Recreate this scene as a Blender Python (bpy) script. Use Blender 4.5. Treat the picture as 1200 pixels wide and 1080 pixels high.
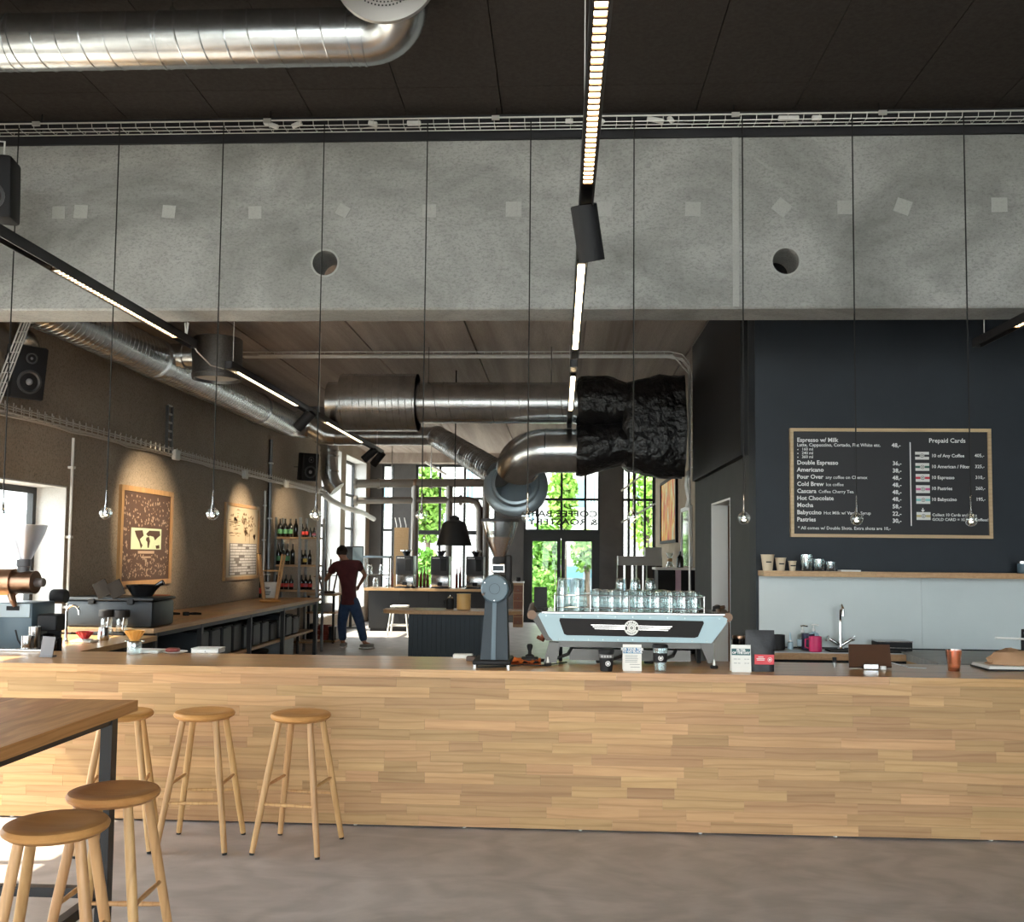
import bpy, bmesh, math, random
from mathutils import Vector, Matrix
for o in list(bpy.data.objects): bpy.data.objects.remove(o)
S = bpy.context.scene
C = S.collection
R_ = random.Random(7)
pi = math.pi
# ---------------------------------------------------------------- camera
F, CX, CY, YAW, PIT, ROL, H = 1112.3, 600.0, 582.0, .0507, .0598, .0100, 1.65
fw = Vector((-math.sin(YAW)*math.cos(PIT), math.cos(YAW)*math.cos(PIT), math.sin(PIT)))
_r = Vector((math.cos(YAW), math.sin(YAW), 0)); _u = _r.cross(fw)
RT = _r*math.cos(ROL)+_u*math.sin(ROL); UP = -_r*math.sin(ROL)+_u*math.cos(ROL)
cam = bpy.data.objects.new('camera', bpy.data.cameras.new('camera')); C.objects.link(cam)
cam.matrix_world = Matrix(((RT.x, UP.x, -fw.x, 0), (RT.y, UP.y, -fw.y, 0), (RT.z, UP.z, -fw.z, H), (0, 0, 0, 1)))
cam.data.sensor_fit = 'HORIZONTAL'; cam.data.sensor_width = 36; cam.data.lens = F/1200*36
cam.data.shift_y = (CY-540)/1200; cam.data.clip_start = .05; cam.data.clip_end = 300
S.camera = cam
def P(x, y, X=None, Y=None, Z=None):
    """pixel of the photograph -> point on the plane X=, Y= or Z="""
    d = fw*F+RT*(x-CX)-UP*(y-CY)
    t = X/d.x if X is not None else Y/d.y if Y is not None else (Z-H)/d.z
    return Vector((0, 0, H))+d*t
# ---------------------------------------------------------------- world, sun, exposure
W = bpy.data.worlds.new('sky'); S.world = W; W.use_nodes = True
bg = W.node_tree.nodes['Background']; bg.inputs[0].default_value = (.90, .955, 1.0, 1); bg.inputs[1].default_value = 4.3
sun = bpy.data.objects.new('sun_offscreen', bpy.data.lights.new('sun_offscreen', 'SUN')); C.objects.link(sun)
sun.rotation_euler = Vector((1, .13, -1.18)).to_track_quat('-Z', 'Y').to_euler()
sun.data.energy = 10; sun.data.angle = .009; sun.data.color = (1, .88, .70)
S.view_settings.view_transform = 'Standard'; S.view_settings.look = 'None'
S.view_settings.exposure = 1.1; S.view_settings.gamma = 1; S.view_settings.use_curve_mapping = False
try:
    S.cycles.transparent_max_bounces = 24; S.cycles.max_bounces = 10; S.cycles.diffuse_bounces = 5
except Exception: pass
# ---------------------------------------------------------------- materials
def hexc(h):
    h = h.lstrip('#'); o = []
    for i in (0, 2, 4):
        c = int(h[i:i+2], 16)/255; o.append(c/12.92 if c <= .04045 else ((c+.055)/1.055)**2.4)
    return (o[0], o[1], o[2], 1)
def col(c): return hexc(c) if isinstance(c, str) else (c[0], c[1], c[2], 1)
MATS = {}
def base_nodes(name):
    m = bpy.data.materials.new(name); m.use_nodes = True; nt = m.node_tree
    return m, nt, nt.nodes, nt.links, nt.nodes['Principled BSDF']
def coords(nt, stretch, rnd):
    n, l = nt.nodes, nt.links
    g = n.new('ShaderNodeNewGeometry'); mp = n.new('ShaderNodeMapping'); mp.inputs['Scale'].default_value = stretch
    l.new(g.outputs['Position'], mp.inputs['Vector'])
    if rnd:
        oi = n.new('ShaderNodeObjectInfo'); mu = n.new('ShaderNodeMath'); mu.operation = 'MULTIPLY'; mu.inputs[1].default_value = 37
        l.new(oi.outputs['Random'], mu.inputs[0]); cb = n.new('ShaderNodeCombineXYZ')
        for i in range(3): l.new(mu.outputs[0], cb.inputs[i])
        l.new(cb.outputs[0], mp.inputs['Location'])
    return mp.outputs[0]
def M(name, c, rough=.5, metal=0, c2=None, scale=6, stretch=(1, 1, 1), lo=.35, hi=.65, bump=0, bscale=60, rnd=0, emit=0, ecol=None, coat=0, spec=.5, detail=5):
    if name in MATS: return MATS[name]
    m, nt, n, l, b = base_nodes(name)
    b.inputs['Base Color'].default_value = col(c); b.inputs['Roughness'].default_value = rough; b.inputs['Metallic'].default_value = metal
    b.inputs['Specular IOR Level'].default_value = spec
    if coat: b.inputs['Coat Weight'].default_value = coat; b.inputs['Coat Roughness'].default_value = .15
    out = None
    if c2 is not None or bump:
        v = coords(nt, stretch, rnd)
    if c2 is not None:
        t = n.new('ShaderNodeTexNoise'); t.inputs['Scale'].default_value = scale; t.inputs['Detail'].default_value = detail; t.inputs['Roughness'].default_value = .6
        l.new(v, t.inputs['Vector'])
        r = n.new('ShaderNodeValToRGB'); r.color_ramp.elements[0].position = lo; r.color_ramp.elements[1].position = hi
        r.color_ramp.elements[0].color = col(c); r.color_ramp.elements[1].color = col(c2)
        l.new(t.outputs[0], r.inputs[0]); out = r.outputs[0]
    if rnd:
        oi = n.new('ShaderNodeObjectInfo'); mr = n.new('ShaderNodeMapRange'); mr.inputs['To Min'].default_value = 1-rnd; mr.inputs['To Max'].default_value = 1+rnd*.6
        l.new(oi.outputs['Random'], mr.inputs['Value']); hs = n.new('ShaderNodeHueSaturation'); l.new(mr.outputs[0], hs.inputs['Value'])
        if out: l.new(out, hs.inputs['Color'])
        else: hs.inputs['Color'].default_value = col(c)
        out = hs.outputs[0]
    if out: l.new(out, b.inputs['Base Color'])
    if bump:
        t2 = n.new('ShaderNodeTexNoise'); t2.inputs['Scale'].default_value = bscale; t2.inputs['Detail'].default_value = 4
        l.new(v, t2.inputs['Vector']); bp = n.new('ShaderNodeBump'); bp.inputs['Strength'].default_value = bump; bp.inputs['Distance'].default_value = .01
        l.new(t2.outputs[0], bp.inputs['Height']); l.new(bp.outputs[0], b.inputs['Normal'])
    if emit:
        b.inputs['Emission Color'].default_value = col(ecol or c); b.inputs['Emission Strength'].default_value = emit
    MATS[name] = m; return m
def wood(name, c1, c2, c3, along=0, rough=.42, rnd=.22, fine=1.0, coat=0, spec=.4):
    """oak like wood: stretched fibre noise plus distorted growth bands, hue shift per piece"""
    if name in MATS: return MATS[name]
    m, nt, n, l, b = base_nodes(name)
    st = [14, 14, 14]; st[along] = .9; v = coords(nt, st, True)
    t = n.new('ShaderNodeTexNoise'); t.inputs['Scale'].default_value = 3*fine; t.inputs['Detail'].default_value = 7; t.inputs['Roughness'].default_value = .62; l.new(v, t.inputs['Vector'])
    st2 = [11, 11, 11]; st2[along] = 2.2; v2 = coords(nt, st2, True)
    w = n.new('ShaderNodeTexWave'); w.wave_type = 'BANDS'; w.bands_direction = 'X' if along == 2 else 'Z'; w.inputs['Scale'].default_value = .9*fine; w.inputs['Distortion'].default_value = 7; w.inputs['Detail'].default_value = 2.5; w.inputs['Detail Scale'].default_value = .7
    l.new(v2, w.inputs['Vector'])
    r = n.new('ShaderNodeValToRGB'); e = r.color_ramp.elements; e[0].position = .3; e[0].color = col(c1); e[1].position = .72; e[1].color = col(c2)
    l.new(t.outputs[0], r.inputs[0])
    r2 = n.new('ShaderNodeValToRGB'); e = r2.color_ramp.elements; e[0].position = 0; e[0].color = (.38, .38, .38, 1); e[1].position = .2; e[1].color = (0, 0, 0, 1); l.new(w.outputs[0], r2.inputs[0])
    mx = n.new('ShaderNodeMix'); mx.data_type = 'RGBA'; l.new(r2.outputs[0], mx.inputs['Factor']); l.new(r.outputs[0], mx.inputs['A']); mx.inputs['B'].default_value = col(c3)
    oi = n.new('ShaderNodeObjectInfo'); hs = n.new('ShaderNodeHueSaturation')
    mr = n.new('ShaderNodeMapRange'); mr.inputs['To Min'].default_value = 1-rnd; mr.inputs['To Max'].default_value = 1+rnd*.55; l.new(oi.outputs['Random'], mr.inputs['Value']); l.new(mr.outputs[0], hs.inputs['Value'])
    m2 = n.new('ShaderNodeMath'); m2.operation = 'MULTIPLY'; m2.inputs[1].default_value = 7.31; l.new(oi.outputs['Random'], m2.inputs[0]); m3 = n.new('ShaderNodeMath'); m3.operation = 'FRACT'; l.new(m2.outputs[0], m3.inputs[0])
    m4 = n.new('ShaderNodeMapRange'); m4.inputs['To Min'].default_value = .490; m4.inputs['To Max'].default_value = .502; l.new(m3.outputs[0], m4.inputs['Value']); l.new(m4.outputs[0], hs.inputs['Hue'])
    l.new(mx.outputs['Result'], hs.inputs['Color']); l.new(hs.outputs[0], b.inputs['Base Color'])
    b.inputs['Roughness'].default_value = rough; b.inputs['Specular IOR Level'].default_value = spec
    if coat: b.inputs['Coat Weight'].default_value = coat; b.inputs['Coat Roughness'].default_value = .2
    bp = n.new('ShaderNodeBump'); bp.inputs['Strength'].default_value = .08; bp.inputs['Distance'].default_value = .004; l.new(t.outputs[0], bp.inputs['Height']); l.new(bp.outputs[0], b.inputs['Normal'])
    MATS[name] = m; return m
def concrete(name, ca, cb, cc, rough=.75, sc=1.0, bump=.25, stretch=(1, 1, 1), fl=.42, lo=.3, hi=.7):
    m, nt, n, l, b = base_nodes(name); v = coords(nt, stretch, False)
    a = n.new('ShaderNodeTexNoise'); a.inputs['Scale'].default_value = 1.1*sc; a.inputs['Detail'].default_value = 8; a.inputs['Roughness'].default_value = .65; a.inputs['Distortion'].default_value = .6; l.new(v, a.inputs['Vector'])
    f = n.new('ShaderNodeTexNoise'); f.inputs['Scale'].default_value = 62*sc; f.inputs['Detail'].default_value = 6; f.inputs['Roughness'].default_value = .8; l.new(v, f.inputs['Vector'])
    r = n.new('ShaderNodeValToRGB'); e = r.color_ramp.elements; e[0].position = lo; e[0].color = col(ca); e[1].position = hi; e[1].color = col(cb); l.new(a.outputs[0], r.inputs[0])
    r2 = n.new('ShaderNodeValToRGB'); e = r2.color_ramp.elements; e[0].position = .36; e[0].color = (fl, fl, fl, 1); e[1].position = .52; e[1].color = (0, 0, 0, 1); l.new(f.outputs[0], r2.inputs[0])
    mx = n.new('ShaderNodeMix'); mx.data_type = 'RGBA'; l.new(r2.outputs[0], mx.inputs['Factor']); l.new(r.outputs[0], mx.inputs['A']); mx.inputs['B'].default_value = col(cc)
    l.new(mx.outputs['Result'], b.inputs['Base Color']); b.inputs['Roughness'].default_value = rough
    bp = n.new('ShaderNodeBump'); bp.inputs['Strength'].default_value = bump; bp.inputs['Distance'].default_value = .01; l.new(f.outputs[0], bp.inputs['Height']); l.new(bp.outputs[0], b.inputs['Normal'])
    MATS[name] = m; return m
def glassmat(name, tint=(1, 1, 1), gloss=.10, rough=.02, pw=4.0):
    """thin clear glass: lets light through, mirrors a little at grazing angles"""
    m = bpy.data.materials.new(name); m.use_nodes = True; nt = m.node_tree; n, l = nt.nodes, nt.links
    n.remove(n['Principled BSDF']); t = n.new('ShaderNodeBsdfTransparent'); t.inputs[0].default_value = (*tint, 1)
    g = n.new('ShaderNodeBsdfGlossy'); g.inputs['Roughness'].default_value = rough; g.inputs[0].default_value = (1, 1, 1, 1)
    lw = n.new('ShaderNodeLayerWeight'); lw.inputs[0].default_value = .5; fr = n.new('ShaderNodeMath'); fr.operation = 'POWER'; fr.inputs[1].default_value = pw; l.new(lw.outputs['Facing'], fr.inputs[0]); ad = n.new('ShaderNodeMath'); ad.operation = 'ADD'; ad.inputs[1].default_value = gloss; ad.use_clamp = True; l.new(fr.outputs[0], ad.inputs[0])
    mx = n.new('ShaderNodeMixShader'); l.new(ad.outputs[0], mx.inputs[0]); l.new(t.outputs[0], mx.inputs[1]); l.new(g.outputs[0], mx.inputs[2])
    l.new(mx.outputs[0], n['Material Output'].inputs[0]); MATS[name] = m; return m
def floor_mat():
    m, nt, n, l, b = base_nodes('polished concrete floor'); v = coords(nt, (1, 1.6, 1), False)
    a = n.new('ShaderNodeTexNoise'); a.inputs['Scale'].default_value = 1.3; a.inputs['Detail'].default_value = 9; a.inputs['Roughness'].default_value = .66; a.inputs['Distortion'].default_value = 1.2; l.new(v, a.inputs['Vector'])
    r = n.new('ShaderNodeValToRGB'); e = r.color_ramp.elements; e[0].position = .3; e[0].color = col((.33, .30, .29)); e[1].position = .72; e[1].color = col((.52, .475, .46)); l.new(a.outputs[0], r.inputs[0])
    w = n.new('ShaderNodeTexWave'); w.inputs['Scale'].default_value = .8; w.inputs['Distortion'].default_value = 14; w.inputs['Detail'].default_value = 4; w.inputs['Detail Scale'].default_value = 1.5; l.new(v, w.inputs['Vector'])
    mx = n.new('ShaderNodeMix'); mx.data_type = 'RGBA'; mx.blend_type = 'MULTIPLY'; mx.inputs['Factor'].default_value = .16; l.new(r.outputs[0], mx.inputs['A']); l.new(w.outputs[0], mx.inputs['B'])
    l.new(mx.outputs['Result'], b.inputs['Base Color'])
    rr = n.new('ShaderNodeMapRange'); rr.inputs['To Min'].default_value = .28; rr.inputs['To Max'].default_value = .5; l.new(a.outputs[0], rr.inputs['Value']); l.new(rr.outputs[0], b.inputs['Roughness'])
    return m
m_floor = floor_mat()
m_beam = concrete('grey precast concrete', (.22, .22, .208), (.43, .43, .41), (.13, .13, .125), fl=.55, lo=.36, hi=.64, stretch=(.8, 1, 1.3))
m_patch = concrete('light mortar patch', (.38, .38, .36), (.46, .46, .44), (.26, .26, .25), bump=.1)
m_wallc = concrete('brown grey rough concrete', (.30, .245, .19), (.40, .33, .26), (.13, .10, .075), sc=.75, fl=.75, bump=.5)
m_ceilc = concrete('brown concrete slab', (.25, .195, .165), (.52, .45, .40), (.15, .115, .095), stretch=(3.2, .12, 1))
m_reveal = concrete('pale plaster reveal', (.50, .50, .49), (.62, .62, .61), (.42, .42, .41), bump=.08)
m_colc = concrete('dark grey concrete', (.075, .072, .072), (.12, .115, .115), (.05, .05, .05), bump=.1)
m_blackceil = M('black wood wool panel', (.034, .028, .025), .95, c2=(.046, .039, .035), scale=40, bump=.3, bscale=150, spec=.15)
m_black = M('black paint', (.010, .010, .011), .6, spec=.25)
m_blackm = M('matt black plastic', (.013, .013, .015), .6, spec=.3, bump=.05, bscale=200)
m_blackmet = M('black powder coated steel', (.018, .018, .02), .42)
m_strip = M('black strip board', (.013, .013, .016), .7)
m_navy = M('blue black wall paint', (.0105, .016, .024), .62, c2=(.0135, .020, .029), scale=3, bump=.12, bscale=220)
m_charwall = M('charcoal wall paint', (.050, .053, .053), .75, c2=(.060, .063, .062), scale=4, bump=.15, bscale=160)
m_tan = M('tan plaster', (.30, .24, .17), .8, c2=(.36, .29, .21), scale=3)
m_white = M('white paint', (.80, .80, .78), .5)
m_pale = M('pale grey splash panel', (.55, .61, .62), .38, c2=(.58, .64, .65), scale=2)
m_frame = M('anthracite window frame', (.015, .017, .019), .45)
m_pane = glassmat('window glass', (.97, .99, .98), .02)
m_tint = glassmat('faintly tinted glass', (.90, .93, .92), .02)
m_glass = glassmat('clear drinking glass', (.90, .94, .94), .13, .02, 2.2)
m_glassd = glassmat('faint smoky glass', (.80, .82, .80), .12)
m_ground = M('paving outside', (.34, .33, .31), .9, c2=(.42, .41, .39), scale=2)
m_oak = wood('oiled oak stave', (.45, .268, .120), (.585, .368, .178), (.30, .165, .068), 0, fine=.7, spec=.3)
m_oaktop = wood('oiled oak worktop', (.48, .272, .112), (.62, .37, .165), (.34, .175, .065), 0, rough=.3, rnd=.1, coat=.25)
m_oakside = wood('oak worktop along the wall', (.46, .28, .13), (.58, .38, .19), (.34, .19, .09), 1, rough=.4, rnd=.1)
m_table = wood('brown oiled oak table', (.47, .225, .078), (.62, .32, .125), (.33, .145, .045), 1, rough=.55, rnd=.22, spec=.2)
m_stool = wood('oak stool wood', (.52, .30, .12), (.66, .41, .18), (.40, .21, .085), 2, rough=.4, rnd=.12, fine=.8)
m_seat = wood('oak stool seat wood', (.52, .255, .075), (.64, .34, .115), (.38, .165, .04), 0, rough=.45, rnd=.1, fine=.7, spec=.25)
m_galv = M('galvanised steel', (.50, .52, .53), .27, 1, c2=(.62, .64, .65), scale=9, bump=.05, bscale=14)
m_galvd = M('brushed galvanised drum', (.20, .205, .21), .42, 1, c2=(.27, .275, .28), scale=60)
m_steel = M('stainless steel', (.60, .60, .60), .22, 1)
m_chrome = M('chrome', (.75, .75, .76), .08, 1)
m_wire = M('zinc wire', (.62, .60, .57), .4, .6)
m_wirew = M('white cable', (.72, .71, .68), .5)
m_rubber = M('black rubber', (.012, .012, .012), .8)
m_led = M('warm led', (1, .86, .62), .5, emit=13, ecol=(1, .76, .45))
m_copper = M('brushed copper', (.42, .25, .16), .32, 1)
m_red = M('red plastic', (.50, .025, .03), .35)
m_paperw = M('white paper', (.80, .80, .77), .7)
m_print = M('black print', (.02, .02, .022), .7)
m_lett = M('white lettering', (.80, .80, .80), .6)
# ---------------------------------------------------------------- mesh building
ORG = {}
class MB:
    def __init__(s): s.v = []; s.f = []
    def add(s, vs, fs):
        n = len(s.v); s.v += [tuple(v) for v in vs]; s.f += [tuple(i+n for i in f) for f in fs]; return s
    def box(s, x0, x1, y0, y1, z0, z1):
        v = [(x, y, z) for z in (z0, z1) for y in (y0, y1) for x in (x0, x1)]
        return s.add(v, [(0, 2, 3, 1), (4, 5, 7, 6), (0, 1, 5, 4), (2, 6, 7, 3), (0, 4, 6, 2), (1, 3, 7, 5)])
    def obox(s, c, sx, sy, sz, rot=None):
        rot = rot or Matrix.Identity(3); c = Vector(c)
        v = [c+rot@Vector((x*sx/2, y*sy/2, z*sz/2)) for z in (-1, 1) for y in (-1, 1) for x in (-1, 1)]
        return s.add(v, [(0, 2, 3, 1), (4, 5, 7, 6), (0, 1, 5, 4), (2, 6, 7, 3), (0, 4, 6, 2), (1, 3, 7, 5)])
    def rbox(s, x0, x1, y0, y1, z0, z1, r=.01, seg=2, rot=None):
        bm = bmesh.new(); bmesh.ops.create_cube(bm, size=1)
        c = Vector(((x0+x1)/2, (y0+y1)/2, (z0+z1)/2)); d = (x1-x0, y1-y0, z1-z0)
        for v in bm.verts: v.co = Vector((v.co.x*d[0], v.co.y*d[1], v.co.z*d[2]))
        bmesh.ops.bevel(bm, geom=list(bm.edges), offset=r, segments=seg, affect='EDGES', profile=.5)
        bm.verts.index_update()
        vs = [(rot@v.co if rot else v.co)+c for v in bm.verts]; fs = [[v.index for v in f.verts] for f in bm.faces]; bm.free()
        return s.add(vs, fs)
    def cyl(s, a, b, r0, r1=None, n=16, caps=True):
        a, b = Vector(a), Vector(b); r1 = r0 if r1 is None else r1; d = (b-a).normalized()
        e = d.orthogonal().normalized(); g = d.cross(e); vs = []
        for p, r in ((a, r0), (b, r1)):
            vs += [p+(e*math.cos(2*pi*i/n)+g*math.sin(2*pi*i/n))*r for i in range(n)]
        fs = [(i, (i+1) % n, n+(i+1) % n, n+i) for i in range(n)]
        if caps: fs += [tuple(range(n-1, -1, -1)), tuple(range(n, 2*n))]
        return s.add(vs, fs)
    def tube(s, pts, r, n=8, caps=True, closed=False):
        pts = [Vector(p) for p in pts]; k = len(pts); rs = r if isinstance(r, (list, tuple)) else [r]*k
        t0 = (pts[1]-pts[0]).normalized(); e = t0.orthogonal().normalized(); vs = []
        for i, p in enumerate(pts):
            if closed: t = pts[(i+1) % k]-pts[i-1]
            else: t = pts[min(i+1, k-1)]-pts[max(i-1, 0)]
            t.normalize(); e = (e-t*e.dot(t)).normalized(); g = t.cross(e)
            vs += [p+(e*math.cos(2*pi*j/n)+g*math.sin(2*pi*j/n))*rs[i] for j in range(n)]
        fs = [(i*n+j, i*n+(j+1) % n, (i+1)*n+(j+1) % n, (i+1)*n+j) for i in range(k-1) for j in range(n)]
        if closed: fs += [((k-1)*n+j, (k-1)*n+(j+1) % n, (j+1) % n, j) for j in range(n)]
        elif caps: fs += [tuple(range(n-1, -1, -1)), tuple(range((k-1)*n, k*n))]
        return s.add(vs, fs)
    def lathe(s, prof, c=(0, 0, 0), n=24, axis=(0, 0, 1), close=False):
        c = Vector(c); d = Vector(axis).normalized(); e = d.orthogonal().normalized(); g = d.cross(e); vs = []
        for r, z in prof:
            vs += [c+d*z+(e*math.cos(2*pi*j/n)+g*math.sin(2*pi*j/n))*max(r, 1e-5) for j in range(n)]
        k = len(prof)
        fs = [(i*n+j, i*n+(j+1) % n, (i+1)*n+(j+1) % n, (i+1)*n+j) for i in range(k-1) for j in range(n)]
        if close: fs += [((k-1)*n+j, (k-1)*n+(j+1) % n, (j+1) % n, j) for j in range(n)]
        return s.add(vs, fs)
    def prism(s, poly, d):
        poly = [Vector(p) for p in poly]; d = Vector(d); n = len(poly)
        return s.add(poly+[p+d for p in poly], [tuple(range(n-1, -1, -1)), tuple(range(n, 2*n))]+[(i, (i+1) % n, n+(i+1) % n, n+i) for i in range(n)])
    def quad(s, a, b, c, d): return s.add([a, b, c, d], [(0, 1, 2, 3)])
    def ball(s, c, r, n=12, sc=(1, 1, 1)):
        k = n//2+1; c = Vector(c); vs = []
        for i in range(k):
            a = pi*i/(k-1)
            vs += [c+Vector((math.sin(a)*math.cos(2*pi*j/n)*sc[0], math.sin(a)*math.sin(2*pi*j/n)*sc[1], -math.cos(a)*sc[2]))*r for j in range(n)]
        return s.add(vs, [(i*n+j, i*n+(j+1) % n, (i+1)*n+(j+1) % n, (i+1)*n+j) for i in range(k-1) for j in range(n)])
    def mesh(s, name, off=Vector((0, 0, 0)), smooth=True, clean=True):
        me = bpy.data.meshes.new(name); me.from_pydata([(v[0]-off[0], v[1]-off[1], v[2]-off[2]) for v in s.v], [], s.f)
        if clean:
            bm = bmesh.new(); bm.from_mesh(me); bmesh.ops.remove_doubles(bm, verts=bm.verts, dist=1e-5); bmesh.ops.recalc_face_normals(bm, faces=bm.faces); bm.to_mesh(me); bm.free()
        if smooth:
            me.polygons.foreach_set('use_smooth', [True]*len(me.polygons))
            try: me.set_sharp_from_angle(angle=math.radians(38))
            except Exception: pass
        me.update(); return me
    def build(s, name, mat, parent=None, smooth=True, clean=True):
        if parent is not None: off = ORG[parent.name]
        else:
            xs, ys, zs = zip(*s.v); off = Vector(((min(xs)+max(xs))/2, (min(ys)+max(ys))/2, min(zs)))
        o = bpy.data.objects.new(name, s.mesh(name, off, smooth, clean)); C.objects.link(o)
        if mat: o.data.materials.append(mat)
        if parent is not None: o.parent = parent
        else: o.location = off
        ORG[o.name] = off; return o
def tag(o, label=None, cat=None, group=None, kind=None):
    if label: o['label'] = label
    if cat: o['category'] = cat
    if group: o['group'] = group
    if kind: o['kind'] = kind
    return o
def thing(name, label, cat, loc=(0, 0, 0), group=None, kind=None):
    o = bpy.data.objects.new(name, None); C.objects.link(o); o.location = loc; o.empty_display_size = .05; ORG[o.name] = Vector(loc)
    return tag(o, label, cat, group, kind)
def dup(root, loc, rotz=0, label=None, sc=1.0):
    def cp(o, par):
        c = o.copy(); C.objects.link(c); c.parent = par
        for k in [q for q in KIDS.get(o.name, [])]: cp(k, c)
        return c
    KIDS = {}
    for q in root.children_recursive: KIDS.setdefault(q.parent.name, []).append(q)
    r = cp(root, None); r.location = loc; r.rotation_euler = (0, 0, rotz); r.scale = (sc, sc, sc); ORG[r.name] = Vector(loc)
    if label: r['label'] = label
    return r
def struct(name, mb, mat, label=None, cat=None):
    o = mb.build(name, mat, None, smooth=False); tag(o, label, cat, kind='structure'); return o
def solo(name, mb, mat, label, cat, group=None, **k): return tag(mb.build(name, mat, None, **k), label, cat, group)
def inst(name, me, mat, parent, loc, scale=(1, 1, 1), rot=None):
    """a piece that shares mesh data; loc in world space"""
    o = bpy.data.objects.new(name, me); C.objects.link(o); o.parent = parent; o.location = Vector(loc)-ORG[parent.name]; o.scale = scale
    if rot: o.rotation_euler = rot
    if mat and not me.materials: me.materials.append(mat)
    return o
_fc = {}
def text_mesh(s, size, bold=0, mirror=False, align='LEFT'):
    cu = bpy.data.curves.new('t', 'FONT'); cu.body = s; cu.size = size; cu.offset = bold*size; cu.align_x = align; cu.resolution_u = 2
    ob = bpy.data.objects.new('t', cu); C.objects.link(ob); dg = bpy.context.evaluated_depsgraph_get(); dg.update()
    me = bpy.data.meshes.new_from_object(ob.evaluated_get(dg)); vs = [v.co.copy() for v in me.vertices]; fs = [tuple(p.vertices) for p in me.polygons]
    bpy.data.objects.remove(ob); bpy.data.curves.remove(cu); bpy.data.meshes.remove(me)
    return vs, fs
def put_text(mb, s, size, o, ex, ey, bold=0, align='LEFT', flip=False):
    """flat print at o, running along ex with ey up"""
    vs, fs = text_mesh(s, size, bold, align=align); o, ex, ey = Vector(o), Vector(ex), Vector(ey)
    mb.add([o+ex*v.x+ey*v.y for v in vs], fs); return mb
def unit_cube():
    return MB().box(-.5, .5, -.5, .5, -.5, .5).mesh('piece', smooth=False)
def light(name, kind, loc, energy, color=(1, .8, .58), target=None, size=.1, spot=None, blend=.6):
    d = bpy.data.lights.new(name, kind); d.energy = energy; d.color = color
    if kind == 'SPOT': d.spot_size = spot or .8; d.spot_blend = blend; d.shadow_soft_size = size
    elif kind == 'POINT': d.shadow_soft_size = size
    o = bpy.data.objects.new(name, d); C.objects.link(o); o.location = loc
    if target is not None: o.rotation_euler = (Vector(target)-Vector(loc)).to_track_quat('-Z', 'Y').to_euler()
    return o
# ================================================================ STRUCTURE
D = 5.78            # front of the bar counter
YB0, YB1, ZB0, ZB1 = 6.15, 6.465, 3.256, 4.392   # concrete beam
ZC, ZC2 = 4.56, 4.05     # front and rear ceilings
XL, XS, XR2, YM, YE, YF = -4.65, 1.573, 2.3, 7.72, 11.15, 23.0
struct('floor', MB().box(-5.0, 6.3, -4.4, 23.3, -.12, 0), m_floor, 'grey brown polished concrete floor with cloudy trowel marks', 'floor')
struct('pavement', MB().box(-60, 60, -60, 90, -.3, -.13), m_ground, 'pale paving outside the windows', 'pavement')
# front ceiling: boards with seams
ce = struct('ceiling', MB().box(-5.0, 6.3, -4.4, YB1, ZC+.02, ZC+.16), m_black, 'black boarded ceiling over the bar', 'ceiling')
cub = unit_cube(); cub.materials.append(m_blackceil)
x = -.40-.636*7
while x < 6:
    for (ya, yb) in ((-4.3, 1.0), (1.004, 3.4), (3.404, 5.75), (5.754, 6.14)):
        inst('panel', cub, None, ce, (x+.318, (ya+yb)/2, ZC+.01), (.630, yb-ya, .02))
    x += .636
# concrete beam with two cored holes: front and rear skins around the holes, tube lining
def plate_hole(mb, x0, x1, z0, z1, y, holes):
    xs = sorted(holes); px = x0; n = 24
    for hx, hz, r in xs:
        m = r*1.6; mb.quad((px, y, z0), (hx-m, y, z0), (hx-m, y, z1), (px, y, z1))
        mb.quad((hx-m, y, z0), (hx+m, y, z0), (hx+m, y, hz-m), (hx-m, y, hz-m)); mb.quad((hx-m, y, hz+m), (hx+m, y, hz+m), (hx+m, y, z1), (hx-m, y, z1))
        ring = []; outer = []
        for i in range(n):
            a = 2*pi*i/n; ca, sa = math.cos(a), math.sin(a); q = m/max(abs(ca), abs(sa))
            ring.append((hx+r*ca, y, hz+r*sa)); outer.append((hx+q*ca, y, hz+q*sa))
        mb.add(ring+outer, [(i, (i+1) % n, n+(i+1) % n, n+i) for i in range(n)]); px = hx+m
    mb.quad((px, y, z0), (x1, y, z0), (x1, y, z1), (px, y, z1))
hl = [(-1.575, 3.571, .084), (1.456, 3.566, .086)]
b = MB(); plate_hole(b, -5.0, 6.3, ZB0+.012, ZB1, YB0, hl); plate_hole(b, -5.0, 6.3, ZB0, ZB1, YB1, hl)
b.quad((-5, YB0, ZB1), (6.3, YB0, ZB1), (6.3, YB1, ZB1), (-5, YB1, ZB1))
b.quad((-5, YB0, ZB0+.012), (6.3, YB0, ZB0+.012), (6.3, YB0+.012, ZB0), (-5, YB0+.012, ZB0))
b.quad((-5, YB0+.012, ZB0), (6.3, YB0+.012, ZB0), (6.3, YB1, ZB0), (-5, YB1, ZB0))
beam = struct('concrete_beam', b, m_beam, 'board-marked grey concrete beam spanning above the bar', 'beam')
for hx, hz, r in hl:
    MB().lathe([(r, 0), (r, YB1-YB0)], (hx, YB0, hz), 28, (0, 1, 0)).build('hole_lining', m_beam, beam)
    MB().lathe([(r, -.002), (r+.012, -.002), (r+.012, .0), (r, 0)], (hx, YB0, hz), 28, (0, 1, 0), close=True).build('hole_rim', m_patch, beam)
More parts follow.
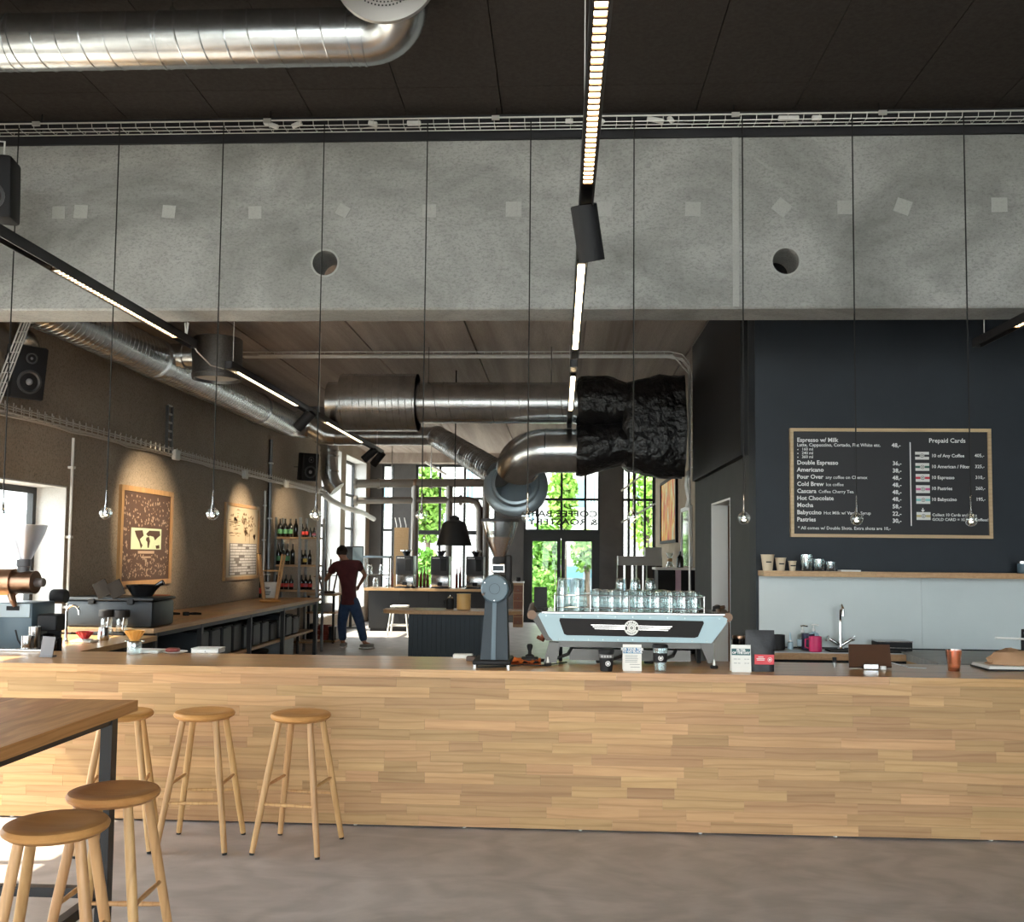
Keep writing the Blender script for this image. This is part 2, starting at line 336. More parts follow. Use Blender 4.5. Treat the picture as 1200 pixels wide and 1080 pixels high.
for i, (x, y, a, w) in enumerate([(69, 249, 0, .09), (95, 248, .05, .095), (198, 248, .08, .09), (299, 249, -.03, .09), (402, 247, .5, .08), (503, 247, 0, .09), (602, 245, 0, .105), (708, 245, .1, .1), (812, 245, .04, .1), (916, 243, .7, .1), (990, 243, 0, .095), (1058, 242, .35, .1), (1171, 240, 0, .1)]):
    p = P(x, y, Y=YB0); MB().obox(p, w, .006, w*.95, Matrix.Rotation(a, 3, 'Y')).build('mortar_patch', m_patch, beam, smooth=False)
p = P(862, 260, Y=YB0); MB().box(p.x-.02, p.x+.02, YB0-.006, YB0, ZB0+.012, ZB1).build('joint_fillet', m_patch, beam, smooth=False)
struct('trim_1', MB().box(-5.0, 6.3, YB0-.02, YB1, ZB1, ZC), m_strip, 'black board strip between beam and ceiling', 'trim')
# rear ceiling in slabs
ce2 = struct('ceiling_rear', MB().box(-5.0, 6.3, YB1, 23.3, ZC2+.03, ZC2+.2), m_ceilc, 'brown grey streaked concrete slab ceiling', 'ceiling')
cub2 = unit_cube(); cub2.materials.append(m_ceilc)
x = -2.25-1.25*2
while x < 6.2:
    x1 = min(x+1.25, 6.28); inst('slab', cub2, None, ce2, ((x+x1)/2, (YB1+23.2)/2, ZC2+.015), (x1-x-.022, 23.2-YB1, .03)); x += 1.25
# left wall with window openings (y0,y1,z0,z1)
def wall_x(name, x0, x1, ya, yb, z0, z1, ops, mat, label):
    mb = MB(); y = ya
    for (a, c, s, h) in sorted(ops):
        mb.box(x0, x1, y, a, z0, z1)
        if s > z0: mb.box(x0, x1, a, c, z0, s)
        if h < z1: mb.box(x0, x1, a, c, h, z1)
        y = c
    mb.box(x0, x1, y, yb, z0, z1); return struct(name, mb, mat, label, 'wall')
def wall_y(name, y0, y1, xa, xb, z0, z1, ops, mat, label):
    mb = MB(); x = xa
    for (a, c, s, h) in sorted(ops):
        mb.box(x, a, y0, y1, z0, z1)
        if s > z0: mb.box(a, c, y0, y1, z0, s)
        if h < z1: mb.box(a, c, y0, y1, h, z1)
        x = c
    mb.box(x, xb, y0, y1, z0, z1); return struct(name, mb, mat, label, 'wall')
LOPS = [(-3.2, -.6, .3, 2.30), (.1, 2.7, .3, 2.30), (3.4, 6.0, .02, 2.78), (6.6, 8.71, .55, 2.24), (18.25, 19.9, .35, 3.78), (20.35, 22.5, .35, 3.78)]
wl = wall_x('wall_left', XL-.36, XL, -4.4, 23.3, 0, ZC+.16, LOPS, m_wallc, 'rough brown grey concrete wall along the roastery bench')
WN = [0]
def window(fr, pane_list, axis, label, pm=None):
    """fr/pane_list: boxes; one window thing, frame bars and panes as parts"""
    WN[0] += 1; x0 = fr[0]; o = thing('window_%d' % WN[0], label, 'window', (x0[0], x0[2], x0[4]), kind='structure')
    for q in fr: MB().box(*q).build('frame_bar', m_frame, o, smooth=False)
    for q in pane_list: MB().box(*q).build('pane', pm or m_pane, o, smooth=False)
    return o
for i, (a, c, s, h) in enumerate(LOPS):
    X0, X1 = XL-.34, XL-.28
    fr = [(X0, X1, a, c, s, s+.07), (X0, X1, a, c, h-.07, h), (X0, X1, a, a+.07, s+.07, h-.07), (X0, X1, c-.07, c, s+.07, h-.07)]
    pn = []; k = 1 if c-a < 1.8 else 2
    w = (c-a)/k
    for j in range(k):
        if j: fr.append((X0, X1, a+j*w-.03, a+j*w+.03, s+.07, h-.07))
        pn.append((X0+.025, X0+.035, a+j*w+.03, a+(j+1)*w-.03, s+.07, h-.07))
    if h > 3:
        for zz in (2.2, 2.98): fr.append((X0+.005, X1-.005, a+.07, c-.07, zz-.03, zz+.03))
    window(fr, pn, 'x', 'dark framed window in the deep concrete wall by the bench' if h < 3 else 'tall dark framed window beyond the bottle shelf')
    rv = MB(); e = .012     # plastered reveals
    rv.box(X1, XL+.004, c-e, c+.0005, s, h).box(X1, XL+.004, a-.0005, a+e, s, h).box(X1, XL+.004, a, c, h-e, h+.0005)
    rv.build('reveal', m_reveal, wl, smooth=False)
    MB().box(X1, XL+.01, a, c, s-.002, s+.03).build('window_sill', m_reveal, wl, smooth=False)
# street side glazing behind the viewer and the side wall of the bar room
FO = [(-4.3, -1.4, .15, 4.2), (-1.0, 2.2, .15, 4.2), (2.6, 5.8, .15, 4.2)]
wall_y('wall_front', -4.4, -4.05, -5.0, 6.3, 0, ZC+.16, FO, m_charwall, 'charcoal wall with wide street windows facing the bar')
for (a, c, s, h) in FO:
    Y0, Y1 = -4.25, -4.19
    fr = [(a, c, Y0, Y1, s, s+.08), (a, c, Y0, Y1, h-.08, h), (a, a+.08, Y0, Y1, s, h), (c-.08, c, Y0, Y1, s, h), ((a+c)/2-.03, (a+c)/2+.03, Y0, Y1, s, h)]
    window(fr, [(a+.05, (a+c)/2, Y0+.02, Y0+.03, s+.05, h-.05), ((a+c)/2, c-.05, Y0+.02, Y0+.03, s+.05, h-.05)], 'y', 'wide street window with a middle post opposite the bar')
wall_x('wall_right', 6.0, 6.3, -4.4, YM+.3, 0, ZC+.16, [], m_charwall, 'charcoal painted side wall of the bar room')
# menu wall, side wall with doorway, rear right wall
struct('wall_menu', MB().box(XS, 6.3, YM, YM+.25, 0, ZC2+.03), m_navy, 'blue black painted wall carrying the menu board', 'wall')
DO = (8.87, 9.95, 0, 2.19)
ws = wall_x('wall_side', XS, XS+.16, YM+.25, YE, 0, ZC2+.03, [DO], m_charwall, 'charcoal side wall with a white lined doorway')
MB().box(XS-.002, XS+.165, DO[1]-.02, DO[1], 0, 2.19).build('door_lining', m_white, ws, smooth=False)
MB().box(XS-.002, XS+.165, DO[0], DO[0]+.02, 0, 2.19).build('door_lining', m_white, ws, smooth=False)
MB().box(XS-.002, XS+.165, DO[0]+.02, DO[1]-.02, 2.17, 2.19).build('door_lining', m_white, ws, smooth=False)
struct('wall_corridor', MB().box(XS+.16, 3.9, DO[1]+.02, DO[1]+.1, 0, 2.6).box(3.9, 4.0, YM+.25, DO[1]+.1, 0, 2.6), M('brown timber lining', (.20, .085, .03), .35, c2=(.27, .12, .045), scale=5, stretch=(8, 8, .6)), 'brown timber lined corridor seen through the doorway', 'wall')
struct('wall_end', MB().box(XS+.16, XR2, YE-.12, YE, 0, ZC2+.03), m_charwall, 'return wall behind the wrapped ducts', 'wall')
struct('wall_rear_right', MB().box(XR2, XR2+.25, YE-.12, 23.3, 0, ZC2+.03), m_tan, 'tan plastered wall with the tall orange painting', 'wall')
bk = MB().box(XS-.06, XS, 8.02, 10.92, 2.495, ZC2); tag(bk.build('wall_panel', m_blackm, None, smooth=False), 'big black acoustic panel high on the charcoal side wall', 'panel')
# far wall: columns and glazing
fx = lambda x: P(x, 600, Y=YF).x
ZH = 3.80
FOPS = [(fx(447), fx(461), .3, ZH), (fx(487), fx(581), .3, ZH), (fx(614), fx(703), 0, ZH), (fx(729), fx(767), .3, ZH)]
wall_y('wall_far', YF, YF+.3, -5.0, XR2+.25, 0, ZC2+.03, FOPS, m_colc, 'dark grey concrete end wall with tall glazing')
def bars(a, c, s, h, xs, zs, thick=()):
    Y0, Y1 = YF+.05, YF+.12; w = .045
    fr = [(a, a+w, Y0, Y1, s, h), (c-w, c, Y0, Y1, s, h), (a+w, c-w, Y0, Y1, s, s+w), (a+w, c-w, Y0, Y1, h-w, h)]
    for x in xs: fr.append((x-.028, x+.028, Y0, Y1, s+w, h-w))
    for z in zs: fr.append((a+w, c-w, Y0+.004, Y1-.004, z-.03, z+.03))
    for z0, z1 in thick: fr.append((a+w, c-w, Y0-.006, Y1+.006, z0, z1))
    pn = []; gx = [a+w]+sorted(xs)+[c-w]; gz = [s+w]+sorted(zs)+[h-w]
    for i in range(len(gx)-1):
        for j in range(len(gz)-1): pn.append((gx[i], gx[i+1], Y0+.03, Y0+.038, gz[j], gz[j+1]))
    return fr, pn
a, c = FOPS[0][:2]; window(*bars(a, c, .3, ZH, [], [2.2, 2.98]), 'y', 'narrow tall window strip between grey columns', m_tint)
a, c = FOPS[1][:2]; window(*bars(a, c, .3, ZH, [fx(515), fx(544), fx(572)], [2.98], [(2.10, 2.20)]), 'y', 'tall black gridded window above the row of grinders', m_tint)
a, c = FOPS[2][:2]; wb = window(*bars(a, c, 2.2, ZH, [fx(630), fx(658), fx(686)], [2.98]), 'y', 'black gridded window lettered above the entrance door', m_tint)
t = MB(); y = YF+.045
for s, py, wpx in (('COFFEE BAR', 605, None), ('& ROASTERY', 614.5, None)):
    o = P(700.5, py+.6, Y=y); put_text(t, s, .215, o, (-1.36, 0, 0), (0, 0, 1), .018)
tag(t.build('lettering', m_print, wb, smooth=False, clean=False), kind='stuff')
# entrance door
dr = thing('door_1', 'black framed double glass entrance door under the lettering', 'door', (0, YF, 0), kind='structure')
Y0, Y1 = YF+.05, YF+.13
for q in ((a, c, 2.03, 2.2), (a, fx(620), 0, 2.03), (fx(698), c, 0, 2.03)): MB().box(q[0], q[1], Y0, Y1, q[2], q[3]).build('door_frame', m_frame, dr, smooth=False)
for xa, xb in ((fx(620), fx(657.5)), (fx(658), fx(698))):
    lf = MB()
    for q in ((xa, xa+.09, 0, 2.03), (xb-.09, xb, 0, 2.03), (xa+.09, xb-.09, 0, .12), (xa+.09, xb-.09, 1.96, 2.03)): lf.box(q[0], q[1], Y0+.01, Y1-.01, q[2], q[3])
    l = lf.build('door_leaf', m_frame, dr, smooth=False); MB().box(xa+.09, xb-.09, Y0+.03, Y0+.04,   .12, 1.96).build('pane', m_tint, l, smooth=False)
    MB().tube([(xb-.13, Y0-.04, .9), (xb-.13, Y0-.04, 1.3)], .012).build('handle', m_steel, l)
a, c = FOPS[3][:2]; window(*bars(a, c, .3, ZH, [fx(737), fx(744), fx(756)], [2.98]), 'y', 'tall glazing strip beside the tan wall', m_tint)
p = P(440, 534, Y=YF-.35)
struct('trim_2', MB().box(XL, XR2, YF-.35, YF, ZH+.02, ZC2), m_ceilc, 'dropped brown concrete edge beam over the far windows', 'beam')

struct('ceiling_corridor', MB().box(XS+.16, 4.0, YM+.25, DO[1]+.1, 2.6, 2.66), m_white, 'low white ceiling of the corridor', 'ceiling')
# ================================================================ BAR COUNTER
CT = .947
bc = thing('bar_counter', 'long bar counter faced with horizontal oak staves', 'counter', (-.4, D, 0))
MB().box(-4.25, 3.7, D+.03, 6.40, .02, CT-.055).build('carcass', m_black, bc, smooth=False)
cs = unit_cube(); cs.materials.append(m_oak); rows = 14; rh = (CT-.048-.012)/rows; rr = random.Random(11)
for i in range(rows):
    z = .012+rh*(i+.5); x = -4.25-rr.random()*.3
    while x < 3.7:
        vis = -3.7 < x < 2.9
        w = rr.choice([.2, .28, .33, .38, .42, .48, .55, .66]) if vis else .9
        xa, xb = max(x, -4.25), min(x+w, 3.7)
        if xb-xa > .03: inst('stave', cs, None, bc, ((xa+xb)/2, D+.012+rr.uniform(-.0003, .0003), z), (xb-xa-.0005, .024, rh-.0004))
        x += w
for px_ in (17, 418, 545, 680, 820, 977, 1158):
    p = P(px_, 966, Y=D+.06); MB().cyl((p.x, D+.03, 0), (p.x, D+.03, .03), .012).build('levelling_foot', m_white, bc)
bt = thing('bar_worktop', 'glossy oak worktop running the length of the bar counter', 'worktop', (-.4, D, CT-.047))
ctm = unit_cube(); ctm.materials.append(m_oaktop); yy = D-.035; nr = 9; dw = (6.46-yy)/nr
for j in range(nr):
    x = -4.3-rr.random()*.6
    while x < 3.75:
        w = rr.choice([.9, 1.1, 1.3, 1.6]); xa, xb = max(x, -4.3), min(x+w, 3.75)
        if xb-xa > .05: inst('stave', ctm, None, bt, ((xa+xb)/2, yy+dw*(j+.5), CT-.0235), (xb-xa-.0006, dw-.0004, .047))
        x += w
# ================================================================ TABLE AND STOOLS
tb = thing('high_table', 'brown oak bar table with black steel frame beside the bar', 'table', (-2.4, 3.1, 0))
tm = unit_cube(); tm.materials.append(m_table); x = -1.823
for k in range(9):
    w = (.14, .12, .15, .13)[k % 4]; inst('plank', tm, None, tb, (x-w/2, 3.08, .977), (w-.0008, 2.0, .046)); x -= w
xt0 = x; sq = .05
for xx in (-1.90, xt0+.08):
    for y in (3.98, 2.16): MB().box(xx-sq/2, xx+sq/2, y-sq/2, y+sq/2, 0, .954).build('leg', m_blackmet, tb, smooth=False)
zr = P(40, 1043, Y=3.98).z
for y in (3.98, 2.16):
    MB().box(xt0+.105, -1.925, y-.02, y+.02, zr-.02, zr+.02).build('foot_rail', m_blackmet, tb, smooth=False)
    MB().box(xt0+.105, -1.925, y-.02, y+.02, .914, .954).build('top_rail', m_blackmet, tb, smooth=False)
for xx in (-1.90, xt0+.08):
    MB().box(xx-.02, xx+.02, 2.185, 3.955, zr-.02, zr+.02).build('foot_rail', m_blackmet, tb, smooth=False)
    MB().box(xx-.02, xx+.02, 2.185, 3.955, .914, .954).build('top_rail', m_blackmet, tb, smooth=False)
def make_stool(label, group, h=.745, rs=.168, rf=.205, rt=.098, mseat=None, mleg=None, name='bar_stool', detail=True):
    o = thing(name, label, 'stool', (0, 0, 0), group); s = .7071
    st = MB(); st.lathe([(0, h-.013), (.06, h-.011), (.11, h-.004), (rs-.022, h), (rs-.008, h-.004), (rs, h-.016), (rs-.003, h-.027), (rs-.022, h-.041), (rs-.06, h-.048), (0, h-.05)], (0, 0, 0), 40)
    st.build('seat', mseat or m_seat, o)
    pos = lambda a, z: Vector(((rt+(rf-rt)*(1-z/(h-.03)))*1.3*math.cos(a), (rt+(rf-rt)*(1-z/(h-.03)))*1.3*math.sin(a), z))
    for k in range(4):
        a = pi/4+k*pi/2
        lg = MB().tube([pos(a, .012), pos(a, .2), pos(a, h*.6), pos(a, h-.035)], [.0155, .0175, .019, .0175], 12).build('leg', mleg or m_stool, o)
        MB().tube([pos(a, 0), pos(a, .014)], .0135, 10).build('rubber_foot', m_rubber, lg)
    for k, z in enumerate((.265, .36, .265, .36)):
        a, b = pi/4+k*pi/2-pi/2-pi/2, 0
        p0, p1 = pos(pi/4+pi+k*pi/2, z), pos(pi/4+pi+(k+1)*pi/2, z)
        MB().tube([p0, p0.lerp(p1, .5), p1], [.0075, .0105, .0075], 10).build('stretcher', mleg or m_stool, o)
    return o
st = make_stool('oak bar stool standing between the table leg and the counter', None)
p = P(353, 834, Z=.745); q = P(240, 832, Z=.745)
st.location = P(139, 834, Z=.745)*1; st.location.z = 0; st.rotation_euler.z = .3; st.location.y = 5.30
dup(st, (q.x, 5.36, 0), .06, 'oak bar stool at the counter, second from the bar table')
dup(st, (p.x, 5.36, 0), -.12, 'oak bar stool at the counter, farthest from the bar table')
dup(st, (-1.672, 3.15, 0), .28, 'oak bar stool tucked at the near end of the bar table side')
dup(st, (-1.682, 3.58, 0), .05, 'oak bar stool beside the black table leg, nearer the counter')
# ================================================================ CEILING HUNG THINGS
# cable tray
ct = thing('cable_tray', 'zinc wire cable tray under the black ceiling before the beam', 'cable tray', (0, 5.95, 4.38))
zb = P(600, 152.0, Y=6.09).z; zt = P(600, 137, Y=5.98).z
for y, z in ((5.98, zt), (5.99, zb+.035), (5.99, zb), (6.04, zb), (6.09, zb), (6.10, zt)):
    MB().tube([(-4.9, y, z), (6.2, y, z)], .0032, 6).build('long_wire', m_wire, ct)
cw = MB(); x = -4.8
while x < 6.1:
    cw.tube([(x, 5.98, zt), (x, 5.99, zb), (x, 6.09, zb), (x, 6.10, zt)], .0022, 5, caps=False); x += .099
tag(cw.build('cross_wires', m_wire, ct), kind='stuff')
for px_ in (37, 310, 580, 864, 1038):
    p = P(px_, 146, Y=5.92); MB().box(p.x-.025, p.x+.025, 5.965, 5.978, zt-.022, zt+.006).build('bracket', m_wire, ct, smooth=False)
    MB().tube([(p.x, 6.04, zb), (p.x, 6.04, ZC)], .004, 6).build('hanger_rod', m_black, ct)
tag(MB().tube([(-4.8, 6.05, zb+.012)]+[(x*.25, 6.05+.02*math.sin(x*1.7), zb+.014+.006*math.sin(x*2.3)) for x in range(-18, 24)]+[(6.1, 6.05, zb+.012)], .011, 6).build('power_cable', m_rubber, None), 'black power cable lying in the wire cable tray', 'cable')
for i, (px_, py, w, a) in enumerate([(318, 149, .10, .35), (348, 151, .07, -.4), (437, 149, .06, .2), (485, 153, .09, 0), (667, 150, .05, 0), (704, 146, .05, .6), (768, 149, .11, .2), (786, 143, .05, .9), (924, 146, .13, 0), (957, 146, .06, 0)]):
    p = P(px_, py, Y=6.02); rot = Matrix.Rotation(a, 3, 'Y')
    solo('cable_connector', MB().rbox(p.x-w/2, p.x+w/2, 6.005, 6.03, zb+.006, zb+.034, .004, 1, rot), m_wirew, 'small white plug connector lying in the wire cable tray', 'connector', 'white connectors in the cable tray')
# spiral duct with disc diffuser
def helix(a, b, r, pitch, n=20, ph=0):
    a, b = Vector(a), Vector(b); d = (b-a); L = d.length; d.normalize(); e = d.orthogonal().normalized(); g = d.cross(e); k = max(2, int(L/pitch*n))
    return [a+d*(L*i/k)+(e*math.cos(2*pi*i/n+ph)+g*math.sin(2*pi*i/n+ph))*r for i in range(k+1)]
def spiral(parent, a, b, r, pitch, mat=None, name='duct_pipe', t=.004):
    o = MB().cyl(a, b, r, n=40).build(name, mat or m_galv, parent)
    MB().tube(helix(a, b, r, pitch), t, 5).build('lock_seam', mat or m_galv, o); return o
def collar(parent, c, axis, r, w=.03, h=.012, mat=None):
    return MB().lathe([(r-.004, -w/2), (r+h, -w/2), (r+h, w/2), (r-.004, w/2)], c, 40, axis, close=True).build('collar', mat or m_galv, parent)
def elbow(c0, d0, d1, R, r, n=10, seg=32):
    """pipe bend starting at c0 heading d0 and leaving along d1"""
    d0, d1 = Vector(d0).normalized(), Vector(d1).normalized(); ax = (d1-d0*d0.dot(d1)).normalized(); ang = d0.angle(d1); o = Vector(c0)+ax*R
    pts = [o-ax*R*math.cos(ang*i/n)+d0*R*math.sin(ang*i/n) for i in range(n+1)]
    return pts
dz = (P(200, 47, Y=4.7)).z; dr_ = .139
du = thing('ventilation_duct', 'shiny galvanised spiral duct under the black ceiling with a perforated disc', 'duct', (-2.9, 4.7, dz-dr_))
xe = P(428, 47, Y=4.7).x
spiral(du, (-4.9, 4.7, dz), (xe, 4.7, dz), dr_, .125)
for xx in (P(17, 47, Y=4.7).x, P(192, 47, Y=4.7).x, xe-.08, xe): collar(du, (xx, 4.7, dz), (1, 0, 0), dr_, .012, .004)
dv_ = Vector((.05, -.88, .47)).normalized(); pts = elbow((xe, 4.7, dz), (1, 0, 0), dv_, .21, dr_, 12)
MB().tube(pts, dr_, 36).build('elbow', m_galv, du)
e1 = pts[-1]; MB().cyl(e1, e1+dv_*.09, dr_*.98, n=36).build('neck', m_galv, du)
for k in range(3): collar(du, e1+dv_*(.02+.03*k), dv_, dr_, .01, .006)
dc = e1+dv_*.12+Vector((-.06, 0, .02)); rd = .26
MB().lathe([(0, 0), (rd-.02, 0), (rd, -.012), (rd-.004, -.03), (rd-.06, -.045), (0, -.062)], dc+Vector((0, .03, 0)), 48, (0, 1, 0)).build('diffuser_disc', M('perforated zinc', (.42, .40, .38), .45, .7), du)
ho = MB()     # raised beads of the perforated face
for k in range(1, 15):
    rr_ = rd*k/15.2; nb = 6*k; z0 = -.062+.017*(k/15.)**2 if k < 12 else -.048+.03*(k-11)/4
    for j in range(nb):
        an = 2*pi*j/nb; ho.obox(dc+Vector((rr_*math.cos(an), .03+z0-.0005, rr_*math.sin(an))), .007, .002, .007)
tag(ho.build('perforations', m_black, du, smooth=False, clean=False), kind='stuff')
for px_ in (-250, 202): 
    p = P(px_, 12, Y=4.7); MB().tube([(p.x, 4.7, dz+dr_+.03), (p.x, 4.7, ZC)], .005, 8).build('hanger_rod', m_galv, du); MB().lathe([(.012, 0), (.016, .01), (.016, .03), (.008, .045)], (p.x, 4.7, dz+dr_-.005), 10).build('hanger_nut', m_galv, du)
# loudspeaker hung at the beam
def speaker(c, rot, w, d, h, label, name='loudspeaker', hang=None):
    o = thing(name, label, 'speaker', Vector(c)-Vector((0, 0, h/2))); c = Vector(c)
    R3 = rot
    MB().rbox(c.x-w/2, c.x+w/2, c.y-d/2, c.y+d/2, c.z-h/2, c.z+h/2, .02, 2, R3).build('cabinet', m_blackm, o)
    f = R3@Vector((0, -d/2, 0))
    for zz, r in ((-.17*h, w*.36), (.27*h, w*.17)):
        q = c+f+R3@Vector((0, 0, zz)); dd = R3@Vector((0, -1, 0))
        dv = MB().lathe([(r, -.002), (r*1.02, .008), (r*.86, .012), (r*.8, .004), (r*.35, -.02), (.0, -.012)], q, 24, dd).build('driver', M('speaker cone', (.05, .05, .052), .4), o)
        MB().ball(q+dd*-.006, r*.3, 12).build('dust_cap', M('speaker cap', (.25, .25, .26), .35), dv)
    if hang: MB().tube(hang, .006, 8).build('bracket', m_wirew if name == 'loudspeaker' else m_black, o)
    return o
p = P(-6, 222, Y=5.55)
speaker(p, Matrix.Rotation(.30, 3, 'Z')@Matrix.Rotation(.10, 3, 'X'), .24, .24, .38, 'black loudspeaker hanging in front of the concrete beam', hang=[p+Vector((.05, 0, .18)), p+Vector((.05, 0, .30)), p+Vector((-.05, 0, .31)), (p.x-.05, p.y, 4.56)])
# light tracks
def track(name, label, X, z, runs, leds, spots, hang, cells=()):
    """runs: [(y0,y1)] channel pieces; leds: [(y0,y1)] luminous inserts; spots: [(y, direction)]"""
    o = thing(name, label, 'track light', (X, runs[0][0], z))
    for (a, c) in runs:
        ch = MB().box(X-.03, X-.024, a, c, z, z+.055).box(X+.024, X+.03, a, c, z, z+.055).box(X-.03, X+.03, a, c, z+.05, z+.058).box(X-.03, X+.03, a, a+.004, z, z+.05).box(X-.03, X+.03, c-.004, c, z, z+.05)
        ch.build('channel', m_blackmet, o, smooth=False)
    cc = unit_cube(); cc.materials.append(m_led); lvm = unit_cube(); lvm.materials.append(M('bronze louvre', (.10, .055, .03), .4, .5))
    for k, (a, c) in enumerate(leds):
        hs = MB().box(X-.0235, X+.0235, a, c, z+.022, z+.045).box(X-.0235, X-.018, a, c, z+.002, z+.022).box(X+.018, X+.0235, a, c, z+.002, z+.022).build('led_housing', m_blackmet, o, smooth=False)
        n = int((c-a)/.041); pt = (c-a)/n
        if k in cells:
            for j in range(n):
                inst('led_cell', cc, None, hs, (X, a+pt*(j+.5), z+.010), (.035, pt*.74, .006))
            for j in range(n+1): inst('louvre', lvm, None, hs, (X, a+pt*j, z+.0085), (.036, .011, .014))
        else:
            mm = MB(); lv = MB()
            for j in range(n): mm.box(X-.0175, X+.0175, a+pt*j+pt*.12, a+pt*j+pt*.88, z+.010, z+.018)
            mm.build('led_cells', m_led, hs, smooth=False)
    for y, d, tgt in spots:
        d = Vector(d).normalized(); c = Vector((X, y, z-.035)); 
        MB().cyl((X, y, z), c, .014, n=10).build('swivel', m_blackmet, o)
        top = c-d*.06; L = .235; r = .056
        hd = MB().lathe([(0, 0), (r-.004, 0), (r, .004), (r, L), (r-.006, L), (r-.012, L-.04), (0, L-.045)], top, 28, d).build('spot_head', m_blackm, o)
        MB().lathe([(0, 0), (r-.016, 0)], top+d*(L-.043), 20, d).build('lens', m_led, hd)
        if tgt is not None:
            T, e, ss = tgt; light('spot_lamp', 'SPOT', top+d*(L+.01), e, (1, .78, .50), T, .03, ss, 1.0)
    for y in hang: MB().tube([(X, y, z+.055), (X+.0, y, (ZC if y < YB0 else ZC2))], .0028, 6).build('suspension_wire', m_wirew, o)
    return o
ZT = 3.1
p1 = [P(140, 567, X=XL), P(263, 588, X=XL)]
track('ceiling_track', 'black light track along the bar room ending before the pipes, louvred lamps glowing', .10, ZT, [(1.2, 4.3), (4.3, 7.0), (7.3, 10.9)], [(1.3, 3.66), (4.75, 6.72), (7.8, 9.6)], [(3.95, (.16, .30, -.92), ((.3, 7.0, 1.0), 35, 1.2))], (1.6, 4.25, 6.9, 7.4, 10.8), cells=(0,))
track('ceiling_track', 'long black light track over the roastery bench with three spot heads', -2.64, ZT, [(1.5, 6.62), (7.35, 13.9)], [(4.75, 6.3), (7.6, 9.35), (10.6, 12.5)],
      [(9.75, (-.6, .1, -.6), ((XL, 10.45, 1.95), 230, .85)), (13.2, (-.75, .05, -.65), ((XL, 13.65, 1.95), 230, .7)), (13.75, (-.6, .2, -.7), ((-4.4, 15.6, 2.3), 200, .5))], (2.2, 6.5, 7.45, 10.2, 13.5), cells=(0,))
track('ceiling_track', 'black light track over the menu board end of the bar', 2.86, ZT, [(1.5, 6.62)], [(4.2, 6.05)], [], (2.2, 6.5), cells=(0,))
solo('hanging_cable', MB().tube([P(217, 378, Y=6.6), P(218, 392, Y=6.6), P(222, 400, Y=6.6)], .006, 6).tube([P(221, 378, Y=6.6), P(219, 392, Y=6.6), P(231, 412, Y=6.7), P(247, 428, Y=7.0), P(262, 432, Y=7.35)], .005, 6), m_wirew, 'white cable linking the two pieces of the bench light track', 'cable')
# pendant lamps in a row over the counter
def make_pendant(label, grp):
    o = thing('pendant_lamp', label, 'pendant lamp', (0, 0, 0), grp)
    gb = MB().lathe([(0, -.040), (.016, -.037), (.030, -.026), (.038, -.006), (.039, .006), (.034, .022), (.022, .034), (.010, .040)], (0, 0, 0), 24).build('glass_globe', m_glass, o)
    MB().lathe([(0, .040), (.011, .040), (.010, .048), (.0055, .07), (.005, .145), (.003, .15), (0, .15)], (0, 0, 0), 16).build('stem', m_steel, o)
    MB().lathe([(0, -.012), (.012, -.010), (.014, 0), (.012, .016), (.008, .04), (0, .04)], (0, 0, 0), 16).build('lamp_holder', m_chrome, o)
    MB().lathe([(0, -.018), (.008, -.016), (.011, -.011), (0, -.0105)], (0, 0, 0), 12).build('led', M('pendant led', (1, .85, .6), .5, emit=14, ecol=(1, .78, .5)), o)
    MB().tube([(0, 0, .15), (0, 0, zb-.006-1.885)], .0042, 6).build('cord', m_rubber, o)
    return o
pl = None
PW = ('over the copper grinder end of the bar', 'over the bar between slate card and amber dripper', 'over the flat white box on the bar', 'over the bare bar past the last stool', 'over the bare bar near the tall grinder', 'between the tall grinder and the espresso machine', 'over the middle of the espresso machine', 'over the filter card and the coffee bag', 'over the tablet on the bar', 'over the copper tinted tumbler on the bar')
for px_, pw_ in zip((3, 124, 249, 370, 494, 618, 742, 872, 1004, 1138), PW):
    p = P(px_, 605, Y=5.96); p.z = 1.885
    if pl is None: pl = make_pendant('glass globe pendant on a thin cord '+pw_, 'glass globe pendants in a row over the bar'); pl.location = p
    else: dup(pl, p, 0, 'glass globe pendant on a thin cord '+pw_)
# ================================================================ REAR ROOM: DUCTS AND TRAYS
XD = -4.2; q0 = P(150, 405, X=XD); q1 = P(335, 495, X=XD); zd = q0.z; rd_ = .20
du = thing('bench_duct', 'galvanised spiral duct running along the rough wall above the bench', 'duct', (XD, q0.y, zd-rd_))
ye = 14.3
spiral(du, (XD, 6.5, zd), (XD, ye, zd), rd_, .085, t=.006)
for y in (7.2, q0.y+.6, 12.9): collar(du, (XD, y, zd), (0, 1, 0), rd_, .09, .02)
pts = elbow((XD, ye, zd), (0, 1, 0), (1, 0, 0), .30, rd_, 8); MB().tube(pts, rd_, 28).build('elbow', m_galv, du)
pa = pts[-1]; zc2 = P(440, 511, Y=pa.y).z; rc = .145
pb = P(512, 511, Y=pa.y); pb.z = zc2
MB().tube([pa, pa+Vector((.25, 0, (zc2-zd)*.9)), Vector((pa.x+.4, pa.y, zc2))], [rd_, rc+.02, rc], 28).build('reducer', m_galv, du)
spiral(du, (pa.x+.4, pa.y, zc2), pb, rc, .10, t=.005)
pc = P(585, 556, Y=11.75)
spiral(du, pb, pc, .165, .10, t=.006); MB().ball(pb, .17, 20).build('joint', m_galv, du)
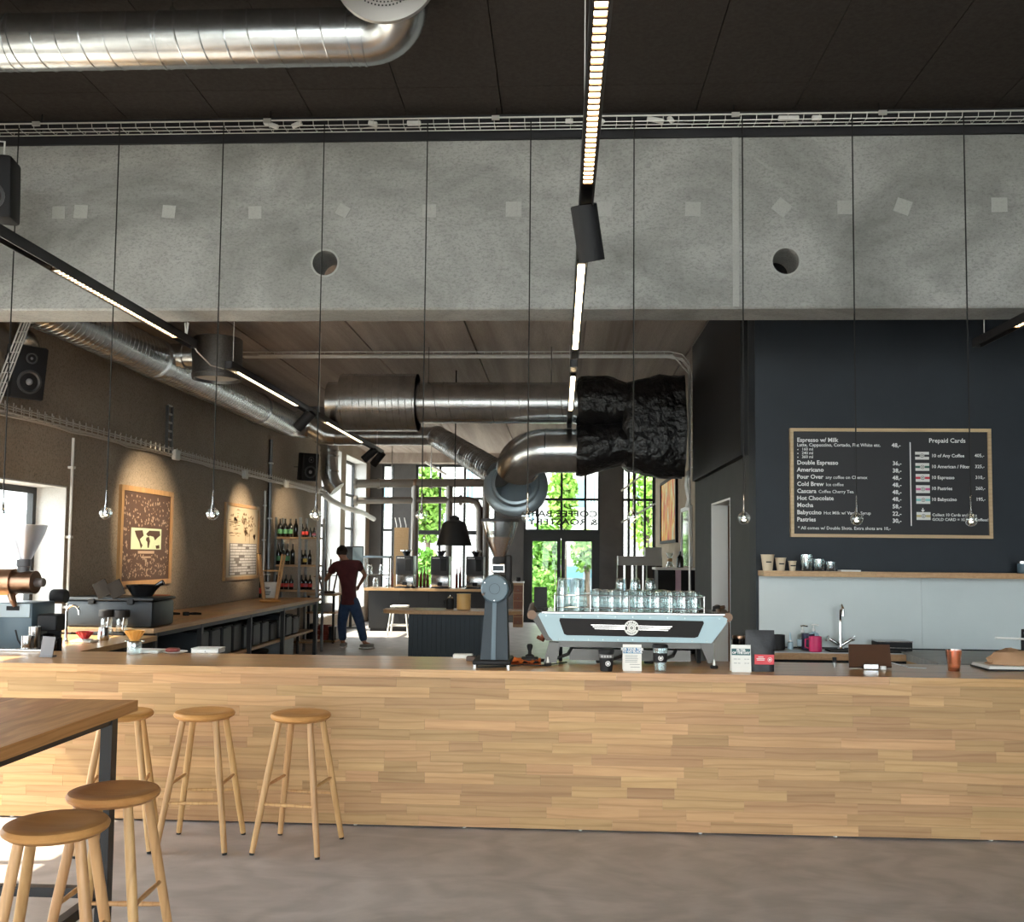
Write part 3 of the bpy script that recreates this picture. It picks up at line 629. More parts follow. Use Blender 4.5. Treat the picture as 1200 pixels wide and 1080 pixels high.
# branches with drum diffusers
def drum(cx, cy, z0, z1, r, label, bx, bz, br):
    o = thing('air_diffuser', label, 'air diffuser', (cx, cy, z0))
    MB().lathe([(0, z1), (r-.01, z1), (r, z1-.01), (r, z0+.06), (r+.006, z0+.055), (r+.006, z0+.045), (r, z0+.04), (r, z0), (r-.02, z0), (r-.03, z0+.03), (0, z0+.03)], (cx, cy, 0), 40).build('drum', m_galvd, o)
    MB().lathe([(0, 0), (r-.03, 0)], (cx, cy, z0+.026), 36).build('grille_plate', M('white perforated plate', (.62, .62, .6), .6), o)
    MB().cyl((bx, cy, bz), (cx-r+.02, cy, bz), br, n=28).build('branch_pipe', m_galv, o)
    MB().lathe([(br, 0), (br+.02, 0), (br+.02, .03), (br, .03)], (cx-r-.12, cy, bz), 28, (1, 0, 0), close=True).build('collar', m_galv, o)
    MB().cyl((cx, cy, z1), (cx, cy, ZC2), .008, n=8).build('hanger_rod', m_galv, o)
    return o
yd = 9.6; c1 = P(255, 420, Y=yd); drum(c1.x, yd, P(255, 445, Y=yd).z, P(255, 397, Y=yd).z, .25, 'large grey drum diffuser hanging beside the bench duct', XD+.15, P(205, 416, Y=yd).z, .12)
yd = 15.6; c1 = P(370, 490, Y=yd); drum(c1.x, yd, P(370, 504, Y=yd).z, P(370, 474, Y=yd).z, .19, 'smaller grey drum diffuser beyond the bench spot heads', XD+.2, P(336, 491, Y=yd).z, .12)
# down pipe by the far speaker
yv = 16.9; dp = thing('down_pipe', 'bent steel down pipe beside the far wall speaker', 'pipe', P(386, 572, Y=yv))
a = P(386, 520, Y=yv); b = P(386, 556, Y=yv); MB().tube([P(372, 508, Y=yv), P(382, 516, Y=yv), a, b, P(389, 566, Y=yv), P(395, 573, Y=yv)], [.15, .15, .16, .16, .16, .16], 24).build('pipe', m_galv, dp)
MB().cyl((a.x, yv, a.z), (a.x, yv, ZC2), .012, n=8).build('hanger_rod', m_galv, dp)
for y in (528, 534, 552): collar(dp, P(386, y, Y=yv), (0, 0, 1), .16, .03, .012)
# large twin ducts in the middle
YD = 10.9; zu = P(590, 472, Y=YD).z; zl = P(650, 528, Y=YD).z; xw = P(680, 500, Y=YD).x
du = thing('silencer_duct', 'broad galvanised duct with a fat silencer drum under the rear ceiling', 'duct', (-1.5, YD, zu-.33))
xa, xb, xc = P(386, 472, Y=YD).x, P(402, 472, Y=YD).x, P(490, 472, Y=YD).x
spiral(du, (xb, YD, zu), (xc, YD, zu), .335, .075, t=.005, name='silencer')
MB().lathe([(.335, 0), (.0, .0)], (xc, YD, zu), 36, (1, 0, 0)).build('silencer_end', m_galvd, du)
MB().cyl((xa, YD, zu), (xb, YD, zu), .24, n=36).build('duct_end', m_galv, du)
MB().lathe([(.24, 0), (.10, -.02), (0, -.02)], (xa, YD, zu), 30, (1, 0, 0)).build('end_cap', m_galv, du)
spiral(du, (xc, YD, zu), (xw+.1, YD, zu), .238, .16, t=.005)
for x in (xc+.06, xc+.3, xc+.85, xw-.05): collar(du, (x, YD, zu), (1, 0, 0), .238, .015, .006)
for px_ in (502, 646): p = P(px_, 450, Y=YD); MB().tube([(p.x, YD, zu+.2), (p.x, YD, ZC2)], .008, 6).build('hanger_rod', m_galv, du)
du = thing('elbow_duct', 'galvanised duct with a broad elbow below the silencer duct', 'duct', (0, YD, zl-.26))
xe_ = P(640, 528, Y=YD).x
MB().cyl((xe_, YD, zl), (xw+.1, YD, zl), .255, n=40).build('duct_pipe', m_galv, du)
for x in (xe_, xe_+.12, xe_+.22): collar(du, (x, YD, zl), (1, 0, 0), .255, .015, .006)
pts = elbow((xe_, YD, zl), (-1, 0, 0), (-.10, .78, -.62), .34, .255, 10); MB().tube(pts, .255, 36).build('elbow', m_galv, du)
e1 = P(604, 566, Y=11.62); dd = Vector((0, .95, -.3)).normalized(); MB().lathe([(.25, 0), (.28, .01), (.30, .05), (.36, .06), (.40, .10), (.40, .16), (.30, .17), (.2, .35), (0, .35)], e1-dd*.02, 40, dd).build('hopper_flange', M('blue grey enamel', (.30, .36, .40), .35, .6), du)
# black wrapped junction
def lump(mb, rings, n=28, seed=1, amp=.03):
    rg = random.Random(seed); vs = []; k = len(rings)
    for (c, ry, rz, sq) in rings:
        for j in range(n):
            a = 2*pi*j/n; ca, sa = math.cos(a), math.sin(a); f = (abs(ca)**sq+abs(sa)**sq)**(-1/sq)*(1+rg.uniform(-amp, amp))
            vs.append((c[0]+rg.uniform(-.012, .012), c[1]+ry*ca*f, c[2]+rz*sa*f))
    fs = [(i*n+j, i*n+(j+1) % n, (i+1)*n+(j+1) % n, (i+1)*n+j) for i in range(k-1) for j in range(n)]+[tuple(range(n)), tuple(range((k-1)*n, k*n))]
    return mb.add(vs, fs)
m_wrap = M('black bin liner wrap', (.007, .007, .008), .3, bump=1.0, bscale=9, spec=.4)
m_wrap.node_tree.nodes['Bump'].inputs['Distance'].default_value = .05
wr = thing('duct_wrapping', 'crinkled black wrapped insulation where both ducts meet the wall', 'insulation', (1.0, YD, zl-.3))
def wx(px_): return P(px_, 500, Y=YD).x
r1 = [((wx(676), YD, zu), .27, .28, 2)]+[((wx(676+i*6), YD, zu+(.0 if i < 7 else -.01*(i-6))), .31, .31-.012*max(0, i-6), 2.1) for i in range(1, 14)]
r2 = [((wx(676), YD, zl), .28, .29, 2)]+[((wx(676+i*6), YD, zl+.01*min(i, 8)), .32, .31-.006*i, 2.1) for i in range(1, 14)]
zm = (zu+zl)/2; r3 = [((wx(728), YD, zm), .28, .44, 3)]+[((wx(734+i*6), YD, zm+.0), .34, .50+.014*min(i, 6), 3.5) for i in range(0, 12)]
for i, rg_ in enumerate((r1, r2, r3)): lump(MB(), rg_, seed=i+3, amp=.022).build('wrapped_lobe', m_wrap, wr)
# wire tray over the rear ceiling and down the corner
ty = 11.0; tz = P(600, 417, Y=ty).z
rt = thing('rear_cable_tray', 'thin zinc cable tray crossing under the rear ceiling and down the corner', 'cable tray', (0, ty, tz))
xk = XS-.07
for dy, dz_ in ((0, 0), (.05, 0), (.1, 0), (0, .05)):
    pp = [P(283, 417, Y=ty)]; pp[0].y = ty+dy; pp[0].z = tz+dz_; pp += [(0, ty+dy, tz+dz_), (xk-.25, ty+dy, tz+dz_), (xk-.10, ty+dy, tz+dz_-.03), (xk-.02, ty+dy, tz+dz_-.12), (xk+dz_*.6, ty+dy, tz-.3), (xk+dz_*.6, ty+dy, 2.55)]
    MB().tube(pp, .005, 6).build('long_wire', m_wire, rt)
cw = MB(); x = -3.6
while x < xk-.2: cw.tube([(x, ty, tz+.05), (x, ty, tz), (x, ty+.1, tz)], .004, 4); x += .1
z = tz-.3
while z > 2.6: cw.tube([(xk+.03, ty, z), (xk, ty, z), (xk, ty+.1, z)], .004, 4); z -= .1
tag(cw.build('cross_wires', m_wire, rt), kind='stuff')
MB().tube([(-3.6, ty+.05, tz+.02), (0, ty+.05, tz+.02), (xk-.2, ty+.05, tz+.02), (xk-.01, ty+.05, tz-.2), (xk-.005, ty+.05, 1.2)], .013, 8).build('conduit', m_wire, rt)
# loom of wires at the foot of the tray
solo('cable_loom', MB().tube([(xk-.04, ty-.03, 2.62+.0), (xk-.06, ty-.04, 2.45), (xk-.03, ty-.03, 2.3), (xk-.05, ty-.02, 2.2)], .02, 6), m_wirew, 'short loom of pale cables hanging at the wall corner', 'cable')
# tray along the left wall
zt_ = P(180, 530, X=XL).z; lt = thing('bench_cable_tray', 'pale wire cable tray fixed along the rough bench wall', 'cable tray', (XL, 12, zt_))
for dx, dz_ in ((.02, 0), (.08, 0), (.14, 0), (.14, .05), (.02, .06)):
    MB().tube([(XL+dx, 6.5, zt_+dz_), (XL+dx, 18.1, zt_+dz_)], .008, 6).build('long_wire', m_wire, lt)
cw = MB(); y = 6.6
while y < 18.1: cw.tube([(XL+.02, y, zt_+.1), (XL+.02, y, zt_), (XL+.14, y, zt_), (XL+.14, y, zt_+.085)], .006, 5); y += .12
tag(cw.build('cross_wires', m_wire, lt), kind='stuff')
solo('bundled_cable', MB().tube([(XL+.08+.02*math.sin(i*1.3), 6.6+i*.4, zt_-.01+.015*math.sin(i*2.1)) for i in range(29)], .013, 6), m_wire, 'pale bundled cable sagging along the wall cable tray', 'cable')
for px_, py in ((206, 533), (335, 567), (287, 556)):
    p = P(px_, py, X=XL+.15); solo('junction_box', MB().rbox(p.x-.02, p.x+.03, p.y-.07, p.y+.07, p.z-.06, p.z+.06, .008, 1), M('pale grey plastic', (.62, .61, .58), .5), 'small pale junction box clipped on the wall tray', 'junction box', 'junction boxes on the wall cable tray')
def conduit(px_, y0, y1, r, label, dx=.03, mat=None):
    a, b = P(px_, y0, X=XL+dx), P(px_, y1, X=XL+dx); b = Vector((a.x, a.y, b.z)); o = thing('wall_conduit', label, 'conduit', b)
    MB().cyl(a, b, r, n=10).build('pipe', mat or m_wirew, o)
    for f in (.15, .5, .85):
        c = a.lerp(b, f); MB().box(XL, c.x+r+.006, c.y-r-.012, c.y+r+.012, c.z-.012, c.z+.012).build('clip', m_wirew, o, smooth=False)
conduit(86, 513, 745, .014, 'thin white conduit dropping beside the window reveal')
conduit(318, 515, 700, .03, 'dark grey riser conduit next to the bottle shelf', mat=m_galvd)
conduit(311, 575, 690, .016, 'thin pale conduit beside the plant chart', mat=m_wire)
yv = P(195, 500, X=XL).y; lad = thing('cable_ladder', 'short vertical cable ladder between bench duct and wall tray', 'cable ladder', (XL+.04, yv, 2.8))
for dy in (-.07, .07): MB().box(XL+.02, XL+.05, yv+dy-.012, yv+dy+.012, zt_, 3.35).build('side_rail', m_galvd, lad, smooth=False)
for k in range(6): MB().box(XL+.025, XL+.045, yv-.058, yv+.058, zt_+.08+k*.1, zt_+.1+k*.1).build('rung', m_wire, lad, smooth=False)
# ladder of wires at the window corner
wl_ = thing('wire_ladder', 'pale wire tray dropping steeply beside the near wall speaker', 'cable tray', P(0, 470, Y=6.9))
for k, (ax, bx) in enumerate(((30, -12), (34, -8), (37, -4), (40, 0))):
    MB().tube([P(ax, 365, Y=6.9+.05*(k % 2)), P(bx, 472, Y=6.9+.05*(k % 2))], .006, 6).build('long_wire', m_wire, wl_)
for t_ in range(1, 9): f = t_/9; MB().tube([P(30-42*f, 365+107*f, Y=6.9), P(40-40*f, 365+107*f, Y=6.95)], .004, 5).build('cross_wire', m_wire, wl_)
p = P(44, 405, Y=7.6); du = thing('bent_duct', 'silver duct bend at the window end of the bench wall', 'duct', p-Vector((0, 0, .2)))
MB().tube(elbow(p+Vector((-.35, 0, .12)), (1, 0, 0), (0, 0, -1), .22, .15, 8), .15, 24).build('elbow', m_galv, du)
# wall speakers
p = P(29, 436, X=-4.42); speaker(p, Matrix.Rotation(.95, 3, 'Z')@Matrix.Rotation(.16, 3, 'X'), .27, .2, .44, 'black wall speaker angled down near the window end', name='wall_speaker', hang=[p+Vector((-.05, 0, 0)), Vector((XL, p.y, p.z))])
p = P(361, 547, X=-4.40); speaker(p, Matrix.Rotation(.7, 3, 'Z')@Matrix.Rotation(.12, 3, 'X'), .30, .22, .48, 'black wall speaker near the far down pipe', name='wall_speaker', hang=[p+Vector((-.05, 0, 0)), Vector((XL, p.y, p.z))])
# ================================================================ POSTERS AND PAINTING
def framed(name, label, x, y0, y1, z0, z1, mfr, mbd, fwid=.055, mat_b=None):
    o = thing(name, label, 'poster', (x, (y0+y1)/2, z0))
    for q in ((y0, y1, z0, z0+fwid), (y0, y1, z1-fwid, z1), (y0, y0+fwid, z0+fwid, z1-fwid), (y1-fwid, y1, z0+fwid, z1-fwid)):
        MB().box(x, x+.035, q[0], q[1], q[2], q[3]).build('frame_rail', mfr, o, smooth=False)
    bd = MB().box(x, x+.02, y0+fwid, y1-fwid, z0+fwid, z1-fwid).build('sheet', mbd, o, smooth=False); return o, bd
m_framew = wood('oak picture frame', (.42, .24, .10), (.52, .32, .14), (.3, .16, .06), 2, rnd=.1)
y0, y1 = 9.775, 11.12; o, sh = framed('coffee_poster', 'dark brown framed poster covered with small drawings and a pale world map', XL, y0, y1, 1.26, 2.34, m_framew, M('dark brown poster print', (.085, .045, .032), .5))
mk = MB(); rg = random.Random(5); xx = XL+.0205
def flat(mb, y, z, h, w, a=0, x=xx):
    ca, sa = math.cos(a), math.sin(a); pts = [(x, y+ca*u-sa*v, z+sa*u+ca*v) for u, v in ((-w/2, -h/2), (w/2, -h/2), (w/2, h/2), (-w/2, h/2))]; mb.quad(*pts)
for i in range(460):
    y, z = rg.uniform(y0+.09, y1-.09), rg.uniform(1.35, 2.25)
    if 10.0 < y < 10.95 and 1.60 < z < 1.92: continue
    flat(mk, y, z, rg.uniform(.006, .035), rg.uniform(.008, .03), rg.uniform(0, 3))
tag(mk.build('small_drawings', M('poster line print', (.42, .31, .24), .6), sh, smooth=False, clean=False), kind='stuff')
mp_ = MB(); flat(mp_, 10.44, 1.775, .235, .78); mp_.build('map_ground', M('pale mint print', (.55, .66, .48), .6), sh, smooth=False)
ld = MB()
for pts in ([(10.13, 1.86), (10.33, 1.87), (10.36, 1.81), (10.27, 1.77), (10.30, 1.73), (10.34, 1.70), (10.30, 1.665), (10.25, 1.74), (10.18, 1.80)], [(10.43, 1.79), (10.50, 1.80), (10.53, 1.75), (10.50, 1.675), (10.47, 1.675), (10.46, 1.74), (10.42, 1.76)], [(10.42, 1.83), (10.50, 1.87), (10.78, 1.87), (10.80, 1.82), (10.72, 1.79), (10.66, 1.76), (10.62, 1.80), (10.54, 1.81), (10.47, 1.805)], [(10.68, 1.70), (10.78, 1.71), (10.79, 1.67), (10.70, 1.665)]):
    ld.add([(xx+.0008, a, b) for a, b in pts], [tuple(range(len(pts)))])
ld.build('map_land', M('dark brown print', (.07, .04, .03), .6), sh, smooth=False)
tt = MB(); flat(tt, 10.44, 1.625, .03, .42); flat(tt, 10.44, 1.57, .02, .25); flat(tt, 10.44, 1.53, .03, .05); tt.build('caption_bars', M('poster line print', 0), sh, smooth=False)
y0, y1 = 12.93, 14.41; o, sh = framed('plant_chart', 'cream framed chart with brown coffee plant drawings above a grey table', XL, y0, y1, 1.235, 2.328, m_framew, M('cream chart paper', (.50, .42, .31), .6), .045)
mk = MB()
for (yc, zc, s) in ((13.72, 2.12, .10), (13.98, 2.05, .15), (13.80, 1.93, .07), (14.2, 1.86, .04), (13.35, 2.1, .06)):
    for i in range(26): flat(mk, yc+rg.gauss(0, s*.6), zc+rg.gauss(0, s*.5), .03, .03, rg.uniform(0, 3))
    flat(mk, yc, zc-s*1.3, s*1.4, .012)
for i in range(34): flat(mk, rg.uniform(13.05, 13.5), rg.uniform(1.85, 2.25), .008, rg.uniform(.05, .2))
tag(mk.build('plant_drawings', M('sepia print', (.16, .10, .055), .6), sh, smooth=False, clean=False), kind='stuff')
tb2 = MB(); flat(tb2, 13.72, 1.53, .46, 1.2); t2 = tb2.build('table_ground', M('slate print', (.16, .15, .155), .6), sh, smooth=False)
mk = MB()
for i in range(11):
    y = 13.16
    while y < 14.28:
        w = rg.uniform(.06, .25); w = min(w, 14.3-y)
        if rg.random() < .85: flat(mk, y+w/2, 1.735-i*.041, .03, w*.94, 0, xx+.001)
        y += w
tag(mk.build('table_cells', M('pale lilac print', (.52, .52, .56), .6), sh, smooth=False, clean=False), kind='stuff')
# tall painting on the tan wall: red to yellow brush colours
pt = thing('tall_painting', 'tall narrow painting of red, orange and yellow on the tan wall', 'painting', (XR2, 20, 1.5))
ya, yb = P(792, 600, X=XR2-.03).y, P(775, 600, X=XR2-.03).y; za_, zb_ = P(783, 633, X=XR2-.03).z, 3.2
m_paint = bpy.data.materials.new('abstract painting'); m_paint.use_nodes = True; nt = m_paint.node_tree; v = coords(nt, (1, 1.4, .55), False)
w = nt.nodes.new('ShaderNodeTexNoise'); w.inputs['Scale'].default_value = 2.1; w.inputs['Detail'].default_value = 6; w.inputs['Distortion'].default_value = 1.5; nt.links.new(v, w.inputs['Vector'])
r = nt.nodes.new('ShaderNodeValToRGB'); e = r.color_ramp.elements; e[0].position = .28; e[0].color = (.35, .02, .02, 1); e[1].position = .75; e[1].color = (.25, .18, .14, 1)
for ps, cc in ((.40, (.75, .08, .03, 1)), (.50, (.80, .30, .03, 1)), (.56, (.85, .65, .10, 1)), (.62, (.75, .75, .5, 1))): q = e.new(ps); q.color = cc
nt.links.new(w.outputs[0], r.inputs[0]); nt.links.new(r.outputs[0], nt.nodes['Principled BSDF'].inputs['Base Color'])
MB().box(XR2-.03, XR2-.01, ya, yb, za_, zb_).build('canvas', m_paint, pt, smooth=False)
for q in ((ya-.12, ya, za_-.06, zb_+.06), (yb, yb+.12, za_-.06, zb_+.06), (ya, yb, za_-.06, za_), (ya, yb, zb_, zb_+.06)): MB().box(XR2-.05, XR2, *q).build('frame_rail', m_black, pt, smooth=False)
ya, yb = P(811, 600, X=XR2).y, P(800, 600, X=XR2).y; z0, z1 = P(806, 663, X=XR2).z, P(806, 598, X=XR2).z
mi = thing('wall_mirror', 'white framed mirror on the tan wall behind the glasses', 'mirror', (XR2, ya, z0))
MB().box(XR2-.012, XR2-.002, ya, yb, z0, z1).build('mirror_glass', m_chrome, mi, smooth=False)
for q in ((ya-.07, ya, z0, z1), (yb, yb+.07, z0, z1), (ya-.07, yb+.07, z1, z1+.07)): MB().box(XR2-.03, XR2, *q).build('frame_rail', m_white, mi, smooth=False)
# ================================================================ BENCH
ZW = .93
bn = thing('roastery_bench', 'long oak topped workbench on black legs along the rough wall', 'workbench', (-4.2, 11, 0))
YB_, YE_ = 8.6, P(377, 700, X=-3.72).y
x = XL+.01; nb = 6; bw = (-3.72-x)/nb; bm_ = unit_cube(); bm_.materials.append(m_oakside)
for k in range(nb):
    for (a, b) in (((YB_, 11.2), (11.2, YE_)) if k % 2 else ((YB_, 12.6), (12.6, YE_))): inst('board', bm_, None, bn, (x+bw*(k+.5), (a+b)/2, ZW-.022), (bw-.0012, b-a-.001, .044))
for y in (8.75, 9.9, 11.5, 12.9, YE_-.15):
    for xx in (-3.78, XL+.06): MB().box(xx-.025, xx+.025, y-.025, y+.025, 0, ZW-.044).build('leg', m_blackmet, bn, smooth=False)
MB().box(XL+.06, -3.76, 8.8, YE_-.2, ZW-.09, ZW-.045).build('apron_rail', m_blackmet, bn, smooth=False)
MB().box(XL+.05, -3.80, 9.95, YE_-.18, .42, .455).build('lower_shelf', m_oakside, bn, smooth=False)
m_bin = M('dark blue grey bin plastic', (.035, .042, .05), .45, rnd=.35)
k = 0
for y in [9.1+.36*i for i in range(14)]:
    if any(abs(y-q) < .2 for q in ()): continue
    h = rg.choice([.24, .28, .32]); zz = .455 if y > 10.1 else .06; o = thing('storage_bin', 'dark plastic storage bin on the shelf under the oak bench', 'storage bin', (-4.05, y, zz), 'dark bins under the oak bench')
    MB().rbox(-4.4, -3.84, y-.15, y+.15, zz, zz+h, .02, 1).build('body', m_bin, o); MB().rbox(-4.41, -3.83, y-.16, y+.16, zz+h, zz+h+.02, .006, 1).build('lid', m_blackm, o); k += 1
for y in (11.2, 11.75, 12.4):
    o = thing('floor_bin', 'black lidded bin standing on the floor under the bench', 'bin', (-4.0, y, 0), 'black bins on the floor under the bench')
    MB().lathe([(0, .005), (.15, .005), (.19, .33), (.2, .33), (.2, .35), (.19, .36), (0, .37)], (-4.02, y, 0), 20).build('body', m_blackm, o); MB().tube([(-4.2, y, .35), (-4.02, y-.12, .38), (-3.84, y, .35)], .008, 6).build('handle', m_steel, o)
p = P(345, 748, Y=13.6); solo('floor_cabinet', MB().rbox(-4.5, -3.86, 13.2, 13.75, 0, .41, .01, 1), M('pale grey steel cabinet', (.30, .33, .35), .5), 'low pale grey box under the far end of the bench', 'cabinet')
# low seat by the bench
ls = make_stool('low round oak stool at the bench front', None, h=.48, rs=.19, rf=.17, rt=.13, name='low_stool')
p = P(290, 743, Z=.48); ls.location = (p.x, p.y, 0)
# things on the bench
p = P(336, 697, Z=ZW); us = dup(st, (-4.1, 13.35, ZW), .4, 'oak stool upturned on the far end of the oak bench', .92); us.rotation_euler = (pi, 0, .4); us.location.z = ZW+.745*.92+.003
bk = thing('white_bucket', 'white lidded bucket with printed label on the oak bench', 'bucket', P(316, 700, Z=ZW))
p = P(316, 700, Z=ZW); MB().lathe([(0, 0), (.095, 0), (.115, .20), (.12, .2), (.122, .225), (.115, .235), (0, .235)], p, 28).build('tub', m_white, bk)
MB().lathe([(.124, .205), (.128, .205), (.128, .235), (.12, .24), (0, .24)], p, 28).build('lid', m_paperw, bk)
lb = MB()
for i, (w, z) in enumerate(((.07, .155), (.05, .135), (.10, .09), (.08, .065), (.06, .045))): lb.box(p.x-w/2, p.x+w/2, p.y-.1095-z*.1+.006, p.y-.1085-z*.1, p.z+z, p.z+z+.012)
lb.build('label_print', m_print, bk, smooth=False)
def bottle(p, h, r, mat, label, lab=None, group=None, name='bottle', cap=None):
    o = thing(name, label, 'bottle', p, group); s = h
    MB().lathe([(0, 0), (r*.95, 0), (r, .01*s), (r, .55*s), (r*.9, .63*s), (r*.36, .76*s), (r*.32, .97*s), (r*.38, .97*s), (r*.38, s), (0, s)], p, 16).build('body', mat, o)
    if lab: MB().lathe([(r*1.01, .18*s), (r*1.02, .18*s), (r*1.02, .42*s), (r*1.01, .42*s)], p, 16).build('label_band', lab, o)
    if cap: MB().lathe([(r*.42, .93*s), (r*.42, 1.01*s), (0, 1.01*s)], p, 12).build('cap', cap, o)
    return o
m_btl = M('dark bottle glass', (.008, .008, .007), .12, spec=.7); m_grn = M('green label', (.10, .30, .14), .6); m_redl = M('red label', (.70, .06, .05), .6); m_pinkl = M('pink label', (.75, .20, .28), .6); m_yell = M('yellow label', (.75, .55, .12), .6)
bottle(P(302, 700, Z=ZW), .36, .055, m_btl, 'tall dark wine bottle with red label beside the white bucket', m_redl)
# black transport case with bowl, drip stand etc.
cs_ = thing('transport_case', 'long black plastic case lying on the near end of the bench', 'case', P(110, 735, Y=8.62))
xa, xb = P(75, 730, Y=8.62).x, P(177, 730, Y=8.62).x; zt2 = P(120, 700, Y=8.62).z
MB().rbox(xa, xb, 8.64, 9.15, ZW+.002, zt2-.03, .03, 2).build('body', M('blue black case shell', (.015, .020, .026), .45, bump=.1, bscale=150), cs_)
MB().rbox(xa-.008, xb+.008, 8.632, 9.158, zt2-.03, zt2, .012, 2).build('lid', M('blue black case shell', 0), cs_)
for f in (.3, .75): MB().rbox(xa+(xb-xa)*f-.03, xa+(xb-xa)*f+.03, 8.618, 8.634, zt2-.06, zt2-.01, .004, 1).build('latch', m_blackm, cs_)
p = P(167, 697, Y=8.9); p.z = zt2
bw_ = thing('black_bowl', 'black scoop shaped bowl resting on the long case', 'bowl', p)
MB().lathe([(.0, 0), (.07, 0), (.09, .005), (.155, .11), (.15, .113), (.085, .012), (0, .01)], p, 28).build('bowl', M('black glazed ceramic', (.012, .012, .014), .12), bw_)
MB().tube([p+Vector((.11, 0, .08)), p+Vector((.16, 0, .12)), p+Vector((.20, 0, .14))], [.03, .022, .026], 12).build('spout', M('black glazed ceramic', 0), bw_)
# twin roasted sample holders in front of the case
hx = P(127, 700, Y=8.5)
sd = thing('sample_brewer', 'twin black coffee brewer with glass jars standing before the long case', 'brewer', (hx.x, 8.45, ZW-.02))
for px_ in (125, 143):
    q = P(px_, 726, Y=8.48)
    MB().lathe([(0, 0), (.045, 0), (.05, .01), (.05, .12), (.045, .13)], (q.x, 8.48, ZW-.03), 20).build('glass_jar', m_glassd, sd)
    MB().lathe([(0, .14), (.062, .14), (.068, .145), (.068, .20), (.062, .205), (0, .205)], (q.x, 8.48, ZW-.03), 24).build('head', m_blackm, sd)
    MB().tube([(q.x+.04, 8.43, ZW+.11), (q.x+.03, 8.43, ZW-.0)], .005, 6).build('lever', m_steel, sd)
MB().box(hx.x-.14, hx.x+.22, 8.35, 8.60, ZW-.06, ZW-.03).build('base', m_blackm, sd, smooth=False)
for px_, c in ((118, 0), (135, 1)):
    q = P(px_, 690, Y=8.6); fl = MB().obox((q.x, 8.62, q.z), .13, .012, .15, Matrix.Rotation(-.45, 3, 'Y')).build('display_flap', M('dark bronze plastic', (.02, .015, .011), .6, spec=.15), sd, smooth=False)
cn = P(184, 716, Y=9.35); cc_ = thing('red_lid_canister', 'clear canister with red lid at the end of the long case', 'canister', (cn.x, 9.35, ZW))
MB().rbox(cn.x-.09, cn.x+.09, 9.27, 9.43, ZW, ZW+.24, .01, 1).build('body', m_glassd, cc_); MB().rbox(cn.x-.1, cn.x+.1, 9.26, 9.44, ZW+.24, ZW+.275, .008, 1).build('lid', M('red orange lid', (.55, .10, .03), .4), cc_)
MB().rbox(cn.x-.08, cn.x+.08, 9.28, 9.42, ZW+.005, ZW+.17, .01, 1).build('contents', M('green coffee', (.12, .11, .07), .8, c2=(.2, .18, .11), scale=60), cc_)
for i, px_ in enumerate((193, 218)):
    q = P(px_, 721, Z=ZW); o = thing('portafilter', 'black handled portafilter lying on the oak bench', 'portafilter', q, 'portafilters lying on the bench')
    MB().lathe([(0, 0), (.032, 0), (.036, .01), (.036, .035), (.03, .04), (0, .04)], q, 16).build('basket', m_blackm, o); MB().tube([q+Vector((.03, 0, .02)), q+Vector((.09, .02, .022)), q+Vector((.16, .03, .02))], [.012, .016, .012], 10).build('handle', m_blackm, o)
# lower sink worktop between bar and bench
ZS = .885; xr = P(128, 756, Z=ZS).x
sk = thing('sink_worktop', 'low oak sink worktop behind the bar by the window', 'worktop', (-4.0, 7.5, 0))
MB().box(XL+.01, xr, 6.50, 8.40, ZS-.045, ZS).build('top', m_oaktop, sk, smooth=False); MB().box(XL+.02, xr-.03, 6.52, 8.38, 0, ZS-.045).build('cabinet_body', m_black, sk, smooth=False)
q = P(77, 754, Z=ZS); fc = thing('swan_tap', 'slim chrome swan neck tap by the window reveal', 'tap', q)
MB().lathe([(0, 0), (.022, 0), (.022, .02), (.012, .03), (.010, .05)], q, 16).build('base', m_chrome, fc)
MB().tube([q+Vector((0, 0, .02)), q+Vector((0, 0, .26))]+[q+Vector((.05-.05*math.cos(a), 0, .26+.05*math.sin(a))) for a in (.5, 1, 1.57, 2.1, 2.6, 3.0)]+[q+Vector((.102, 0, .235))], .0095, 10).build('spout', m_chrome, fc)
def dripper(p, mat, label, h=.085, r=.062, server=False, ribs=14):
    o = thing('coffee_dripper', label, 'dripper', p); z = 0
    if server:
        MB().lathe([(0, .002), (.042, .002), (.046, .01), (.046, .075), (.042, .085), (.040, .085), (.043, .074), (.043, .012), (0, .008)], p, 24).build('server_glass', m_glass, o); z = .085
    q = p+Vector((0, 0, z))
    MB().lathe([(.03, .0), (.062, .0), (.064, .004), (.062, .008), (.03, .01)], q, 28).build('flange', m_glass if server else m_white, o)
    MB().lathe([(.018, .006), (.026, .012), (r, h), (r-.004, h), (.022, .016), (.014, .008)], q, 28).build('cone', mat, o)
    for k in range(ribs):
        a = 2*pi*k/ribs; d = Vector((math.cos(a), math.sin(a), 0)); MB().tube([q+d*.027+Vector((0, 0, .014)), q+d*(r+.001)+Vector((0, 0, h-.004))], .0042, 5).build('rib', mat, o)
    return o
q = P(99, 752, Z=ZS); sc_ = solo('drip_scale', MB().rbox(q.x-.09, q.x+.09, q.y-.07, q.y+.07, ZS, ZS+.016, .004, 1), m_paperw, 'flat white scale under the red dripper', 'scale')
dripper(q+Vector((0, 0, .0165)), m_red, 'red ribbed coffee dripper on a flat white scale', .07, .068)
q = P(121, 750, Z=ZS); mj = thing('milk_jug', 'small steel milk jug with handle on the sink worktop', 'jug', q)
MB().lathe([(0, 0), (.040, 0), (.044, .006), (.044, .06), (.036, .10), (.037, .112), (.034, .112), (.033, .10), (.04, .06), (.04, .01), (0, .006)], q, 24).build('body', m_steel, mj)
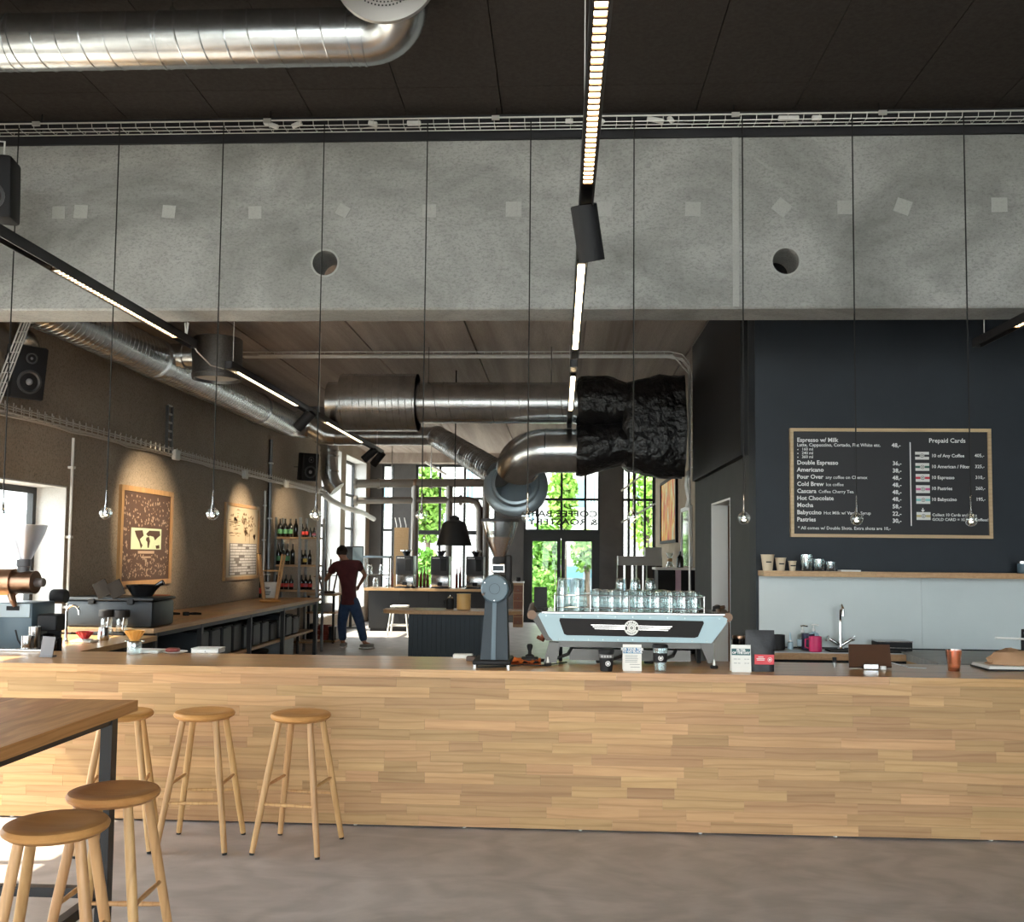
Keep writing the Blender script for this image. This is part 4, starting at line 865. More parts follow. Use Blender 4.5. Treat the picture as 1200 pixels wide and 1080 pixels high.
MB().tube([q+Vector((.036, 0, .095)), q+Vector((.075, 0, .09)), q+Vector((.078, 0, .04)), q+Vector((.043, 0, .025))], .005, 8).build('handle', m_steel, mj)
# ================================================================ ON THE BAR
m_ek = M('grey grinder enamel', (.034, .046, .058), .5, spec=.3, bump=.05, bscale=300); m_ekl = M('light blue grey enamel', (.085, .130, .165), .4)
m_bean = M('roasted beans', (.13, .055, .03), .55, c2=(.24, .11, .06), scale=70, bump=.6, bscale=90)
YG = 6.02
def gx(x, y=690): return P(x, y, Y=YG).x
def gz(y, x=581): return P(x, y, Y=YG).z
gr = thing('shop_grinder', 'tall grey shop coffee grinder with a bean filled glass hopper', 'grinder', (gx(581), YG, CT))
MB().rbox(gx(557), gx(601), YG-.15, YG+.2, CT+.018, CT+.045, .01, 2).build('base', m_blackm, gr)
for x in (560, 598):
    for y in (-.12, .17): MB().cyl((gx(x), YG+y, CT), (gx(x), YG+y, CT+.02), .014, n=12).build('foot', m_steel, gr)
z0, z1 = CT+.045, gz(700); b = MB()
b.add([(gx(565), YG-.09, z0), (gx(597), YG-.09, z0), (gx(597), YG+.13, z0), (gx(565), YG+.13, z0), (gx(570), YG-.075, z1), (gx(594.5), YG-.075, z1), (gx(594.5), YG+.1, z1), (gx(570), YG+.1, z1)], [(0, 3, 2, 1), (4, 5, 6, 7), (0, 1, 5, 4), (1, 2, 6, 5), (2, 3, 7, 6), (3, 0, 4, 7)])
b.build('column', m_ek, gr, smooth=False)
MB().add([(gx(577.5), YG-.096, z0), (gx(582.5), YG-.096, z0), (gx(583), YG-.081, z1), (gx(578.5), YG-.081, z1), (gx(577.5), YG-.085, z0), (gx(582.5), YG-.085, z0), (gx(583), YG-.070, z1), (gx(578.5), YG-.070, z1)], [(0, 1, 2, 3), (4, 7, 6, 5), (0, 4, 5, 1), (1, 5, 6, 2), (2, 6, 7, 3), (3, 7, 4, 0)]).build('chute_strip', m_ekl, gr, smooth=False)
zc = gz(689)
MB().cyl((gx(584), YG-.07, zc), (gx(584), YG+.22, zc), .085, n=36).build('motor_housing', m_blackm, gr)
dsk = MB().lathe([(0, -.055), (.078, -.055), (.086, -.048), (.088, -.02), (.09, .0), (0, 0)], (gx(581), YG-.06, zc), 44, (0, 1, 0)).build('burr_cover', m_ekl, gr)
MB().lathe([(.032, -.0005), (.0335, -.0005), (.0335, -.0018), (.032, -.0018)], (gx(581), YG-.115, zc), 30, (0, 1, 0), close=True).build('dial_ring', m_black, dsk)
for k in range(3): MB().cyl((gx(581)+.072*math.cos(.5+k*2.1), YG-.114, zc+.072*math.sin(.5+k*2.1)), (gx(581)+.072*math.cos(.5+k*2.1), YG-.118, zc+.072*math.sin(.5+k*2.1)), .004, n=8).build('screw', m_steel, dsk)
MB().rbox(gx(576.5), gx(592.5), YG-.06, YG+.06, gz(671), gz(660), .006, 1).build('dosing_plate', m_steel, gr)
MB().rbox(gx(578), gx(590.5), YG-.0625, YG-.058, gz(668.5), gz(662.5), .001, 1).build('scale_window', m_ek, gr)
MB().rbox(gx(592), gx(599), YG-.03, YG+.1, gz(690), gz(650), .008, 1).build('side_switch_box', m_blackm, gr)
hx_ = gx(585.5, 640); MB().lathe([(.0, gz(661)), (.042, gz(661)), (.046, gz(659)), (.046, gz(655)), (.038, gz(652)), (0, gz(652))], (hx_, YG, 0), 28).build('hopper_neck', m_blackm, gr)
hp = MB().lathe([(.036, gz(653)), (.045, gz(649)), (.085, gz(633)), (.117, gz(612)), (.117, gz(609)), (.114, gz(609)), (.082, gz(633)), (.042, gz(649)), (.033, gz(653))], (hx_, YG, 0), 40).build('hopper', m_glass, gr)
MB().lathe([(0, gz(652.5)), (.034, gz(652.5)), (.043, gz(648)), (.0815, gz(632)), (.0855, gz(629.5)), (.05, gz(628.8)), (0, gz(628.6))], (hx_, YG, 0), 36).build('beans', m_bean, gr)
MB().lathe([(0, gz(608)), (.121, gz(608)), (.122, gz(609.5)), (.121, gz(611.5)), (.116, gz(611.5)), (.116, gz(609.4)), (0, gz(609.4))], (hx_, YG, 0), 40).build('hopper_lid', m_blackm, gr)
MB().tube([(gx(570), YG-.1, zc-.02), (gx(568), YG-.13, zc-.035)], .008, 8).build('lever', m_steel, gr)
# small things round the grinder
q = P(552, 774, Z=CT); solo('wooden_block', MB().rbox(q.x-.03, q.x+.03, q.y-.03, q.y+.03, CT, CT+.03, .004, 1), M('dark wood block', (.10, .06, .045), .5), 'small dark wooden block beside the grinder foot', 'block')
q = P(612, 776, Z=CT); 
fo = MB(); rgf = random.Random(2); nn = 9; vs = [(q.x-.08+.20*i/(nn-1)+rgf.uniform(-.006, .006), q.y-.12+.22*j/(nn-1), CT+.004+.03*abs(math.sin(i*1.1+j*.6))*rgf.uniform(.5, 1)) for j in range(nn) for i in range(nn)]
fo.add(vs+[(a, b_, CT+.001) for a, b_, c_ in vs], [(j*nn+i, j*nn+i+1, (j+1)*nn+i+1, (j+1)*nn+i) for j in range(nn-1) for i in range(nn-1)]+[(nn*nn+j*nn+i, nn*nn+(j+1)*nn+i, nn*nn+(j+1)*nn+i+1, nn*nn+j*nn+i+1) for j in range(nn-1) for i in range(nn-1)])
solo('orange_cloth', fo, M('orange cloth', (.75, .20, .035), .8, bump=.2, bscale=200), 'crumpled orange cloth between grinder and espresso machine', 'cloth')
q = P(621, 775, Z=CT); q = Vector((q.x, 6.2, CT+.035)); tp = thing('tamper', 'black handled tamper standing on its block beside the orange cloth', 'tamper', q-Vector((0, 0, .035)))
MB().rbox(q.x-.055, q.x+.055, q.y-.05, q.y+.05, CT, CT+.035, .008, 2).build('stand', m_blackm, tp)
MB().lathe([(0, 0), (.029, 0), (.029, .012), (.012, .022), (.011, .04), (.018, .06), (.02, .075), (.014, .085), (0, .087)], q, 20).build('tamper_body', m_blackm, tp)
solo('power_lead', MB().tube([P(x, y, Z=CT)+Vector((0, 0, .007)) for x, y in ((560, 783), (590, 782), (612, 780), (634, 781), (650, 779))]+[Vector((.05, 6.2, CT+.007))], .005, 6), m_rubber, 'thin black power lead lying on the bar before the grinder', 'cable')
# ---------------- espresso machine
YP = 6.04; E_ = thing('espresso_machine', 'wide pale blue espresso machine with black winged badge panel', 'espresso machine', (.45, YP, CT))
def ex(x, y=735): return P(x, y, Y=YP).x
def ez(y, x=740): return P(x, y, Y=YP).z
m_blue = M('pale blue enamel', (.37, .52, .59), .35); m_bronze = M('brushed bronze steel', (.17, .11, .08), .4, 1); m_gun = M('dark brushed steel', (.105, .10, .094), .42, 1)
pa_ = [P(630.5, 720, Y=YP), P(633, 717.6, Y=YP), P(848, 722, Y=YP), P(852.5, 725, Y=YP), P(851, 731, Y=YP), P(834, 753.5, Y=YP), P(648, 750.5, Y=YP), P(643, 745, Y=YP)]
pnl = MB().prism(pa_, (0, .012, 0)).build('back_panel', m_blue, E_, smooth=False)
ip = [P(656, 724, Y=YP-.004), P(824, 727.5, Y=YP-.004), P(825, 730, Y=YP-.004), P(818, 746, Y=YP-.004), P(814, 747.2, Y=YP-.004), P(664, 744, Y=YP-.004), P(661, 742.5, Y=YP-.004), P(655.5, 727, Y=YP-.004)]
ins = MB().prism(ip, (0, .005, 0)).build('badge_panel', M('brown black enamel', (.012, .009, .009), .5, spec=.2), pnl, smooth=False)
for i in range(3):
    y0 = 732.6+i*2.1; k = i*2.2
    MB().prism([P(692+k, y0-1.0, Y=YP-.009), P(733, y0-.2, Y=YP-.009), P(733, y0+.75, Y=YP-.009), P(693.2+k, y0+.0, Y=YP-.009)], (0, .005, 0)).build('badge_wing', m_chrome, pnl, smooth=False)
    MB().prism([P(747, y0+.2, Y=YP-.009), P(788-k, y0+1.2, Y=YP-.009), P(786.8-k, y0+2.15, Y=YP-.009), P(747, y0+1.15, Y=YP-.009)], (0, .005, 0)).build('badge_wing', m_chrome, pnl, smooth=False)
bc_ = P(740, 735.4, Y=YP-.006); rb = .0465
bg_ = MB().lathe([(0, -.010), (rb-.003, -.010), (rb, -.007), (rb, 0)], bc_, 36, (0, 1, 0)).build('round_badge', m_white, pnl)
lt_ = MB()
for s, rad, a0, st_ in (('ESPRESSO', .030, 2.45, -.27), ('COFFEE', .030, -2.15, .24)):
    pass
for i, ch in enumerate('SPIRIT'):
    a = pi*.5+.95-.38*i; up = Vector((math.cos(a), 0, math.sin(a))); rt_ = Vector((math.sin(a), 0, -math.cos(a)))
    put_text(lt_, ch, .017, bc_+Vector((0, -.0106, 0))+up*.028, rt_, up, .04, 'CENTER')
lt_.lathe([(.019, 0), (.0205, 0)], bc_+Vector((0, -.0106, 0)), 30, (0, 1, 0)); lt_.lathe([(.004, 0), (.009, 0)], bc_+Vector((0, -.0106, 0)), 20, (0, 1, 0))
for s in (-1, 1): lt_.box(bc_.x+s*.033-.006, bc_.x+s*.033+.006, bc_.y-.0108, bc_.y-.0105, bc_.z-.012, bc_.z+.008)
for i in range(7): a = -pi/2-.75+.25*i; lt_.obox(bc_+Vector((.034*math.cos(a), -.0106, .034*math.sin(a))), .004, .0003, .007)
lt_.build('badge_lettering', m_print, bg_, smooth=False, clean=False)
rv = MB()
for i in range(11):
    f = i/10
    for (ya, yb, xa, xb) in ((721, 724.8, 640, 843), (748.5, 751, 655, 828)): q = P(xa+(xb-xa)*f, ya+(yb-ya)*f, Y=YP); rv.cyl(q, q-Vector((0, .003, 0)), .003, n=8)
rv.build('rivets', m_steel, pnl)
# body, sides, legs
zt3, zb3 = ez(718), ez(752)
bd = MB(); bd.add([(ex(640), YP+.012, zb3+.01), (ex(838), YP+.012, zb3+.01), (ex(838), 6.44, zb3+.03), (ex(640), 6.44, zb3+.03), (ex(632), YP+.012, zt3-.005), (ex(849), YP+.012, zt3-.012), (ex(849), 6.44, zt3-.012), (ex(632), 6.44, zt3-.005)], [(0, 3, 2, 1), (4, 5, 6, 7), (0, 1, 5, 4), (1, 2, 6, 5), (2, 3, 7, 6), (3, 0, 4, 7)])
bd.build('body', m_gun, E_, smooth=False)
MB().rbox(ex(634), ex(850), YP-.005, 6.45, zt3-.012, zt3+.004, .004, 1).build('cup_deck', m_steel, E_)
MB().box(ex(655), ex(822), YP+.03, 6.42, zb3-.04, zb3+.01).build('underframe', m_gun, E_, smooth=False)
for s, (xt, xb_, xm) in ((-1, (623, 641, 630)), (1, (853, 836, 851))):
    MB().tube([(ex(xt), YP-.0, zt3-.02), (ex(xt)-s*.0, YP+.40, zt3+.01)], .030, 14).build('side_bar', m_bronze, E_)
    q0_, q1_ = Vector((ex(xt), YP+.1, zt3-.02)), Vector((ex(xb_), YP+.06, zb3))
    MB().prism([q0_+Vector((s*.02, -.10, .015)), q0_+Vector((-s*.05, -.10, .015)), q1_+Vector((-s*.06, -.05, 0)), q1_+Vector((s*.005, -.05, 0))], (0, .34, 0)).build('side_panel', m_gun, E_, smooth=False)
for (xa, xb_, xc_, xd_) in ((643.5, 657, 652, 637), (819, 836, 837.5, 830)):
    lgp = MB().prism([P(xa, 752, Y=YP+.03), P(xb_, 753, Y=YP+.03), P(xc_ if xa < 700 else xc_, 776.5, Y=YP+.03), P(xd_, 777, Y=YP+.03)], (0, .07, 0)).build('leg', m_gun, E_, smooth=False)
    fxp = 642 if xa < 700 else 836; q = P(fxp, 779, Y=YP+.03); MB().lathe([(0, 0), (.022, 0), (.024, .004), (.024, .014), (.02, .018), (.009, .020), (.006, .04), (.003, .055), (0, .056)], (q.x, YP+.0, CT), 20).build('foot', m_rubber, E_); MB().lathe([(.0095, .019), (.0065, .04), (.0035, .056), (0, .057)], (q.x, YP-.0005, CT), 14).build('foot_spindle', m_white, E_)
    q2 = P(657 if xa < 700 else 820, 765, Y=6.3); MB().box(q2.x-.012, q2.x+.012, 6.33, 6.36, CT, zb3+.02).build('rear_leg', m_black, E_, smooth=False)
dt = MB().box(ex(668), ex(812), 6.15, 6.42, zb3-.13, zb3-.06); dt.build('drip_tray', m_gun, E_, smooth=False)
for i, x in enumerate((675, 742, 800)):
    MB().tube([(ex(x), 6.2, zb3-.02), (ex(x)-.05, 6.12, zb3-.09), (ex(x)-.16, 6.12, CT+.025), (ex(x)-.22, 6.2, CT+.016)], .011, 8).build('hose', m_rubber, E_)
# gallery rail on top
for z in (zt3+.028, zt3+.105):
    xa, xb_ = ex(650), ex(826)
    MB().tube([(xa, YP+.02, z), (xb_, YP+.02, z), (xb_+.004, YP+.03, z), (xb_+.004, 6.42, z), (xa-.004, 6.42, z), (xa-.004, YP+.03, z)], .0035, 6, closed=True).build('gallery_rail', m_chrome, E_)
for x in (650, 692, 738, 785, 826): MB().cyl((ex(x), YP+.02, zt3), (ex(x), YP+.02, zt3+.108), .004, n=8).build('rail_post', m_chrome, E_)
for x in (840, 846): MB().tube([(ex(x), YP+.1, zt3+.01), (ex(x), YP+.1, zt3+.035), (ex(x)+.03, YP+.08, zt3+.04)], .012, 10).build('steam_knob', m_blackm if x == 840 else m_bronze, E_)
MB().tube([(ex(640), YP+.3, zb3+.05), (ex(634), YP+.34, zb3-.02), (ex(628), YP+.34, zb3-.005)], [.018, .022, .012], 10).build('portafilter_handle', M('red brown wood', (.28, .08, .04), .35), E_)
# glasses on the machine (upside down)
def make_glass(label, grp, h, r0, r1, name='drinking_glass'):
    o = thing(name, label, 'glass', (0, 0, 0), grp)
    MB().lathe([(r0, 0), (r0+.001, .002), (r1, h-.012), (r1-.004, h-.003), (0, h), (0, h-.008), (r1-.006, h-.010), (r0-.003, 0)], (0, 0, 0), 20, close=False).build('tumbler', m_glass, o)
    for z in (.004, h*.72): MB().lathe([(r0+.0015-(r0-r1)*z/h, z), (r0+.0022-(r0-r1)*z/h, z+.002), (r0+.0012-(r0-r1)*z/h, z+.004)], (0, 0, 0), 20).build('rim_band', m_glass, o)
    return o
zg = zt3+.0045
gA = make_glass('upturned straight clear tumbler in the rows on the espresso machine', 'tumblers upside down on the espresso machine', .135, .038, .031)
fr_ = [701, 718, 735.5, 753, 772, 788, 803, 817]; bk_ = [697, 711, 727, 744.5, 762, 780, 795, 810]; b3 = [700, 720, 738, 756, 776]
first = True
for i, x in enumerate(fr_):
    L = Vector((ex(x, 700), YP+.075+.012*(i % 2), zg))
    if first: gA.location = L; first = False
    else: dup(gA, L)
for i, x in enumerate(bk_): q = P(x, 700, Y=YP+.19); dup(gA, (q.x, YP+.175+.01*(i % 2), zg))
for i, x in enumerate(b3): q = P(x, 700, Y=YP+.29); dup(gA, (q.x, YP+.275, zg))
gC = make_glass('upturned tumbler stacked on top of the rows on the espresso machine', 'second layer tumblers on the espresso machine', .075, .036, .030)
for i, x in enumerate((727.5, 744.5, 762)):
    L = Vector((P(x, 690, Y=YP+.18).x, YP+.178, zg+.1365))
    if i == 0: gC.location = L
    else: dup(gC, L)
gB = make_glass('tall fluted glass upturned at the grinder end of the machine', 'tall glasses upside down on the espresso machine', .205, .042, .030, 'tall_glass')
for i, (x, y) in enumerate(((659, .08), (677, .08), (664, .17), (681, .17), (658, .26), (675, .26))):
    L = Vector((P(x, 700, Y=YP+y).x, YP+y, zg))
    if i == 0: gB.location = L
    else: dup(gB, L)
q = P(633.5, 700, Y=6.25); solo('black_menu_stand', MB().obox((q.x, 6.25, zt3+.012+.07), .085, .012, .135, Matrix.Rotation(.05, 3, 'X')).obox((q.x, 6.25, zt3+.008), .1, .05, .016), m_blackm, 'small black upright card holder at the end of the machine', 'card holder')
# ---------------- cards, cups, bag
def card(name, label, xl, xr, yt, yb, hdr, lines, hc, dots):
    q = P((xl+xr)/2, yb, Z=CT); Yc = q.y; a, b = P(xl, yb, Y=Yc).x, P(xr, yb, Y=Yc).x; zt = P((xl+xr)/2, yt, Y=Yc).z; hgt = zt-CT; w = b-a
    o = thing(name, label, 'card', (q.x, Yc, CT)); lean = .12; up = Vector((0, math.sin(lean), math.cos(lean))); n_ = Vector((0, -math.cos(lean), math.sin(lean)))
    O = Vector((a, Yc, CT)); MB().prism([O, O+Vector((w, 0, 0)), O+Vector((w, 0, 0))+up*hgt, O+up*hgt], -n_*.0015).build('front_leaf', m_paperw, o, smooth=False)
    T = O+up*hgt; MB().prism([T, T+Vector((w, 0, 0)), Vector((b, Yc+.07, CT)), Vector((a, Yc+.07, CT))], (0, .0015, 0)).build('back_leaf', m_paperw, o, smooth=False)
    h0 = O+n_*.0006; e = Vector((1, 0, 0))
    MB().quad(h0+e*w*.02+up*hgt*hc[0], h0+e*w*.98+up*hgt*hc[0], h0+e*w*.98+up*hgt*hc[1], h0+e*w*.02+up*hgt*hc[1]).build('header', hc[2], o, smooth=False)
    t = MB()
    for i, s in enumerate(hdr): put_text(t, s, .0185, h0+n_*.0006+e*w*.5+up*hgt*(hc[1]-.095-i*.095), e, up, .05, 'CENTER')
    t.build('header_lettering', m_lett, o, smooth=False, clean=False)
    t = MB()
    for (x0, x1, f) in dots: t.quad(h0+e*w*x0+up*hgt*f, h0+e*w*x1+up*hgt*f, h0+e*w*x1+up*hgt*(f+.018), h0+e*w*x0+up*hgt*(f+.018))
    t.build('small_print', M('grey print', (.25, .27, .30), .7), o, smooth=False, clean=False); return o
rq = random.Random(4)
card('tent_card', 'white tent card with blue header before the espresso machine', 730, 752, 755, 786, ['FOR YOUR TIME', 'TO GO BLACK'], 0, (.66, .88, M('mid blue print', (.06, .20, .38), .6)), [(.12, rq.uniform(.75, .9), f) for f in (.57, .51, .45, .39, .33)]+[(.35, .9, .24), (.4, .9, .14)])
card('filter_card', 'white card headed filter of the day beside the coffee bag', 857.5, 880.5, 755.5, 787.5, ['FILTER', 'OF THE DAY'], 0, (.62, .86, M('dark green print', (.04, .12, .13), .6)), [(x, x+d, f) for f in (.47, .32) for x, d in ((.12, .16), (.33, .12), (.66, .1), (.8, .1))])
def cup(px_, py, label, hgt, lower=None, glass=False):
    q = P(px_, py, Z=CT); o = thing('branded_cup', label, 'cup', q)
    h = hgt; r0, r1 = .034, .046
    MB().lathe([(0, .002), (r0, .002), (r0+.001, 0), (r0+.002, .004), (r1, h-.02), (r1-.002, h-.02), (r0-.001, .006), (0, .006)], q, 28).build('body', m_glass if glass else m_blackm, o)
    MB().lathe([(r1+.002, h-.022), (r1+.003, h-.012), (r1-.002, h-.004), (r1-.006, h), (0, h-.002)], q, 28).build('lid', m_blackm, o)
    a, b = (.35, .68) if glass else (.60, .76); ra = lambda f: r0+(r1-r0)*f+.0012
    MB().lathe([(ra(a), h*a), (ra(a)+.001, h*a), (ra(b)+.001, h*b), (ra(b), h*b)], q, 28).build('band', m_blackm if glass else M('grey silicone band', (.16, .15, .15), .6), o)
    lz = h*(.51 if glass else .36); rr_ = ra(.45); lp = q+Vector((.008 if not glass else 0, -rr_-.0022, lz))
    lg_ = MB().lathe([(0, 0), (.015, 0), (.0155, .001), (.0155, .002)], lp, 24, (0, 1, 0)).build('round_logo', m_lett, o)
    MB().lathe([(.008, -.0004), (.0115, -.0004)], lp, 16, (0, 1, 0)).build('logo_ring', m_print, lg_)
    if not glass:
        t = MB()
        for i in range(4): t.obox(q+Vector((-.028+.017*i, -rr_-.005, h*.68)), .011, .002, .012)
        t.build('band_marks', M('pale grey print', (.5, .5, .5), .6), o, smooth=False)
    return o
cup(710.5, 786, 'black reusable cup with grey band and round logo', .135)
cup(773.5, 786.5, 'clear reusable cup with black band and lid', .165, glass=True)
q = P(890.5, 786, Z=CT); bg2 = thing('coffee_bag', 'standing black coffee pouch with a red label', 'coffee bag', q)
w, h = .088, P(890, 738, Y=q.y).z-CT; NU, NV = 9, 12; vs = []
for side in (-1, 1):
    for j in range(NV+1):
        f = j/NV; th = .042*(1-f)**.7*(1 if f < .98 else 0)
        for i in range(NU+1):
            u = i/NU*2-1; ww = w*(.93+.07*min(1, f*2)); bul = (1-u*u)**.5 if abs(u) < 1 else 0
            vs.append((q.x+u*ww, q.y+side*(th*(.35+.65*bul)+.0012)+.004*math.sin(u*5+f*7)*(1-f), CT+f*h))
n1 = (NU+1)*(NV+1); b = MB(); b.add(vs, [(s*n1+j*(NU+1)+i, s*n1+j*(NU+1)+i+1, s*n1+(j+1)*(NU+1)+i+1, s*n1+(j+1)*(NU+1)+i) for s in (0, 1) for j in range(NV) for i in range(NU)])
for j in range(NV):
    for i in (0, NU): b.f.append((j*(NU+1)+i, (j+1)*(NU+1)+i, n1+(j+1)*(NU+1)+i, n1+j*(NU+1)+i))
for i in range(NU):
    for j in (0, NV): b.f.append((j*(NU+1)+i, j*(NU+1)+i+1, n1+j*(NU+1)+i+1, n1+j*(NU+1)+i))
b.build('pouch', M('matt black pouch', (.022, .023, .028), .5, bump=.3, bscale=25), bg2)
lb = MB().rbox(q.x-.042, q.x+.076, q.y-.049, q.y-.045, CT+.045, CT+.105, .001, 1).build('red_label', M('coral red label', (.72, .07, .09), .5), bg2)
t = MB(); 
for (x0, x1, z) in ((-.03, .02, .078), (-.02, .012, .088), (-.028, .018, .07)): t.box(q.x+x0, q.x+x1, q.y-.0498, q.y-.0494, CT+z, CT+z+.004)
t.lathe([(.0, 0), (.006, 0)], (q.x+.05, q.y-.0497, CT+.075), 12, (0, 1, 0)); t.lathe([(.011, 0), (.0135, 0)], (q.x+.05, q.y-.0497, CT+.075), 20, (0, 1, 0)); t.build('label_print', m_lett, lb, smooth=False)
# tablet on stand
q = P(1022, 784, Z=CT); tbx = thing('tablet', 'tablet in brown cover leaning on a silver stand', 'tablet', q)
wq = .135; up = Vector((0, .55, .83)).normalized(); O = q+Vector((0, .02, .012)); m_cover = M('brown leather cover', (.075, .032, .018), .42, bump=.1, bscale=200)
MB().prism([O+Vector((-wq*1.0, 0, 0)), O+Vector((wq*.95, 0, 0)), O+Vector((wq, 0, 0))+up*.16+Vector((.012, 0, 0)), O+Vector((-wq*.82, 0, 0))+up*.16], (0, .010, -.006)).build('back_cover', m_cover, tbx, smooth=False)
MB().prism([O+Vector((-wq*.98, .010, .0)), O+Vector((wq*.93, .010, 0)), O+Vector((wq*1.06, .010, 0))+up*.158, O+Vector((-wq*.80, .010, 0))+up*.158], (0, .006, -.004)).build('screen', M('screen black', (.01, .01, .012), .15), tbx, smooth=False)
MB().rbox(q.x-.06, q.x+.03, q.y-.03, q.y+.06, CT, CT+.008, .002, 1).build('stand_foot', m_steel, tbx); MB().rbox(q.x-.06, q.x+.03, q.y-.03, q.y-.022, CT, CT+.035, .002, 1).build('stand_lip', m_steel, tbx)
MB().rbox(q.x+.05, q.x+.085, q.y-.01, q.y+.004, CT, CT+.022, .002, 1).build('charger', m_white, tbx)
q = P(978, 781, Z=CT); bt_ = thing('small_bottle', 'tiny black capped bottle between tap and tablet', 'bottle', q); MB().lathe([(0, 0), (.012, 0), (.012, .03), (.008, .034)], q, 14).build('body', m_glassd, bt_); MB().lathe([(.0085, .03), (.0135, .03), (.0135, .06), (0, .06)], q, 14).build('cap', m_blackm, bt_)
q = P(1118, 786, Z=CT); cg = thing('copper_tumbler', 'copper tinted tumbler on the bar', 'tumbler', q); m_cg = glassmat('copper tinted glass', (.93, .66, .54), .16, .05, 2.2)
MB().lathe([(0, .001), (.032, .001), (.036, .006), (.047, .132), (.045, .132), (.034, .02), (0, .018)], q, 28).build('cup', m_cg, cg); MB().lathe([(0, .002), (.031, .002), (.034, .018), (0, .018)], q, 24).build('base', M('copper glass base', (.55, .28, .20), .2, .6), cg)
q = P(1076, 783, Z=CT); tg = thing('string_tag', 'white paper tag on a string lying by the tumbler', 'tag', q); MB().prism([q+Vector((-.06, .02, .001)), q+Vector((.04, -.02, .001)), q+Vector((.06, .02, .001)), q+Vector((-.03, .05, .001))], (0, 0, .002)).build('paper', m_paperw, tg, smooth=False); MB().tube([q+Vector((-.05, .03, .004)), q+Vector((-.12, .1, .02)), q+Vector((-.2, .16, .03)), q+Vector((-.14, .2, .06))], .003, 6).build('string', m_wirew, tg)
# papers and paper bag at the far right
q = P(1185, 786, Z=CT); clip = thing('paper_stack', 'stack of white papers on a dark board near the paper bag', 'papers', q)
MB().box(q.x-.15, q.x+.25, q.y-.02, q.y+.24, CT, CT+.012).build('board', m_blackm, clip, smooth=False)
for k in range(3): MB().box(q.x-.145+.004*k, q.x+.245, q.y-.022+.003*k, q.y+.235, CT+.012+.006*k, CT+.018+.006*k-.0006).build('sheet', m_paperw, clip, smooth=False)
pb_ = MB(); rgb = random.Random(8); nn = 14; c0 = Vector((q.x+.06, q.y+.12, CT+.031)); vs = []
for i in range(nn):
    a = pi*i/(nn-1)
    for j in range(nn): b_ = 2*pi*j/nn; f = 1+rgb.uniform(-.10, .10); vs.append(c0+Vector((.165*math.sin(a)*math.cos(b_)*f, .11*math.sin(a)*math.sin(b_)*f, max(0, .0+.095*math.cos(a)*f))))
pb_.add(vs, [(i*nn+j, i*nn+(j+1) % nn, (i+1)*nn+(j+1) % nn, (i+1)*nn+j) for i in range(nn-1) for j in range(nn)])
solo('paper_bag', pb_, M('kraft paper', (.46, .27, .15), .8, bump=.5, bscale=18), 'crumpled brown kraft paper bag on the stack of papers', 'paper bag')
q = P(1199, 770, Y=6.43); ta = thing('water_tap', 'black tap with a long white lever beside the paper bag', 'tap', (q.x, 6.43, CT)); MB().tube([(q.x, 6.43, CT), (q.x, 6.43, CT+.17), (q.x-.01, 6.41, CT+.235), (q.x+.06, 6.33, CT+.24)], .011, 10).build('pipe', m_blackm, ta)
z_ = P(1180, 747, Y=6.38).z; MB().tube([(P(1165, 747, Y=6.38).x, 6.365, z_), (q.x+.12, 6.365, z_-.01)], .007, 8).build('lever', m_white, ta)
# orange dripper, scales and trays at the left of the bar
q = P(163, 765, Z=CT); q = Vector((q.x, q.y, CT)); sc2 = solo('white_scale', MB().rbox(q.x-.06, q.x+.14, q.y-.02, q.y+.12, CT, CT+.022, .006, 2), m_paperw, 'white brewing scale beside the orange dripper on the bar', 'scale')
dripper(Vector((q.x, q.y-.075, CT)), M('amber resin', (.85, .42, .10), .3), 'amber ribbed dripper on a glass server on the bar', .075, .064, server=True)
q = P(205, 765, Z=CT); bo = thing('printed_dish', 'thin white dish with a red sachet on the bar', 'dish', q); MB().lathe([(0, .002), (.06, .002), (.085, .012), (.083, .014), (.058, .005), (0, .005)], q, 24).build('dish', m_paperw, bo); MB().rbox(q.x-.06, q.x+.03, q.y-.03, q.y+.03, CT+.008, CT+.035, .012, 2).build('sachet', M('dark red foil', (.22, .03, .02), .4), bo)
q = P(240, 765, Z=CT); tr = thing('white_box', 'flat white box lying on the bar behind the stools', 'box', q); MB().rbox(q.x-.09, q.x+.10, q.y-.02, q.y+.12, CT, CT+.026, .005, 2).build('base', m_white, tr); MB().rbox(q.x-.092, q.x+.102, q.y-.022, q.y+.122, CT+.026, CT+.034, .003, 1).build('lid', m_paperw, tr); MB().lathe([(0, 0), (.004, 0), (.004, .001)], (q.x+.01, q.y-.0222, CT+.014), 10, (0, -1, 0)).build('button', M('grey print', 0), tr)
q = P(548, 770, Z=CT); solo('card_box', MB().rbox(q.x-.09, q.x+.04, 6.36, 6.42, CT, CT+.03, .004, 1), m_paperw, 'low white card box behind the grinder', 'box')
